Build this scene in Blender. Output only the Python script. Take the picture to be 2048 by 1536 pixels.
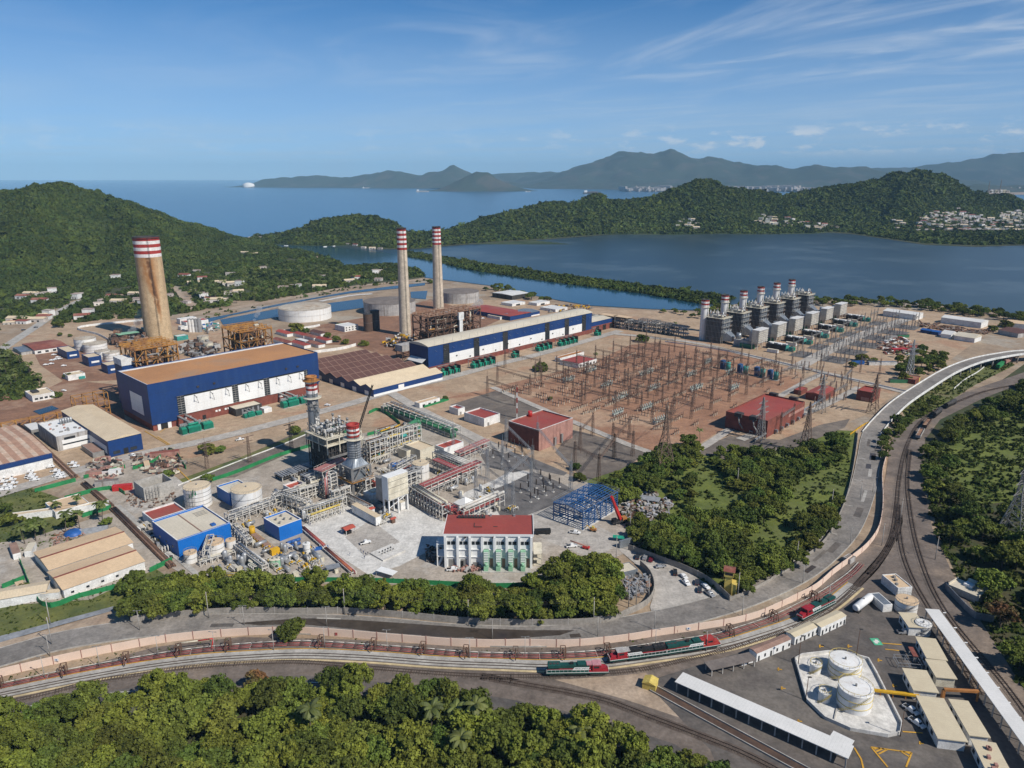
import bpy,math,random
import numpy as np
from mathutils import Vector,Matrix
for _o in list(bpy.data.objects):bpy.data.objects.remove(_o)
SC=bpy.context.scene
COL=SC.collection
R=math.radians
random.seed(7)
# ------------------------------------------------------------------ camera
FPX,HZN,CAMH=1470.0,354.0,170.0 # focal length in pixels of the 2048 wide photo, horizon row, height above the ground
TH=math.atan((768-HZN)/FPX);CT,ST=math.cos(TH),math.sin(TH)
cd=bpy.data.cameras.new('camera');cam=bpy.data.objects.new('camera',cd);COL.objects.link(cam)
cam.location=(0,0,CAMH);cam.rotation_euler=(math.pi/2-TH,0,0)
cd.sensor_width=36;cd.lens=FPX/2048*36;cd.clip_start=1;cd.clip_end=200000
SC.camera=cam
# ------------------------------------------------------------------ light
SUN_EL,SUN_AZ=R(44),R(126.2) # azimuth clockwise from +Y
w=bpy.data.worlds.new('World');SC.world=w;w.use_nodes=True
wn,wl=w.node_tree.nodes,w.node_tree.links
bg=wn['Background'];bg.inputs[1].default_value=0.122
sky=wn.new('ShaderNodeTexSky');sky.sky_type='NISHITA';sky.sun_disc=False
sky.sun_elevation=SUN_EL;sky.sun_rotation=SUN_AZ;sky.altitude=900;sky.air_density=.52;sky.dust_density=0.0;sky.ozone_density=10
def wnode(t,**k):
 n=wn.new(t)
 for a,b in k.items():setattr(n,a,b)
 return n
def wmath(op,a,b=None):
 n=wn.new('ShaderNodeMath');n.operation=op
 for i,x in enumerate((a,b)):
  if x is None:continue
  if isinstance(x,(int,float)):n.inputs[i].default_value=x
  else:wl.new(x,n.inputs[i])
 return n.outputs[0]
def wrange(x,a,b,c,d,smooth=True):
 n=wn.new('ShaderNodeMapRange');n.interpolation_type='SMOOTHSTEP' if smooth else 'LINEAR'
 wl.new(x,n.inputs[0])
 for i,v in enumerate((a,b,c,d)):n.inputs[i+1].default_value=v
 return n.outputs[0]
tc=wnode('ShaderNodeTexCoord');sep=wnode('ShaderNodeSeparateXYZ');wl.new(tc.outputs['Generated'],sep.inputs[0])
dx,dy,dz=sep.outputs
zc=wmath('MAXIMUM',dz,0.02)
u=wmath('DIVIDE',dx,zc);v=wmath('DIVIDE',dy,zc)
az=wmath('ARCTAN2',dx,dy)
# high thin cirrus: streaks on a plane overhead, thicker towards the right
cmb=wnode('ShaderNodeCombineXYZ');wl.new(wmath('ADD',wmath('MULTIPLY',u,.42),wmath('MULTIPLY',v,.30)),cmb.inputs[0]);wl.new(wmath('SUBTRACT',wmath('MULTIPLY',v,.17),wmath('MULTIPLY',u,.20)),cmb.inputs[1])
n1=wnode('ShaderNodeTexNoise');n1.inputs['Scale'].default_value=1.5;n1.inputs['Detail'].default_value=9;n1.inputs['Roughness'].default_value=.55;n1.inputs['Distortion'].default_value=1.5
wl.new(cmb.outputs[0],n1.inputs['Vector'])
cir=wmath('MULTIPLY',wrange(n1.outputs[0],.40,.82,0,1),wrange(az,-.45,.5,.12,.85))
n2=wnode('ShaderNodeTexNoise');n2.inputs['Scale'].default_value=.55;n2.inputs['Detail'].default_value=3;wl.new(cmb.outputs[0],n2.inputs['Vector'])
cir=wmath('MULTIPLY',cir,wrange(n2.outputs[0],.34,.62,.3,1))
# thin veil low down
veil=wmath('MULTIPLY',wrange(dz,0.0,.27,1,0),wrange(n2.outputs[0],.3,.7,.62,.82))
# small cumulus heads over the land at the right
cm2=wnode('ShaderNodeCombineXYZ');wl.new(wmath('MULTIPLY',az,16),cm2.inputs[0]);wl.new(wmath('MULTIPLY',dz,42),cm2.inputs[1])
n3=wnode('ShaderNodeTexNoise');n3.inputs['Scale'].default_value=1.45;n3.inputs['Detail'].default_value=7;n3.inputs['Roughness'].default_value=.6;wl.new(cm2.outputs[0],n3.inputs['Vector'])
band=wmath('MULTIPLY',wrange(dz,.022,.034,0,1),wrange(dz,.046,.068,1,0))
cum=wmath('MULTIPLY',wmath('MULTIPLY',wrange(n3.outputs[0],.50,.66,0,1),band),wrange(az,-.1,.36,.25,1.))
cir=wmath('MULTIPLY',cir,wrange(dz,.04,.15,.12,1));tot=wmath('MINIMUM',wmath('ADD',cir,cum),.92)
mix=wnode('ShaderNodeMixRGB');wl.new(tot,mix.inputs[0]);wl.new(sky.outputs[0],mix.inputs[1]);mix.inputs[2].default_value=(5.6,6.1,6.7,1)
hs=wnode('ShaderNodeHueSaturation');hs.inputs['Saturation'].default_value=1.16;hs.inputs['Hue'].default_value=.49;wl.new(sky.outputs[0],hs.inputs['Color']);vm=wnode('ShaderNodeMixRGB');wl.new(veil,vm.inputs[0]);wl.new(hs.outputs[0],vm.inputs[1]);vm.inputs[2].default_value=(3.5,4.6,5.8,1);wl.new(vm.outputs[0],mix.inputs[1]);wl.new(mix.outputs[0],bg.inputs[0])
sd=bpy.data.lights.new('sun','SUN');sd.energy=4.9;sd.angle=R(.53);sd.color=(1,.945,.86)
so=bpy.data.objects.new('sun',sd);COL.objects.link(so)
so.rotation_euler=(math.pi/2-SUN_EL,0,math.pi-SUN_AZ);so.location=(0,0,400)
SC.view_settings.view_transform='Standard';SC.view_settings.look='None';SC.view_settings.exposure=0;SC.view_settings.gamma=1
SC.cycles.max_bounces=5;SC.cycles.diffuse_bounces=2;SC.cycles.glossy_bounces=2;SC.cycles.transmission_bounces=2;SC.cycles.volume_bounces=0;SC.cycles.transparent_max_bounces=6
SC.cycles.caustics_reflective=False;SC.cycles.caustics_refractive=False
# ------------------------------------------------------------------ photo pixel -> point on the plane z
def ray(x,y):
 a=(x-1024)/FPX;b=(y-768)/FPX
 return Vector((a,CT-b*ST,-ST-b*CT))
def P(x,y,z=0.0):
 d=ray(x,y);t=(z-CAMH)/d.z
 return Vector((d.x*t,d.y*t,z))
def PD(x,y,dist): # point seen at a pixel at forward distance dist
 d=ray(x,y);t=dist/d.y
 return Vector((d.x*t,d.y*t,CAMH+d.z*t))
ROT=R(46.5);E1=Vector((math.cos(ROT),math.sin(ROT),0));E2=Vector((-math.sin(ROT),math.cos(ROT),0))
def AB(p):return p.dot(E1),p.dot(E2) # plant grid coordinates of a world point
def W(a,b,z=0.0):return E1*a+E2*b+Vector((0,0,z))
def rect(z,*px): # grid rectangle round points seen on the plane z
 q=[AB(P(x,y,z))for x,y in px]
 return min(t[0]for t in q),min(t[1]for t in q),max(t[0]for t in q),max(t[1]for t in q)
# ------------------------------------------------------------------ materials
MATS={}
def mat(name,c,c2=None,s=.15,r=.85,metal=0.0,rnd=0.0,lines=None,streak=None,fine=.16,attr=False,bump=0,spec=.35,c3=None,coat=0,grid=None,emit=None):
 m=bpy.data.materials.new(name);m.use_nodes=True;MATS[name]=m
 N,L=m.node_tree.nodes,m.node_tree.links;b=N['Principled BSDF']
 b.inputs['Roughness'].default_value=r;b.inputs['Metallic'].default_value=metal;b.inputs['Specular IOR Level'].default_value=spec
 b.inputs['Coat Weight'].default_value=coat
 geo=N.new('ShaderNodeNewGeometry')
 def noise(scale,detail=5,vec=None,rough=.6):
  n=N.new('ShaderNodeTexNoise');n.inputs['Scale'].default_value=scale;n.inputs['Detail'].default_value=detail;n.inputs['Roughness'].default_value=rough
  L.new(vec or geo.outputs['Position'],n.inputs['Vector']);return n.outputs[0]
 def rng(x,a,bb,c0=0.,d=1.):
  n=N.new('ShaderNodeMapRange');L.new(x,n.inputs[0])
  for i,q in enumerate((a,bb,c0,d)):n.inputs[i+1].default_value=q
  return n.outputs[0]
 def mx(f,a,bb,mode='MIX'):
  n=N.new('ShaderNodeMixRGB');n.blend_type=mode
  for i,q in enumerate((f,a,bb)):
   if isinstance(q,(int,float)):n.inputs[i].default_value=q
   elif isinstance(q,tuple):n.inputs[i].default_value=(*q[:3],1)
   else:L.new(q,n.inputs[i])
  return n.outputs[0]
 def mth(op,a,bb):
  n=N.new('ShaderNodeMath');n.operation=op
  for i,q in enumerate((a,bb)):
   if isinstance(q,(int,float)):n.inputs[i].default_value=q
   else:L.new(q,n.inputs[i])
  return n.outputs[0]
 col=mx(rng(noise(s,6),.38,.62),c,c2 or tuple(x*.8 for x in c))
 if c3:col=mx(rng(noise(s*.27+.003,4,rough=.7),.52,.62),col,c3)
 if attr:
  a=N.new('ShaderNodeAttribute');a.attribute_name='tint'
  col=mx(1.,col,a.outputs['Color'],'MULTIPLY')
 if streak:
  mp=N.new('ShaderNodeMapping');mp.inputs['Scale'].default_value=(1,1,.05);L.new(geo.outputs['Position'],mp.inputs[0])
  col=mx(rng(noise(streak[1],4,mp.outputs[0]),.5,.72,0,streak[2]if len(streak)>2 else .7),col,streak[0])
 if lines or grid:
  t=N.new('ShaderNodeTexCoord');sp=N.new('ShaderNodeSeparateXYZ');L.new(t.outputs['Object'],sp.inputs[0])
  for ax,per,wd,dk in([lines]if lines else[])+(list(grid)if grid else[]):
   f=mth('LESS_THAN',mth('FRACT',mth('DIVIDE',sp.outputs[ax],per),0),wd)
   col=mx(mth('MULTIPLY',f,dk if isinstance(dk,float)else 1.),col,(0.02,.02,.02)if isinstance(dk,float)else dk)
 if fine:
  col=mx(1.,col,mx(rng(noise(max(.9,s*9),3),.3,.7),(1-fine,)*3,(1+fine,)*3),'MULTIPLY')
  if fine>.15:col=mx(1.,col,mx(rng(noise(.21,8,rough=.72),.36,.64),(.80,)*3,(1.16,)*3),'MULTIPLY')
 if rnd:
  oi=N.new('ShaderNodeObjectInfo');h=N.new('ShaderNodeHueSaturation');L.new(col,h.inputs['Color'])
  L.new(rng(oi.outputs['Random'],0,1,1-rnd,1+rnd),h.inputs['Value'])
  L.new(rng(mth('FRACT',mth('MULTIPLY',oi.outputs['Random'],17.3),0),0,1,.5-rnd*.07,.5+rnd*.05),h.inputs['Hue']);col=h.outputs[0]
 L.new(col,b.inputs['Base Color'])
 if bump:
  bm=N.new('ShaderNodeBump');bm.inputs['Strength'].default_value=bump;bm.inputs['Distance'].default_value=.3
  L.new(noise(max(.6,s*6),4),bm.inputs['Height']);L.new(bm.outputs[0],b.inputs['Normal'])
 return m
# ground
mat('soil',(.35,.262,.178),(.26,.19,.13),.035,c3=(.34,.29,.23),bump=.3)
mat('earth_tan',(.42,.325,.24),(.33,.25,.18),.06,c3=(.30,.22,.16),bump=.3)
mat('yard_tan',(.43,.315,.212),(.35,.25,.165),.05,c3=(.37,.23,.145))
mat('yard_red',(.27,.145,.088),(.205,.11,.068),.05,c3=(.33,.215,.145))
mat('terracotta',(.345,.19,.115),(.26,.138,.085),.03,c3=(.40,.265,.175),bump=.2)
mat('gravel_grey',(.155,.145,.14),(.115,.108,.105),.12,bump=.3)
mat('gravel_brown',(.175,.145,.12),(.125,.105,.09),.06,c3=(.215,.18,.145),bump=.3)
mat('site_dust',(.41,.355,.295),(.32,.275,.225),.07,c3=(.42,.39,.35),bump=.2)
mat('concrete',(.44,.405,.36),(.36,.33,.295),.07,grid=((0,6.,.02,.25),(1,6.,.02,.25)))
mat('concrete_light',(.62,.60,.56),(.54,.52,.485),.08,grid=((0,5.,.02,.2),(1,5.,.02,.2)))
mat('concrete_plain',(.42,.40,.365),(.34,.32,.29),.12)
mat('asphalt',(.135,.115,.10),(.088,.08,.075),.045,c3=(.165,.145,.125),r=.9)
mat('road_asphalt',(.235,.215,.195),(.17,.155,.14),.035,c3=(.275,.245,.215),fine=.2)
mat('wet_road',(.055,.042,.033),(.075,.06,.048),.08,r=.35,spec=.5)
mat('path_blue',(.26,.27,.29),(.21,.22,.235),.1)
mat('grass',(.15,.155,.04),(.075,.095,.03),.05,c3=(.17,.15,.07),bump=.5)
mat('grass_lush',(.145,.17,.034),(.09,.118,.025),.06,c3=(.12,.14,.04),bump=.5)
mat('forest_floor',(.05,.065,.022),(.07,.06,.03),.08,c3=(.04,.055,.02),bump=.5)
mat('hill_green',(.036,.056,.014),(.024,.042,.011),.012,c3=(.055,.07,.026),fine=.3)
mat('ballast',(.185,.15,.125),(.13,.105,.088),.06,c3=(.225,.175,.135),bump=.4)
mat('water_sea',(.020,.085,.165),(.024,.095,.18),.002,r=.22,fine=0,spec=.5)
mat('water_lagoon',(.028,.044,.047),(.020,.034,.040),.0035,r=.3,fine=0,spec=.5,c3=(.055,.075,.08))  # paler patches put the wind bands of the water's sheen into the colour
mat('water_channel',(.012,.055,.095),(.010,.048,.085),.004,r=.15,fine=0,spec=.5)
mat('water_canal',(.02,.045,.07),(.018,.038,.06),.01,r=.2,fine=0,spec=.5)
# built things
mat('white_wall',(.74,.735,.71),(.66,.655,.63),.2,streak=((.5,.46,.4),.6,.3))
mat('white_clean',(.78,.78,.765),(.72,.72,.70),.3,r=.6,fine=.05)
mat('white_tank',(.76,.755,.735),(.70,.69,.665),.25,r=.6,streak=((.45,.36,.27),.5,.45),fine=.05)
mat('tank_grey',(.43,.415,.395),(.36,.345,.33),.2,streak=((.16,.12,.09),.5,.8))
mat('tank_roof',(.50,.45,.37),(.40,.34,.27),.15,c3=(.36,.27,.19))
mat('roof_dusty',(.20,.17,.15),(.16,.135,.12),.1)
mat('cream_roof',(.66,.54,.375),(.59,.475,.325),.1,r=.6,lines=(0,1.2,.08,.18),fine=.08)
mat('sand_roof',(.65,.475,.30),(.58,.42,.265),.1,r=.65,lines=(1,1.0,.09,.16),fine=.08)
mat('depot_roof',(.60,.515,.36),(.56,.475,.33),.3,r=.55,lines=(0,1.1,.06,.12),fine=.05)
mat('pale_roof',(.63,.565,.445),(.56,.50,.39),.06,r=.5,lines=(0,1.5,.06,.15),fine=.08)
mat('white_roof',(.70,.685,.655),(.64,.63,.60),.15,r=.5,lines=(0,1.0,.07,.15),fine=.05)
mat('rust_roof',(.47,.235,.10),(.40,.20,.09),.04,r=.75,c3=(.38,.225,.13),fine=.1,lines=(0,2.2,.05,.15))
mat('striped_roof',(.55,.43,.33),(.50,.33,.23),.12,r=.7,lines=(0,6.2,.55,(.40,.24,.165)))
mat('red_roof',(.33,.068,.05),(.285,.06,.046),.1,r=.6,fine=.1,c3=(.30,.085,.06))
mat('red_roof_bright',(.42,.085,.055),(.37,.075,.05),.2,r=.55,fine=.08)
mat('brown_roof',(.125,.062,.05),(.105,.052,.043),.15,r=.75,fine=.15)
mat('seam_tan',(.30,.19,.15),(.27,.17,.13),.3)
mat('tile_red',(.26,.085,.06),(.20,.065,.05),.12,c3=(.29,.13,.09))
mat('brick',(.22,.068,.048),(.18,.056,.042),.25,lines=(2,.8,.12,.25))
mat('brick_pale',(.40,.215,.175),(.35,.185,.15),.2,streak=((.15,.08,.06),.5,.7))
mat('blue_navy',(.008,.042,.165),(.009,.038,.14),.1,r=.5,lines=(0,1.1,.1,.25),fine=.1,grid=((2,6.6,.03,.35),),streak=((.03,.07,.17),.35,.4))
mat('blue_bright',(.008,.15,.52),(.008,.13,.46),.1,r=.5,lines=(0,1.0,.08,.2),fine=.06)
mat('blue_steel',(.035,.105,.26),(.03,.09,.22),.3,r=.5)
mat('white_panel',(.80,.80,.78),(.75,.75,.73),.12,r=.5,fine=.06,lines=(0,1.1,.06,.16),grid=((2,4.4,.025,.25),),streak=((.58,.54,.49),.3,.4))
mat('glass_dark',(.02,.025,.03),(.03,.035,.04),.5,r=.15,spec=.5)
mat('dark_steel',(.055,.05,.048),(.04,.037,.036),.4,r=.7)
mat('black',(.015,.015,.015),(.02,.02,.02),.5,r=.6)
mat('steel_grey',(.30,.29,.275),(.24,.232,.22),.3,r=.55,metal=.2)
mat('duct_grey',(.275,.30,.325),(.235,.26,.285),.25,r=.4,metal=.45)
mat('galvanised',(.40,.41,.42),(.33,.34,.35),.3,r=.45,metal=.4)
mat('rack_white',(.60,.585,.545),(.52,.50,.46),.3,r=.6,streak=((.36,.25,.16),.7,.5))
mat('rack_cream',(.62,.575,.46),(.54,.49,.38),.3,r=.6)
mat('rust_steel',(.155,.088,.058),(.115,.066,.046),.3,r=.85)
mat('lattice_rust',(.20,.135,.10),(.15,.10,.075),.3,r=.8)
mat('ochre_steel',(.42,.215,.055),(.33,.15,.04),.15,r=.8,c3=(.19,.095,.05))
mat('boiler_rust',(.27,.145,.085),(.19,.10,.062),.12,r=.85,streak=((.45,.39,.33),.4,.8))
mat('boiler_dark',(.10,.06,.042),(.07,.045,.034),.2,r=.9)
mat('chimney_tan',(.50,.37,.225),(.45,.33,.20),.05,r=.85,streak=((.34,.18,.08),.16,.6))
mat('chimney_grey',(.56,.475,.37),(.49,.415,.32),.06,r=.85,streak=((.30,.24,.18),.3,.5))
mat('band_red',(.36,.038,.03),(.31,.034,.028),.3,r=.6)
mat('band_white',(.74,.71,.69),(.68,.65,.63),.3,r=.6)
mat('transformer_green',(.02,.27,.175),(.018,.22,.145),.4,r=.5)
mat('teal',(.05,.30,.26),(.04,.24,.21),.4,r=.5)
mat('pale_green',(.27,.50,.33),(.23,.43,.28),.5,r=.55)
mat('pipe_green',(.05,.20,.10),(.042,.165,.082),.3,r=.5)
mat('fence_green',(.022,.22,.075),(.018,.18,.06),.2,r=.7)
mat('pipe_red',(.36,.085,.08),(.29,.07,.065),.3,r=.55)
mat('pipe_pink',(.42,.19,.17),(.36,.15,.14),.3,r=.6)
mat('yellow',(.62,.36,.02),(.55,.31,.018),.3,r=.55)
mat('yellow_pale',(.60,.46,.12),(.54,.41,.10),.3,r=.6)
mat('orange',(.42,.18,.055),(.35,.15,.045),.3,r=.6)
mat('red_paint',(.50,.035,.03),(.44,.03,.028),.3,r=.45)
mat('tarp_blue',(.025,.11,.36),(.02,.085,.28),.5,r=.5)
mat('peach_wall',(.74,.575,.465),(.69,.53,.425),.2,fine=.05)
mat('block_wall',(.34,.31,.27),(.28,.255,.225),.15,lines=(2,.6,.1,.2),streak=((.2,.18,.15),.5,.4))
mat('kerb_yellow',(.58,.46,.27),(.50,.40,.23),.3)
mat('mark_white',(.68,.66,.62),(.55,.53,.5),.8)
mat('mark_yellow',(.60,.33,.04),(.52,.28,.035),.6)
mat('mark_green',(.09,.42,.24),(.08,.38,.21),.6)
mat('rail_steel',(.10,.072,.056),(.08,.058,.046),.5,r=.6)
mat('sleeper',(.085,.062,.05),(.12,.095,.078),.4)
mat('wood',(.22,.13,.08),(.17,.10,.06),.5)
mat('bark',(.12,.095,.075),(.09,.07,.055),1.)
mat('pole_concrete',(.42,.40,.37),(.36,.34,.31),.6)
mat('porcelain',(.20,.12,.09),(.16,.095,.07),1.,r=.35)
mat('insulator_dark',(.05,.04,.038),(.04,.032,.03),1.,r=.35)
mat('breaker_pale',(.40,.46,.42),(.33,.38,.35),1.,r=.5)
mat('loco_red',(.33,.022,.032),(.29,.02,.028),.4,r=.45)
mat('loco_red_bright',(.38,.045,.038),(.33,.04,.034),.4,r=.45)
mat('loco_green',(.016,.075,.062),(.013,.062,.052),.4,r=.4)
mat('loco_roof_pink',(.52,.25,.27),(.46,.21,.23),.4,r=.6)
mat('tyre',(.018,.018,.018),(.025,.025,.025),1.,r=.85)
mat('car_white',(.78,.78,.77),(.75,.75,.74),.5,r=.3,fine=0,coat=.4)
mat('car_dark',(.03,.032,.038),(.035,.037,.042),.5,r=.3,fine=0,coat=.4,rnd=.35)
mat('car_silver',(.42,.43,.44),(.40,.41,.42),.5,r=.3,metal=.4,fine=0,coat=.4)
mat('car_red',(.16,.012,.025),(.14,.01,.02),.5,r=.3,fine=0,coat=.4)
mat('skin',(.30,.17,.11),(.27,.15,.10),3.)
mat('cloth_blue',(.03,.06,.16),(.025,.05,.13),3.)
mat('scrap',(.33,.30,.27),(.16,.13,.11),.9,c3=(.28,.13,.07),r=.7,fine=.3)
mat('scrap_white',(.46,.46,.48),(.26,.27,.30),.9,r=.5,fine=.3)
mat('town_wall',(.62,.58,.53),(.50,.45,.40),.03,rnd=.25)
mat('town_roof',(.48,.41,.36),(.38,.28,.23),.03,rnd=.35)
mat('leaf',(.122,.142,.021),(.086,.106,.018),.09,r=.75,attr=True,rnd=.36,fine=0,spec=.2)
mat('leaf_dark',(.096,.126,.020),(.068,.098,.017),.09,r=.75,attr=True,rnd=.36,fine=0,spec=.2)
mat('leaf_bright',(.158,.180,.024),(.112,.136,.02),.09,r=.75,attr=True,rnd=.2,fine=0,spec=.2)
mat('leaf_palm',(.11,.13,.03),(.08,.10,.025),.2,r=.6,attr=True,rnd=.2,fine=0,spec=.3)
mat('leaf_rust',(.16,.075,.03),(.10,.085,.03),.15,r=.75,attr=True,rnd=.2,fine=0,spec=.2)
mat('twig_grey',(.30,.28,.27),(.22,.20,.19),.5)
mat('far_canopy',(.064,.085,.015),(.043,.062,.012),.012,r=.85,attr=True,fine=0,spec=.15,c3=(.066,.088,.02))
mat('far_rock',(.035,.05,.035),(.026,.04,.028),.0012,c3=(.06,.06,.048),fine=.2)
mat('smoke',(.8,.8,.8));mat('weathered_pipe',(.36,.17,.15),(.28,.13,.115),.3)
def stain_nodes(m,zt): # rust that ran down the shaft: wide and orange at the top, a narrow dark core below
 N,L=m.node_tree.nodes,m.node_tree.links;b=N['Principled BSDF'];old=b.inputs['Base Color'].links[0].from_socket
 t=N.new('ShaderNodeTexCoord');sp=N.new('ShaderNodeSeparateXYZ');L.new(t.outputs['Object'],sp.inputs[0])
 def M(op,a,c=None):
  n=N.new('ShaderNodeMath');n.operation=op
  for i,q in enumerate((a,c)):
   if q is None:continue
   if isinstance(q,(int,float)):n.inputs[i].default_value=q
   else:L.new(q,n.inputs[i])
  return n.outputs[0]
 def G(x,a,c,d,e):
  n=N.new('ShaderNodeMapRange');n.interpolation_type='SMOOTHSTEP';L.new(x,n.inputs[0])
  for i,q in enumerate((a,c,d,e)):n.inputs[i+1].default_value=q
  return n.outputs[0]
 zf=M('DIVIDE',sp.outputs[2],zt);ns=N.new('ShaderNodeTexNoise');ns.inputs['Scale'].default_value=.22;ns.inputs['Detail'].default_value=7;L.new(t.outputs['Object'],ns.inputs['Vector'])
 ang=M('ADD',M('ARCTAN2',sp.outputs[0],M('MULTIPLY',sp.outputs[1],-1.)),M('MULTIPLY',M('SUBTRACT',ns.outputs[0],.5),.34))
 for col,w0,w1,c0,c1,lo,amt in(((.33,.155,.055),.10,.95,.78,.32,.12,.95),((.11,.05,.022),.07,.26,.78,.42,.22,.9)):
  d=M('ABSOLUTE',M('SUBTRACT',ang,G(zf,.2,.8,c0,c1)));k=M('SUBTRACT',1.,M('DIVIDE',d,G(zf,.15,.82,w0,w1)))
  k=M('MULTIPLY',M('MULTIPLY',G(k,0,.75,0,amt),G(zf,lo,lo+.2,0,1)),G(ns.outputs[0],.25,.55,.45,1))
  n=N.new('ShaderNodeMixRGB');L.new(k,n.inputs[0]);L.new(old,n.inputs[1]);n.inputs[2].default_value=(*col,1);old=n.outputs[0]
 L.new(old,b.inputs['Base Color'])
stain_nodes(MATS['chimney_tan'],108.)
# ------------------------------------------------------------------ mesh builder
class MB:
 def __init__(s):s.v=[];s.f=[];s.m=[];s.s=[]
 def face(s,idx,m=0,sm=False):s.f.append(idx);s.m.append(m);s.s.append(sm)
 def add(s,vs,fs,m=0,sm=False):
  o=len(s.v);s.v+=[tuple(q)for q in vs]
  for f in fs:s.face([i+o for i in f],m,sm)
 def box(s,x0,y0,z0,x1,y1,z1,m=0,top=None,bot=True):
  vs=[(x0,y0,z0),(x1,y0,z0),(x1,y1,z0),(x0,y1,z0),(x0,y0,z1),(x1,y0,z1),(x1,y1,z1),(x0,y1,z1)]
  s.add(vs,[(0,1,5,4),(1,2,6,5),(2,3,7,6),(3,0,4,7)],m);o=len(s.v)-8
  s.face([o+4,o+5,o+6,o+7],m if top is None else top)
  if bot:s.face([o+3,o+2,o+1,o],m)
 def bar(s,p,q,w=.2,h=None,m=0):
  p,q=Vector(p),Vector(q);d=q-p
  if d.length<1e-6:return
  d.normalize();up=Vector((0,0,1))if abs(d.z)<.95 else Vector((1,0,0))
  a=d.cross(up).normalized()*(w/2);b=a.normalized().cross(d)*((h or w)/2)
  s.add([p-a-b,p+a-b,p+a+b,p-a+b,q-a-b,q+a-b,q+a+b,q-a+b],[(0,1,5,4),(1,2,6,5),(2,3,7,6),(3,0,4,7),(4,5,6,7),(3,2,1,0)],m)
 def cyl(s,p,q,r,n=10,m=0,r2=None,cap=True,mc=None):
  p,q=Vector(p),Vector(q);d=(q-p).normalized();up=Vector((0,0,1))if abs(d.z)<.95 else Vector((1,0,0))
  a=d.cross(up).normalized();b=d.cross(a);r2=r if r2 is None else r2;o=len(s.v)
  for c,rr in((p,r),(q,r2)):
   for i in range(n):
    t=2*math.pi*i/n;s.v.append(tuple(c+a*(rr*math.cos(t))+b*(rr*math.sin(t))))
  for i in range(n):
   j=(i+1)%n;s.face([o+i,o+n+i,o+n+j,o+j],m,True)
  if cap:s.face([o+i for i in range(n)],m if mc is None else mc);s.face([o+n+n-1-i for i in range(n)],m if mc is None else mc)
 def lathe(s,cx,cy,prof,n=24,ms=0,sm=True):
  o=len(s.v)
  for r,z in prof:
   for i in range(n):
    t=2*math.pi*i/n;s.v.append((cx+r*math.cos(t),cy+r*math.sin(t),z))
  for k in range(len(prof)-1):
   for i in range(n):
    j=(i+1)%n;s.face([o+k*n+i,o+k*n+j,o+(k+1)*n+j,o+(k+1)*n+i],ms[k]if isinstance(ms,(list,tuple))else ms,sm)
 def pipe(s,pts,r,n=7,m=0):
  for a,b in zip(pts[:-1],pts[1:]):s.cyl(a,b,r,n,m)
 def prism(s,pts,z0,z1,m=0,top=None):
  n=len(pts);A=sum(pts[i][0]*pts[(i+1)%n][1]-pts[(i+1)%n][0]*pts[i][1]for i in range(n))
  if A<0:pts=pts[::-1]
  o=len(s.v);s.v+=[(p[0],p[1],z0)for p in pts]+[(p[0],p[1],z1)for p in pts]
  for i in range(n):
   j=(i+1)%n;s.face([o+i,o+j,o+n+j,o+n+i],m)
  s.face([o+n+i for i in range(n)],m if top is None else top);s.face([o+n-1-i for i in range(n)],m)
 def flat(s,pts,z=None,m=0):
  q=[(p[0],p[1],p[2]if z is None else z)for p in pts]
  A=sum(q[i][0]*q[(i+1)%len(q)][1]-q[(i+1)%len(q)][0]*q[i][1]for i in range(len(q)))
  if A<0:q=q[::-1]
  s.add(q,[list(range(len(q)))],m)
 def gable(s,x0,y0,x1,y1,z0,z1,m=0,mw=None,axis=0,over=0.): # pitched roof, ridge along axis
  if axis==0:
   ym=(y0+y1)/2;v=[(x0-over,y0-over,z0),(x1+over,y0-over,z0),(x1+over,y1+over,z0),(x0-over,y1+over,z0),(x0-over,ym,z1),(x1+over,ym,z1)]
  else:
   xm=(x0+x1)/2;v=[(x1+over,y0-over,z0),(x1+over,y1+over,z0),(x0-over,y1+over,z0),(x0-over,y0-over,z0),(xm,y0-over,z1),(xm,y1+over,z1)]
  o=len(s.v);s.v+=v
  s.face([o,o+1,o+5,o+4],m);s.face([o+2,o+3,o+4,o+5],m)
  s.face([o+1,o+2,o+5],m if mw is None else mw);s.face([o+3,o,o+4],m if mw is None else mw);s.face([o+3,o+2,o+1,o],m)
 def lattice(s,p,q,w0,w1,n,t=.12,m=0,flat=False): # four chords with zigzag lacing between p and q
  p,q=Vector(p),Vector(q);d=(q-p);L=d.length;d.normalize();up=Vector((0,0,1))if abs(d.z)<.9 else Vector((1,0,0))
  a=d.cross(up).normalized();b=a.cross(d)
  def c(k,i):
   f=k/n;wv=(w0+(w1-w0)*f)/2;sx,sy=((-1,-1),(1,-1),(1,1),(-1,1))[i]
   return p+d*(L*f)+a*(sx*wv)+b*(sy*wv)
  for i in range(4):s.bar(c(0,i),c(n,i),t*1.5,m=m)
  for k in range(n):
   for i in range(4):
    j=(i+1)%4
    s.bar(c(k,i),c(k+1,j)if k%2 else c(k+1,j),t,m=m)
    if k:s.bar(c(k,i),c(k,j),t,m=m)
 def build(s,name,mats,parent=None,loc=None,label=None,cat=None,group=None,kind=None,rz=0.):
  me=bpy.data.meshes.new(name);me.from_pydata(s.v,[],s.f)
  mats=mats if isinstance(mats,(list,tuple))else[mats]
  for q in mats:me.materials.append(MATS[q]if isinstance(q,str)else q)
  if me.polygons:
   me.polygons.foreach_set('material_index',s.m);me.polygons.foreach_set('use_smooth',s.s)
  o=bpy.data.objects.new(name,me);COL.objects.link(o)
  if parent:o.parent=parent
  if loc is not None:o.location=loc
  if rz:o.rotation_euler=(0,0,rz)
  return tag(o,label,cat,group,kind)
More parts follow.
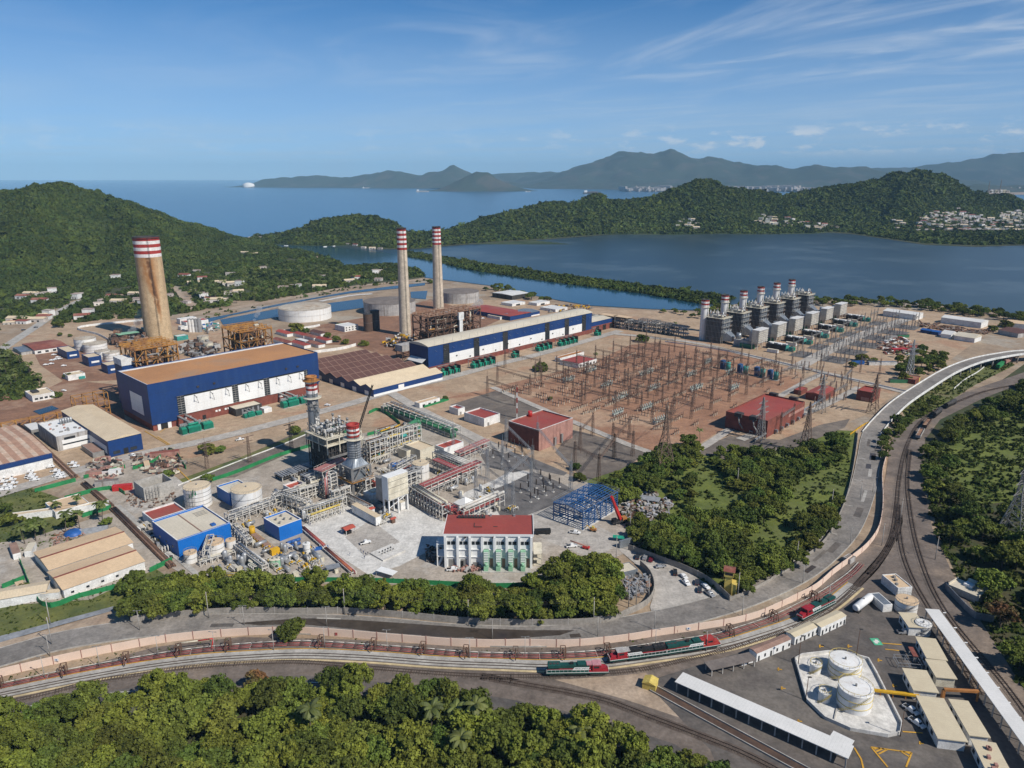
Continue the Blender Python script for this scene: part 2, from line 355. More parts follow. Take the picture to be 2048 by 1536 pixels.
def tag(o,label=None,cat=None,group=None,kind=None):
 for k,q in(('label',label),('category',cat),('group',group),('kind',kind)):
  if q:o[k]=q
 return o
def thing(name,label,cat,loc=(0,0,0),rz=0.,group=None):
 o=bpy.data.objects.new(name,None);COL.objects.link(o);o.empty_display_size=1
 o.location=loc;o.rotation_euler=(0,0,rz)
 return tag(o,label,cat,group)
def gthing(name,label,cat,a,b,group=None,z=0):return thing(name,label,cat,W(a,b,z),ROT,group)
def dup(root,loc=None,rz=None,label=None,scale=None,parent=None):
 r=root.copy();COL.objects.link(r)
 if parent:r.parent=parent
 if loc is not None:r.location=loc
 if rz is not None:r.rotation_euler=(0,0,rz)
 if label:r['label']=label
 if scale is not None:r.scale=scale if isinstance(scale,tuple)else(scale,)*3
 for ch in root.children:dup(ch,parent=r)
 return r
def struct(name,m,pts,z):
 b=MB();b.flat(pts,z);return b.build(name,m,kind='structure')
def smooth_line(pts,step=4.):
 pts=[Vector(p)for p in pts];out=[]
 ext=[pts[0]*2-pts[1]]+pts+[pts[-1]*2-pts[-2]]
 for i in range(1,len(ext)-2):
  p0,p1,p2,p3=ext[i-1:i+3];n=max(1,int((p2-p1).length/step))
  for k in range(n):
   t=k/n;out.append(.5*((2*p1)+(p2-p0)*t+(2*p0-5*p1+4*p2-p3)*t*t+(3*p1-p0-3*p2+p3)*t**3))
 return out+[pts[-1]]
def normals(line):
 out=[]
 for i in range(len(line)):
  d=line[min(i+1,len(line)-1)]-line[max(i-1,0)];d.z=0;d.normalize();out.append(Vector((-d.y,d.x,0)))
 return out
def ribbon(b,line,o0,o1,z,m=0):
 nn=normals(line);o=len(b.v)
 for p,n in zip(line,nn):
  for q in(o0,o1):b.v.append(tuple(p+n*q+Vector((0,0,z))))
 for i in range(len(line)-1):b.face([o+2*i,o+2*i+2,o+2*i+3,o+2*i+1],m)
def wall_along(b,line,th,z0,z1,m=0):
 nn=normals(line);o=len(b.v)
 for p,n in zip(line,nn):
  for q,z in((-th/2,z0),(th/2,z0),(th/2,z1),(-th/2,z1)):b.v.append(tuple(p+n*q+Vector((0,0,z))))
 for i in range(len(line)-1):
  a=o+4*i
  for k in range(4):b.face([a+k,a+4+k,a+4+(k+1)%4,a+(k+1)%4],m)
 b.face([o+3,o+2,o+1,o],m);a=o+4*(len(line)-1);b.face([a,a+1,a+2,a+3],m)
def PX(*pts,z=0.):return[P(x,y,z)for x,y in pts]
# ================================================================== SETTING
def fade(t):return t*t*(3-2*t)
def vnoise(x,y,seed):
 xi,yi=np.floor(x).astype(np.int64),np.floor(y).astype(np.int64);fx,fy=fade(x-xi),fade(y-yi)
 def h(a,b):
  n=(a*374761393+b*668265263+seed*982451653)&0xffffffff;n=((n^(n>>13))*1274126177)&0xffffffff
  return((n^(n>>16))&0xffff)/65535.
 return(h(xi,yi)*(1-fx)+h(xi+1,yi)*fx)*(1-fy)+(h(xi,yi+1)*(1-fx)+h(xi+1,yi+1)*fx)*fy
def fbm(x,y,seed,o=4):
 t,a=0,.5
 for k in range(o):t=t+a*vnoise(x,y,seed+k);x,y,a=x*2.03,y*2.03,a*.5
 return t/(1-.5**o)
def sheet(name,m,pts,z):return struct(name,m,pts,z)
BIG=46000.
sheet('ground','soil',[(-BIG,-2500),(BIG,-2500),(BIG,BIG),(-BIG,BIG)],0.)
sheet('sea','water_sea',[(-40000,2600),(-3000,2350),(-1500,2300),P(425,475),P(470,478),P(505,474),P(590,469),P(720,462),P(800,468),P(870,463),P(930,452),P(1000,438),(900,3500),(2500,3900),(4200,4300),(6500,4400),(7000,7000),P(1960,389),P(1700,383),P(1400,381),P(1240,377.5),P(1210,374),(-4000,44000),(-40000,44000)],.6)
LAG=[(540,487),(600,484),(650,489),(700,491),(745,499),(800,499),(840,498),(900,492),(1000,485),(1100,479),(1200,471),(1290,466),(1400,465),(1500,460),(1600,462),(1700,468),(1750,475),(1850,490),(1950,494),(2048,491),(2500,491),(2500,690),(2048,630),(1950,617),(1850,608),(1750,602),(1650,598),(1560,600),(1480,607),(1400,622),(1300,619),(1180,612),(1120,602),(1060,590),(980,572),(900,562),(850,556),(835,540),(790,531),(690,534),(668,521),(620,506),(560,497)]
sheet('lagoon','water_lagoon',PX(*LAG),.30)
sheet('channel_water','water_channel',PX((560,490),(640,492),(740,501),(815,512),(950,537),(1100,560),(1250,580),(1400,602),(1395,620),(1300,618),(1180,611),(1120,601),(1060,589),(980,571),(900,561),(850,555),(835,539),(790,530),(690,533),(668,520),(620,505)),.42)
STRIP=[(805,505),(860,511),(960,528),(1100,548),(1250,568),(1350,581),(1420,589),(1470,596),(1440,610),(1390,606),(1300,590),(1180,574),(1050,557),(940,540),(860,521),(800,511)]
sheet('mangrove_bank','forest_floor',PX(*STRIP),.55)
# ground cover, lowest first
def patches(rows):
 for i,(n,m,*pts)in enumerate(rows):sheet(n,m,PX(*pts),0.02+.008*i)
patches([
('forest_floor','forest_floor',(-900,760),(-300,700),(0,640),(150,600),(340,570),(500,600),(700,575),(850,555),(835,540),(690,534),(560,497),(440,478),(-900,470)),
('forest_floor','forest_floor',(-120,1480),(250,1398),(330,1378),(560,1376),(760,1386),(880,1395),(1000,1420),(1180,1455),(1300,1500),(1500,1590),(1600,2300),(-700,2300)),
('forest_floor','forest_floor',(1830,880),(1900,820),(1990,770),(2060,720),(2700,700),(3200,1500),(2500,1600),(2048,1390),(1990,1290),(1930,1190),(1880,1080),(1850,960)),
('grass_field','grass_lush',(1160,960),(1240,935),(1330,905),(1450,905),(1560,880),(1660,860),(1712,862),(1700,960),(1662,1065),(1600,1115),(1455,1195),(1370,1140),(1260,1095),(1255,1050),(1230,985)),
('grass_field','grass_lush',(1870,900),(1960,830),(2048,800),(2048,1000),(1960,1010),(1900,960)),
('grass_verge','grass',(1800,815),(1850,785),(1920,745),(2010,715),(2030,730),(1950,770),(1880,815),(1820,850)),
('grass_field','grass',(-60,1210),(120,1170),(270,1110),(330,1150),(270,1205),(120,1245),(-60,1295)),
('grass_field','grass',(-40,990),(60,975),(130,1000),(160,1080),(60,1110),(-40,1100)),
('grass_field','grass_lush',(-60,720),(20,700),(75,745),(90,770),(60,785),(-60,800)),
('plant_yard','yard_tan',(-60,800),(80,775),(20,690),(60,660),(160,625),(300,640),(420,640),(560,690),(660,650),(800,620),(960,600),(1060,600),(1120,612),(1300,622),(1400,626),(1700,612),(1880,622),(2000,650),(1900,720),(1820,770),(1730,830),(1660,860),(1560,880),(1450,905),(1330,905),(1240,935),(1160,960),(900,860),(640,850),(330,930),(130,960),(-60,1000)),
('red_yard','yard_red',(520,720),(640,650),(760,630),(860,598),(1000,640),(860,700),(800,720),(700,690),(600,690)),
('red_yard','yard_red',(-40,800),(90,780),(130,760),(240,770),(250,840),(130,830),(40,860),(-40,830)),
('red_yard','yard_red',(60,690),(150,700),(245,710),(245,760),(130,765),(80,730)),
('switchyard_ground','terracotta',(875,800),(985,775),(1180,728),(1260,690),(1330,682),(1470,703),(1600,745),(1610,768),(1560,785),(1460,850),(1395,890),(1320,908),(1180,862),(1010,785)),
('gravel_yard','gravel_brown',(900,810),(990,782),(1145,842),(1100,850),(1010,850)),
('gravel_yard','gravel_brown',(1110,905),(1145,860),(1180,868),(1300,905),(1240,940),(1170,962)),
('gravel_yard','gravel_brown',(1380,905),(1460,872),(1560,880),(1640,850),(1700,838),(1690,855),(1580,900),(1480,925)),
('asphalt_strip','gravel_brown',(352,975),(600,862),(700,850),(640,880),(560,925),(420,975)),
('grass_strip','grass',(352,962),(480,915),(610,862),(616,868),(484,922),(360,972)),
('construction_ground','site_dust',(150,945),(290,905),(365,965),(470,955),(640,880),(900,840),(965,880),(1165,960),(1235,1000),(1290,1090),(1150,1150),(1090,1160),(980,1175),(800,1170),(400,1165),(340,1135),(235,1020)),
('construction_ground','site_dust',(-40,1090),(50,1080),(240,1020),(330,1130),(180,1200),(-40,1215)),
('concrete_apron','concrete_light',(604,1052),(690,1006),(745,1036),(815,1008),(892,1045),(892,1085),(800,1132),(740,1152),(690,1120)),
('concrete_apron','concrete',(690,1075),(742,1040),(800,1085),(730,1112)),
('concrete_apron','concrete_light',(930,985),(990,960),(1030,938),(1060,945),(1060,1032),(985,1040),(900,1015)),
('gravel_bed','gravel_grey',(958,906),(986,893),(1060,915),(1135,946),(1128,952),(1064,938),(1026,946),(975,935)),
('gravel_bed','gravel_grey',(972,985),(1022,966),(1066,944),(1122,966),(1156,985),(1116,1007),(1067,1031),(1000,1032)),
('concrete_apron','concrete',(1030,1040),(1110,1010),(1250,1080),(1190,1120),(1100,1085)),
('concrete_apron','concrete',(1235,1098),(1262,1092),(1320,1122),(1372,1140),(1458,1202),(1400,1225),(1310,1245),(1300,1215),(1310,1180),(1300,1152),(1270,1128)),
('railway_ground','ballast',(-80,1385),(130,1345),(310,1295),(480,1275),(700,1280),(950,1296),(1130,1296),(1300,1275),(1480,1238),(1590,1205),(1680,1140),(1750,1070),(1772,950),(1780,890),(1800,860),(1850,830),(1930,785),(2048,745),(2060,760),(1960,800),(1880,840),(1850,880),(1845,960),(1865,1060),(1920,1180),(1985,1280),(2060,1400),(2060,1500),(1500,1600),(1300,1510),(1000,1425),(760,1395),(560,1385),(330,1385),(-80,1480)),
('earth_bank','earth_tan',(1090,1355),(1230,1340),(1290,1345),(1330,1390),(1420,1430),(1500,1480),(1400,1450),(1250,1400)),
('earth_bank','earth_tan',(-60,1300),(120,1255),(265,1210),(265,1245),(150,1265),(40,1300),(-60,1330)),
('depot_asphalt','asphalt',(1290,1365),(1400,1330),(1500,1300),(1620,1258),(1720,1200),(1790,1190),(1850,1215),(1950,1340),(2060,1480),(2060,1640),(1480,1640),(1420,1500)),
('service_road','asphalt',(-100,1440),(110,1395),(270,1376),(480,1358),(600,1352),(760,1365),(900,1380),(1050,1405),(1200,1440),(1350,1490),(1420,1540),(1330,1540),(1180,1470),(1000,1425),(760,1390),(480,1378),(300,1392),(-100,1480)),
])
def poly_road(name,m,pts,wd,z,step=6):
 b=MB();ribbon(b,smooth_line(PX(*pts),step),-wd/2,wd/2,z-.64);return b.build(name,m,kind='structure')
poly_road('village_road','concrete_plain',[(-40,730),(20,688),(70,655),(115,625),(162,600)],11,1.0)
poly_road('village_road','earth_tan',[(335,568),(352,585),(372,602),(390,618)],14,1.0)
poly_road('plant_road','concrete',[(-40,1000),(60,970),(180,935),(300,905),(420,880),(560,845),(700,808),(800,778),(880,760),(1000,728),(1100,703),(1240,662)],11,1.02)
poly_road('plant_road','concrete',[(985,775),(1100,825),(1180,858),(1270,895),(1330,910),(1390,902),(1450,866),(1530,812),(1600,770),(1650,745)],6,1.06)
poly_road('plant_road','concrete',[(1230,668),(1300,675),(1400,688),(1500,712),(1600,735),(1700,758),(1830,790)],9,1.04)
poly_road('plant_road','concrete',[(1590,738),(1660,700),(1720,672),(1790,646),(1840,632)],14,1.08)
poly_road('plant_road','concrete',[(1480,880),(1560,848),(1640,815),(1720,775)],7,1.02)
poly_road('plant_road','concrete',[(780,785),(840,820),(900,850),(980,890),(1020,905)],9,1.10)
poly_road('canal_bank','earth_tan',[(385,652),(460,637),(560,612),(640,598),(700,590),(760,583)],14,1.0)
poly_road('canal_bank','concrete_light',[(640,603),(700,592),(745,588)],9,1.1)
poly_road('canal_road','earth_tan',[(300,640),(400,628),(540,604),(640,585),(720,572),(860,558)],16,1.0)
sheet('canal_water','water_canal',PX((400,640),(460,629),(560,608),(640,594),(700,583),(790,572),(850,566),(850,571),(790,578),(700,587),(640,597),(560,612),(460,632),(420,645)),.5)
sheet('canal_water','water_canal',PX((440,640),(556,618),(558,634),(448,653)),.52)
sheet('canal_water','water_canal',PX((625,611),(725,598),(728,616),(662,625)),.52)
sheet('canal_water','water_canal',PX((821,584),(855,582),(852,599),(822,597)),.52)
sheet('settling_pond','water_canal',PX((66,823),(104,812),(118,818),(80,830)),.4)
sheet('path','path_blue',PX((-40,1284),(60,1258),(160,1232),(268,1203),(268,1211),(160,1241),(60,1269),(-40,1298)),.36)
# main road with kerbs
ROAD=smooth_line(PX((-120,1345),(0,1315),(100,1287),(200,1268),(330,1252),(450,1247),(600,1248),(700,1251),(800,1259),(900,1268),(1050,1273),(1180,1265),(1300,1245),(1400,1222),(1500,1190),(1590,1148),(1650,1103),(1695,1050),(1724,980),(1736,920),(1742,880),(1752,850)),4)
b=MB();ribbon(b,ROAD,-6.6,6.0,.37);b.build('road','road_asphalt',kind='structure')
b=MB();wall_along(b,[p+n*6.15 for p,n in zip(ROAD,normals(ROAD))],.3,0,.5);wall_along(b,[p-n*6.75 for p,n in zip(ROAD,normals(ROAD))],.3,0,.5);b.build('kerb','concrete_plain',kind='structure')
sheet('wet_road','wet_road',PX((470,1248),(600,1238),(700,1241),(810,1248),(950,1258),(1060,1262),(1150,1262),(1120,1272),(1000,1281),(880,1275),(760,1266),(690,1258),(600,1250),(520,1252)),.385)
b=MB()
for i in range(12,len(ROAD)-8,3):
 if i>len(ROAD)*.60 and(i//3)%3==0:
  p,n=ROAD[i],normals(ROAD)[i];t=Vector((n.y,-n.x,0));b.flat([p+n*1.5+t*.15,p+n*5.2+t*.15,p+n*5.2-t*.15,p+n*1.5-t*.15],.39)
b.build('road_markings','mark_white',kind='structure')
rp_=random.Random(5);rnn=normals(ROAD)
for k in range(16):
 i=rp_.randrange(6,len(ROAD)-10);q0=rp_.uniform(-5,1);b=MB();ribbon(b,ROAD[i:i+rp_.randrange(2,6)],q0,q0+rp_.uniform(1.5,3.5),.378);b.build('road_patch',rp_.choice(('asphalt','wet_road','asphalt','concrete_plain')),kind='structure')
# overpass: a curved bridge on piers
OV=[(1742,868,0),(1765,840,1.),(1800,806,3),(1850,772,5.5),(1900,742,7.5),(1950,722,8.5),(2000,711,9),(2060,704,9),(2200,700,9)]
OVL=smooth_line([P(x,y,z)for x,y,z in OV],5)
def bridge():
 t=thing('overpass','curved concrete road bridge with pale parapets passing over the railway','bridge',OVL[0])
 o=OVL[0];L=[p-o for p in OVL];nn=normals(L);b=MB()
 wall_along(b,L,11.5,-.9,.0);b.build('deck','concrete_plain',t)
 b=MB();ribbon(b,L,-5.3,5.3,.06);b.build('carriageway','road_asphalt',t)
 for s in(-1,1):
  b=MB();wall_along(b,[p+n*5.6*s for p,n in zip(L,nn)],.35,-.9,1.1);b.build('parapet','white_wall',t)
 for i in range(len(L)):
  if i%4==0 and L[i].z>3:
   b=MB();p=L[i]
   for s in(-3,3):q=p+nn[i]*s;b.cyl((q.x,q.y,-o.z),(q.x,q.y,p.z-.9),.6,8)
   b.bar(p-nn[i]*5+Vector((0,0,-1.4)),p+nn[i]*5+Vector((0,0,-1.4)),1.2,1.1);b.build('pier','concrete_plain',t)
bridge()
# hills ------------------------------------------------------------
def crowns(name,m,pts,rad,tmpl,seed,label,cat,flat=.75,tint=(.7,1.35)):
 rg=np.random.default_rng(seed);tv,tf=tmpl;n,k=len(pts),len(tv)
 a=rg.uniform(0,2*np.pi,n);c,s=np.cos(a),np.sin(a);sc=rad*rg.uniform(.75,1.3,n)
 v=np.repeat(tv[None],n,0);v=v*(1+rg.normal(0,.2,(n,k,1)))
 x=(v[...,0]*c[:,None]-v[...,1]*s[:,None])*sc[:,None];y=(v[...,0]*s[:,None]+v[...,1]*c[:,None])*sc[:,None]
 z=v[...,2]*(sc*flat*rg.uniform(.8,1.35,n))[:,None]
 V=np.stack([x,y,z],-1)+pts[:,None,:];Fc=(tf[None]+(np.arange(n)*k)[:,None,None]).reshape(-1,3)
 me=bpy.data.meshes.new(name);me.vertices.add(n*k);me.vertices.foreach_set('co',V.astype(np.float32).ravel())
 nf=len(Fc);me.loops.add(nf*3);me.loops.foreach_set('vertex_index',Fc.astype(np.int32).ravel())
 me.polygons.add(nf);me.polygons.foreach_set('loop_start',np.arange(nf,dtype=np.int32)*3)
 t=rg.uniform(*tint,n)*(.62+.76*fbm(pts[:,0]/55,pts[:,1]/55,seed+3,4));hue=rg.uniform(-.12,.12,n);colr=np.stack([t*(1+hue),t,t*(1-hue),np.ones(n)],-1)
 at=me.color_attributes.new('tint','FLOAT_COLOR','POINT');at.data.foreach_set('color',np.repeat(colr,k,0).astype(np.float32).ravel())
 me.update(calc_edges=True);me.validate();me.materials.append(MATS[m])
 o=bpy.data.objects.new(name,me);COL.objects.link(o);return tag(o,label,cat,None,'stuff')
def ico(sub,dome=True):
 import bmesh
 bm=bmesh.new();bmesh.ops.create_icosphere(bm,subdivisions=sub,radius=1)
 if dome:
  bmesh.ops.delete(bm,geom=[f for f in bm.faces if f.calc_center_median().z<-.35],context='FACES')
 bmesh.ops.triangulate(bm,faces=bm.faces[:]);bm.verts.ensure_lookup_table();bm.verts.index_update()
 tv=np.array([q.co[:]for q in bm.verts]);tf=np.array([[q.index for q in f.verts]for f in bm.faces]);bm.free();return tv,tf
def leafy(n,seed,size=.5):
 rg=np.random.default_rng(seed);d=rg.normal(size=(n,3));d[:,2]=np.abs(d[:,2]);d/=np.linalg.norm(d,axis=1)[:,None];p=d*rg.uniform(.6,1.,n)[:,None];nr=d+rg.normal(size=(n,3))*.5;a=np.cross(nr,rg.normal(size=(n,3)));a/=np.linalg.norm(a,axis=1)[:,None];b=np.cross(nr,a);b/=np.linalg.norm(b,axis=1)[:,None];s=(size*rg.uniform(.7,1.3,n))[:,None]
 return np.stack([p-a*s,p+a*s*.6+b*s,p+a*s*.5-b*s*.9],1).reshape(-1,3),np.arange(n*3).reshape(-1,3)
ICO1,ICO2=ico(1),ico(2)
def ridge_height(X,Y,ridges,seed,gully):
 H=np.zeros_like(X)-4
 wob=fbm(X/gully,Y/gully,seed,4)-.5
 for line in ridges:
  for(p,w0),(q,w1)in zip(line[:-1],line[1:]):
   dxx,dyy=q.x-p.x,q.y-p.y;L2=dxx*dxx+dyy*dyy+1e-6
   t=np.clip(((X-p.x)*dxx+(Y-p.y)*dyy)/L2,0,1);d=np.hypot(X-p.x-t*dxx,Y-p.y-t*dyy)
   hz=p.z+(q.z-p.z)*t;ww=w0+(w1-w0)*t
   f=np.clip(d/(ww*(1+wob*.9)),0,1.4);pr=(1-f)*(.62+.38*np.cos(np.pi*np.clip(f,0,1)))
   H=np.maximum(H,hz*pr)
 return H
def hill(name,ridges,cell,m,seed,gully,bbox,extra=.10,label=None):
 x0,y0,x1,y1=bbox;nx,ny=int((x1-x0)/cell)+1,int((y1-y0)/cell)+1
 X,Y=np.meshgrid(np.linspace(x0,x1,nx),np.linspace(y0,y1,ny))
 H=ridge_height(X,Y,ridges,seed,gully);H=H+np.clip(H,0,None)*extra*(fbm(X/gully*3,Y/gully*3,seed+9,4)-.5)*2
 idx=np.arange(nx*ny).reshape(ny,nx);q=np.stack([idx[:-1,:-1],idx[:-1,1:],idx[1:,1:],idx[1:,:-1]],-1).reshape(-1,4)
 keep=H.ravel()[q].max(1)>-.5;q=q[keep];used=np.unique(q);remap=np.zeros(nx*ny,int);remap[used]=np.arange(len(used));q=remap[q]
 co=np.stack([X.ravel(),Y.ravel(),H.ravel()],-1)[used]
 me=bpy.data.meshes.new(name);me.vertices.add(len(co));me.vertices.foreach_set('co',co.astype(np.float32).ravel())
 me.loops.add(len(q)*4);me.loops.foreach_set('vertex_index',q.astype(np.int32).ravel());me.polygons.add(len(q));me.polygons.foreach_set('loop_start',np.arange(len(q),dtype=np.int32)*4)
 me.update(calc_edges=True);me.validate();me.materials.append(MATS[m]);me.polygons.foreach_set('use_smooth',[True]*len(me.polygons))
 o=bpy.data.objects.new(name,me);COL.objects.link(o);o['kind']='structure'
 def hf(xx,yy):
  xx,yy=np.asarray(xx,float),np.asarray(yy,float);h=ridge_height(xx,yy,ridges,seed,gully);return h+np.clip(h,0,None)*extra*(fbm(xx/gully*3,yy/gully*3,seed+9,4)-.5)*2
 return hf
def scatter_hill(hf,bbox,s,seed,r,name,label,tmpl,hmin=1.5,maxslope=None,mask=None,lift=.2):
 rg=np.random.default_rng(seed);x0,y0,x1,y1=bbox;nx,ny=int((x1-x0)/s),int((y1-y0)/s)
 X,Y=np.meshgrid(x0+np.arange(nx)*s,y0+np.arange(ny)*s);X=X.ravel()+rg.uniform(-.5,.5,nx*ny)*s;Y=Y.ravel()+rg.uniform(-.5,.5,nx*ny)*s
 H=hf(X,Y);k=H>hmin
 if mask is not None:k&=mask(X,Y)
 X,Y,H=X[k],Y[k],H[k]
 crowns(name,'far_canopy',np.stack([X,Y,H+r*lift],-1),r*np.exp(rg.normal(0,.33,len(X))),leafy(22,seed,.62),seed,label,'forest',.8,(.8,1.22))
def RL(*rows):return[(PD(x,y,d),wd)for x,y,d,wd in rows]
# left headland
h1=[RL((-700,420,1500,420),(-350,400,1520,430),(-60,384,1560,440),(0,377,1600,430),(70,367,1640,420),(110,369,1680,400),(160,380,1720,380),(220,390,1760,340),(300,420,1830,300),(350,438,1880,250),(395,455,1930,150),(430,468,1960,90),(450,478,1980,40)),
 RL((70,380,1620,300),(60,440,1400,240),(20,520,1230,150)),RL((220,395,1740,240),(270,440,1560,190),(260,500,1400,120))]
bb1=(-2300,950,-420,2300);f1=hill('hill',h1,12,'hill_green',3,230,bb1,.11)
scatter_hill(f1,bb1,5.0,11,2.9,'hill_forest','dense green forest covering the tall headland at left',ICO1,mask=lambda X,Y:(X>-1500)&(Y<2000))
# two knolls by the beach
h2=[RL((570,468,2000,50),(590,455,2020,70),(612,456,2030,80),(650,437,2060,150),(700,431,2080,160),(745,431,2090,160),(778,440,2090,130),(805,462,2080,80),(880,470,2070,60))]
bb2=(-760,1780,-120,2350);f2=hill('hill',h2,12,'hill_green',5,160,bb2)
scatter_hill(f2,bb2,5.6,12,3.1,'hill_forest','low wooded knolls behind the small beach',ICO1,mask=lambda X,Y:Y<2150)
HT=[((1825,455),(1850,432),(1910,425),(1960,438),(2010,455),(2030,470),(1990,480),(1900,480),(1840,474)),((1980,448),(2010,425),(2060,420),(2060,468),(2010,462)),((1500,446),(1520,437),(1580,444),(1640,452),(1690,458),(1640,462),(1540,455)),((1775,460),(1785,445),(1800,446),(1815,462)),((1345,455),(1365,443),(1410,456),(1400,461))]
def town_zone(X,Y): # thin the trees where the hillside town stands
 Z=f3(X,Y);zc=Y*CT-(Z-CAMH)*ST;px=1024+FPX*X/zc;py=768-FPX*(Y*ST+(Z-CAMH)*CT)/zc;k=np.zeros(len(X),bool)
 for q in HT[:2]+HT[3:4]:
  c=np.zeros(len(X),bool);j=len(q)-1
  for i in range(len(q)):
   if q[i][1]!=q[j][1]:c^=((q[i][1]>py)!=(q[j][1]>py))&(px<(q[j][0]-q[i][0])*(py-q[i][1])/(q[j][1]-q[i][1])+q[i][0])
   j=i
  k|=c
 return k&(np.random.default_rng(2).random(len(X))>.22)
# long ridge across the lagoon
z8=[(925,470,2350,90),(950,452,2380,150),(975,434,2420,190),(1000,425,2450,230),(1030,419,2480,260),(1060,418,2500,280),(1110,404,2530,300),(1140,404,2560,300),(1180,392,2580,320),(1200,393,2600,320),(1215,399,2600,320),(1265,399,2620,330),(1310,396,2650,340),(1365,382,2680,350),(1395,369,2700,360),(1420,367,2720,370),(1438,378,2740,360),(1475,383,2760,360),(1530,390,2780,360),(1565,386,2800,360),(1600,385,2830,370),(1655,373,2860,380),(1725,362,2900,390),(1750,361,2920,390),(1765,354,2930,390),(1790,340,2950,400),(1812,333.5,2960,400),(1845,340,2960,390),(1885,357,2970,370),(1925,377,2980,330),(1945,388,2980,300),(1960,383,2980,280),(1985,384,2980,270),(2015,380,2990,260),(2030,391,3000,230),(2050,409,3000,190),(2090,440,3000,120)]
h3=[RL(*z8),RL((1812,340,2950,300),(1800,390,2760,230),(1780,440,2600,120)),RL((1410,373,2710,280),(1400,420,2560,200)),RL((1600,388,2820,280),(1620,430,2640,180)),RL((1185,396,2570,260),(1170,430,2430,150)),RL((1985,388,2970,250),(1930,420,2780,150))]
bb3=(-260,1950,2400,3500);f3=hill('hill',h3,18,'hill_green',8,300,bb3,.2)
scatter_hill(f3,bb3,7.0,13,3.9,'hill_forest','dark green forest on the long ridge across the lagoon',ICO1,mask=lambda X,Y:(Y<3120)&(X<2250)&~town_zone(X,Y))
# far mountains across the bay
def far(ridge,wf,seed,gully,cell,m='far_rock',z=0):
 r=[RL(*[(x,y,d,wf*q)for x,y,d,q in ridge])];xs=[p.x for p,_ in r[0]];ys=[p.y for p,_ in r[0]]
 return hill('hills',r,cell,m,seed,gully,(min(xs)-wf,min(ys)-wf*1.3,max(xs)+wf,max(ys)+wf*1.3),.2)
far([(525,368,13600,.4),(535,357,13600,.8),(560,353.5,13500,1),(580,355,13500,1),(630,351,13400,1),(660,355,13300,1),(700,355,13200,1),(725,349,13100,1),(760,343,13000,1.1),(800,342,12900,1.1),(845,349,12800,1),(875,341,12700,1.1),(905,331.5,12700,1.2),(925,337,12700,1.1),(950,352,12700,1),(1010,362,12700,.7)],900,21,700,60)
far([(880,376,9700,.3),(900,370,9700,.7),(920,359,9650,1),(940,347,9650,1.1),(955,343,9650,1.2),(970,345,9650,1.1),(990,356,9600,1),(1010,363,9600,.8),(1026,371,9600,.5),(1032,378,9600,.2)],420,22,420,35)
far([(930,362,15200,.8),(980,348,15200,.8),(1020,344,15000,1),(1060,344,15000,1),(1100,343,14500,1),(1140,347,14000,1),(1165,350,13700,1),(1190,339,13500,1.1),(1225,321,13300,1.3),(1250,308,13200,1.5),(1270,301,13100,1.6),(1300,304,13000,1.6),(1337,299,13000,1.7),(1355,305,12900,1.6),(1380,312,12900,1.5),(1410,313,12800,1.5),(1440,318,12700,1.4),(1475,326,12600,1.3),(1500,328,12500,1.3),(1540,331,12500,1.2),(1580,333,12400,1.1),(1640,331,12300,1.1),(1710,333,12300,1),(1760,341,12300,.9),(1850,352,12200,.7),(1950,360,12200,.5)],1500,23,900,70)
far([(1500,348,15800,.6),(1640,338,15800,.8),(1760,336,15800,.9),(1850,332,15800,1),(1920,322,15800,1.2),(1990,311,15800,1.4),(2060,302,15800,1.6),(2200,296,15800,1.8)],1700,24,1300,110)
far([(700,361,22000,.5),(820,357,22000,.8),(940,352,22000,.9),(1040,347,22000,1),(1160,343,22000,1),(1300,340,22000,1)],1800,25,1500,140)
far([(1900,372,9000,.6),(1960,369,9000,.8),(2020,371,9100,.8),(2100,368,9200,.8)],350,26,400,40)
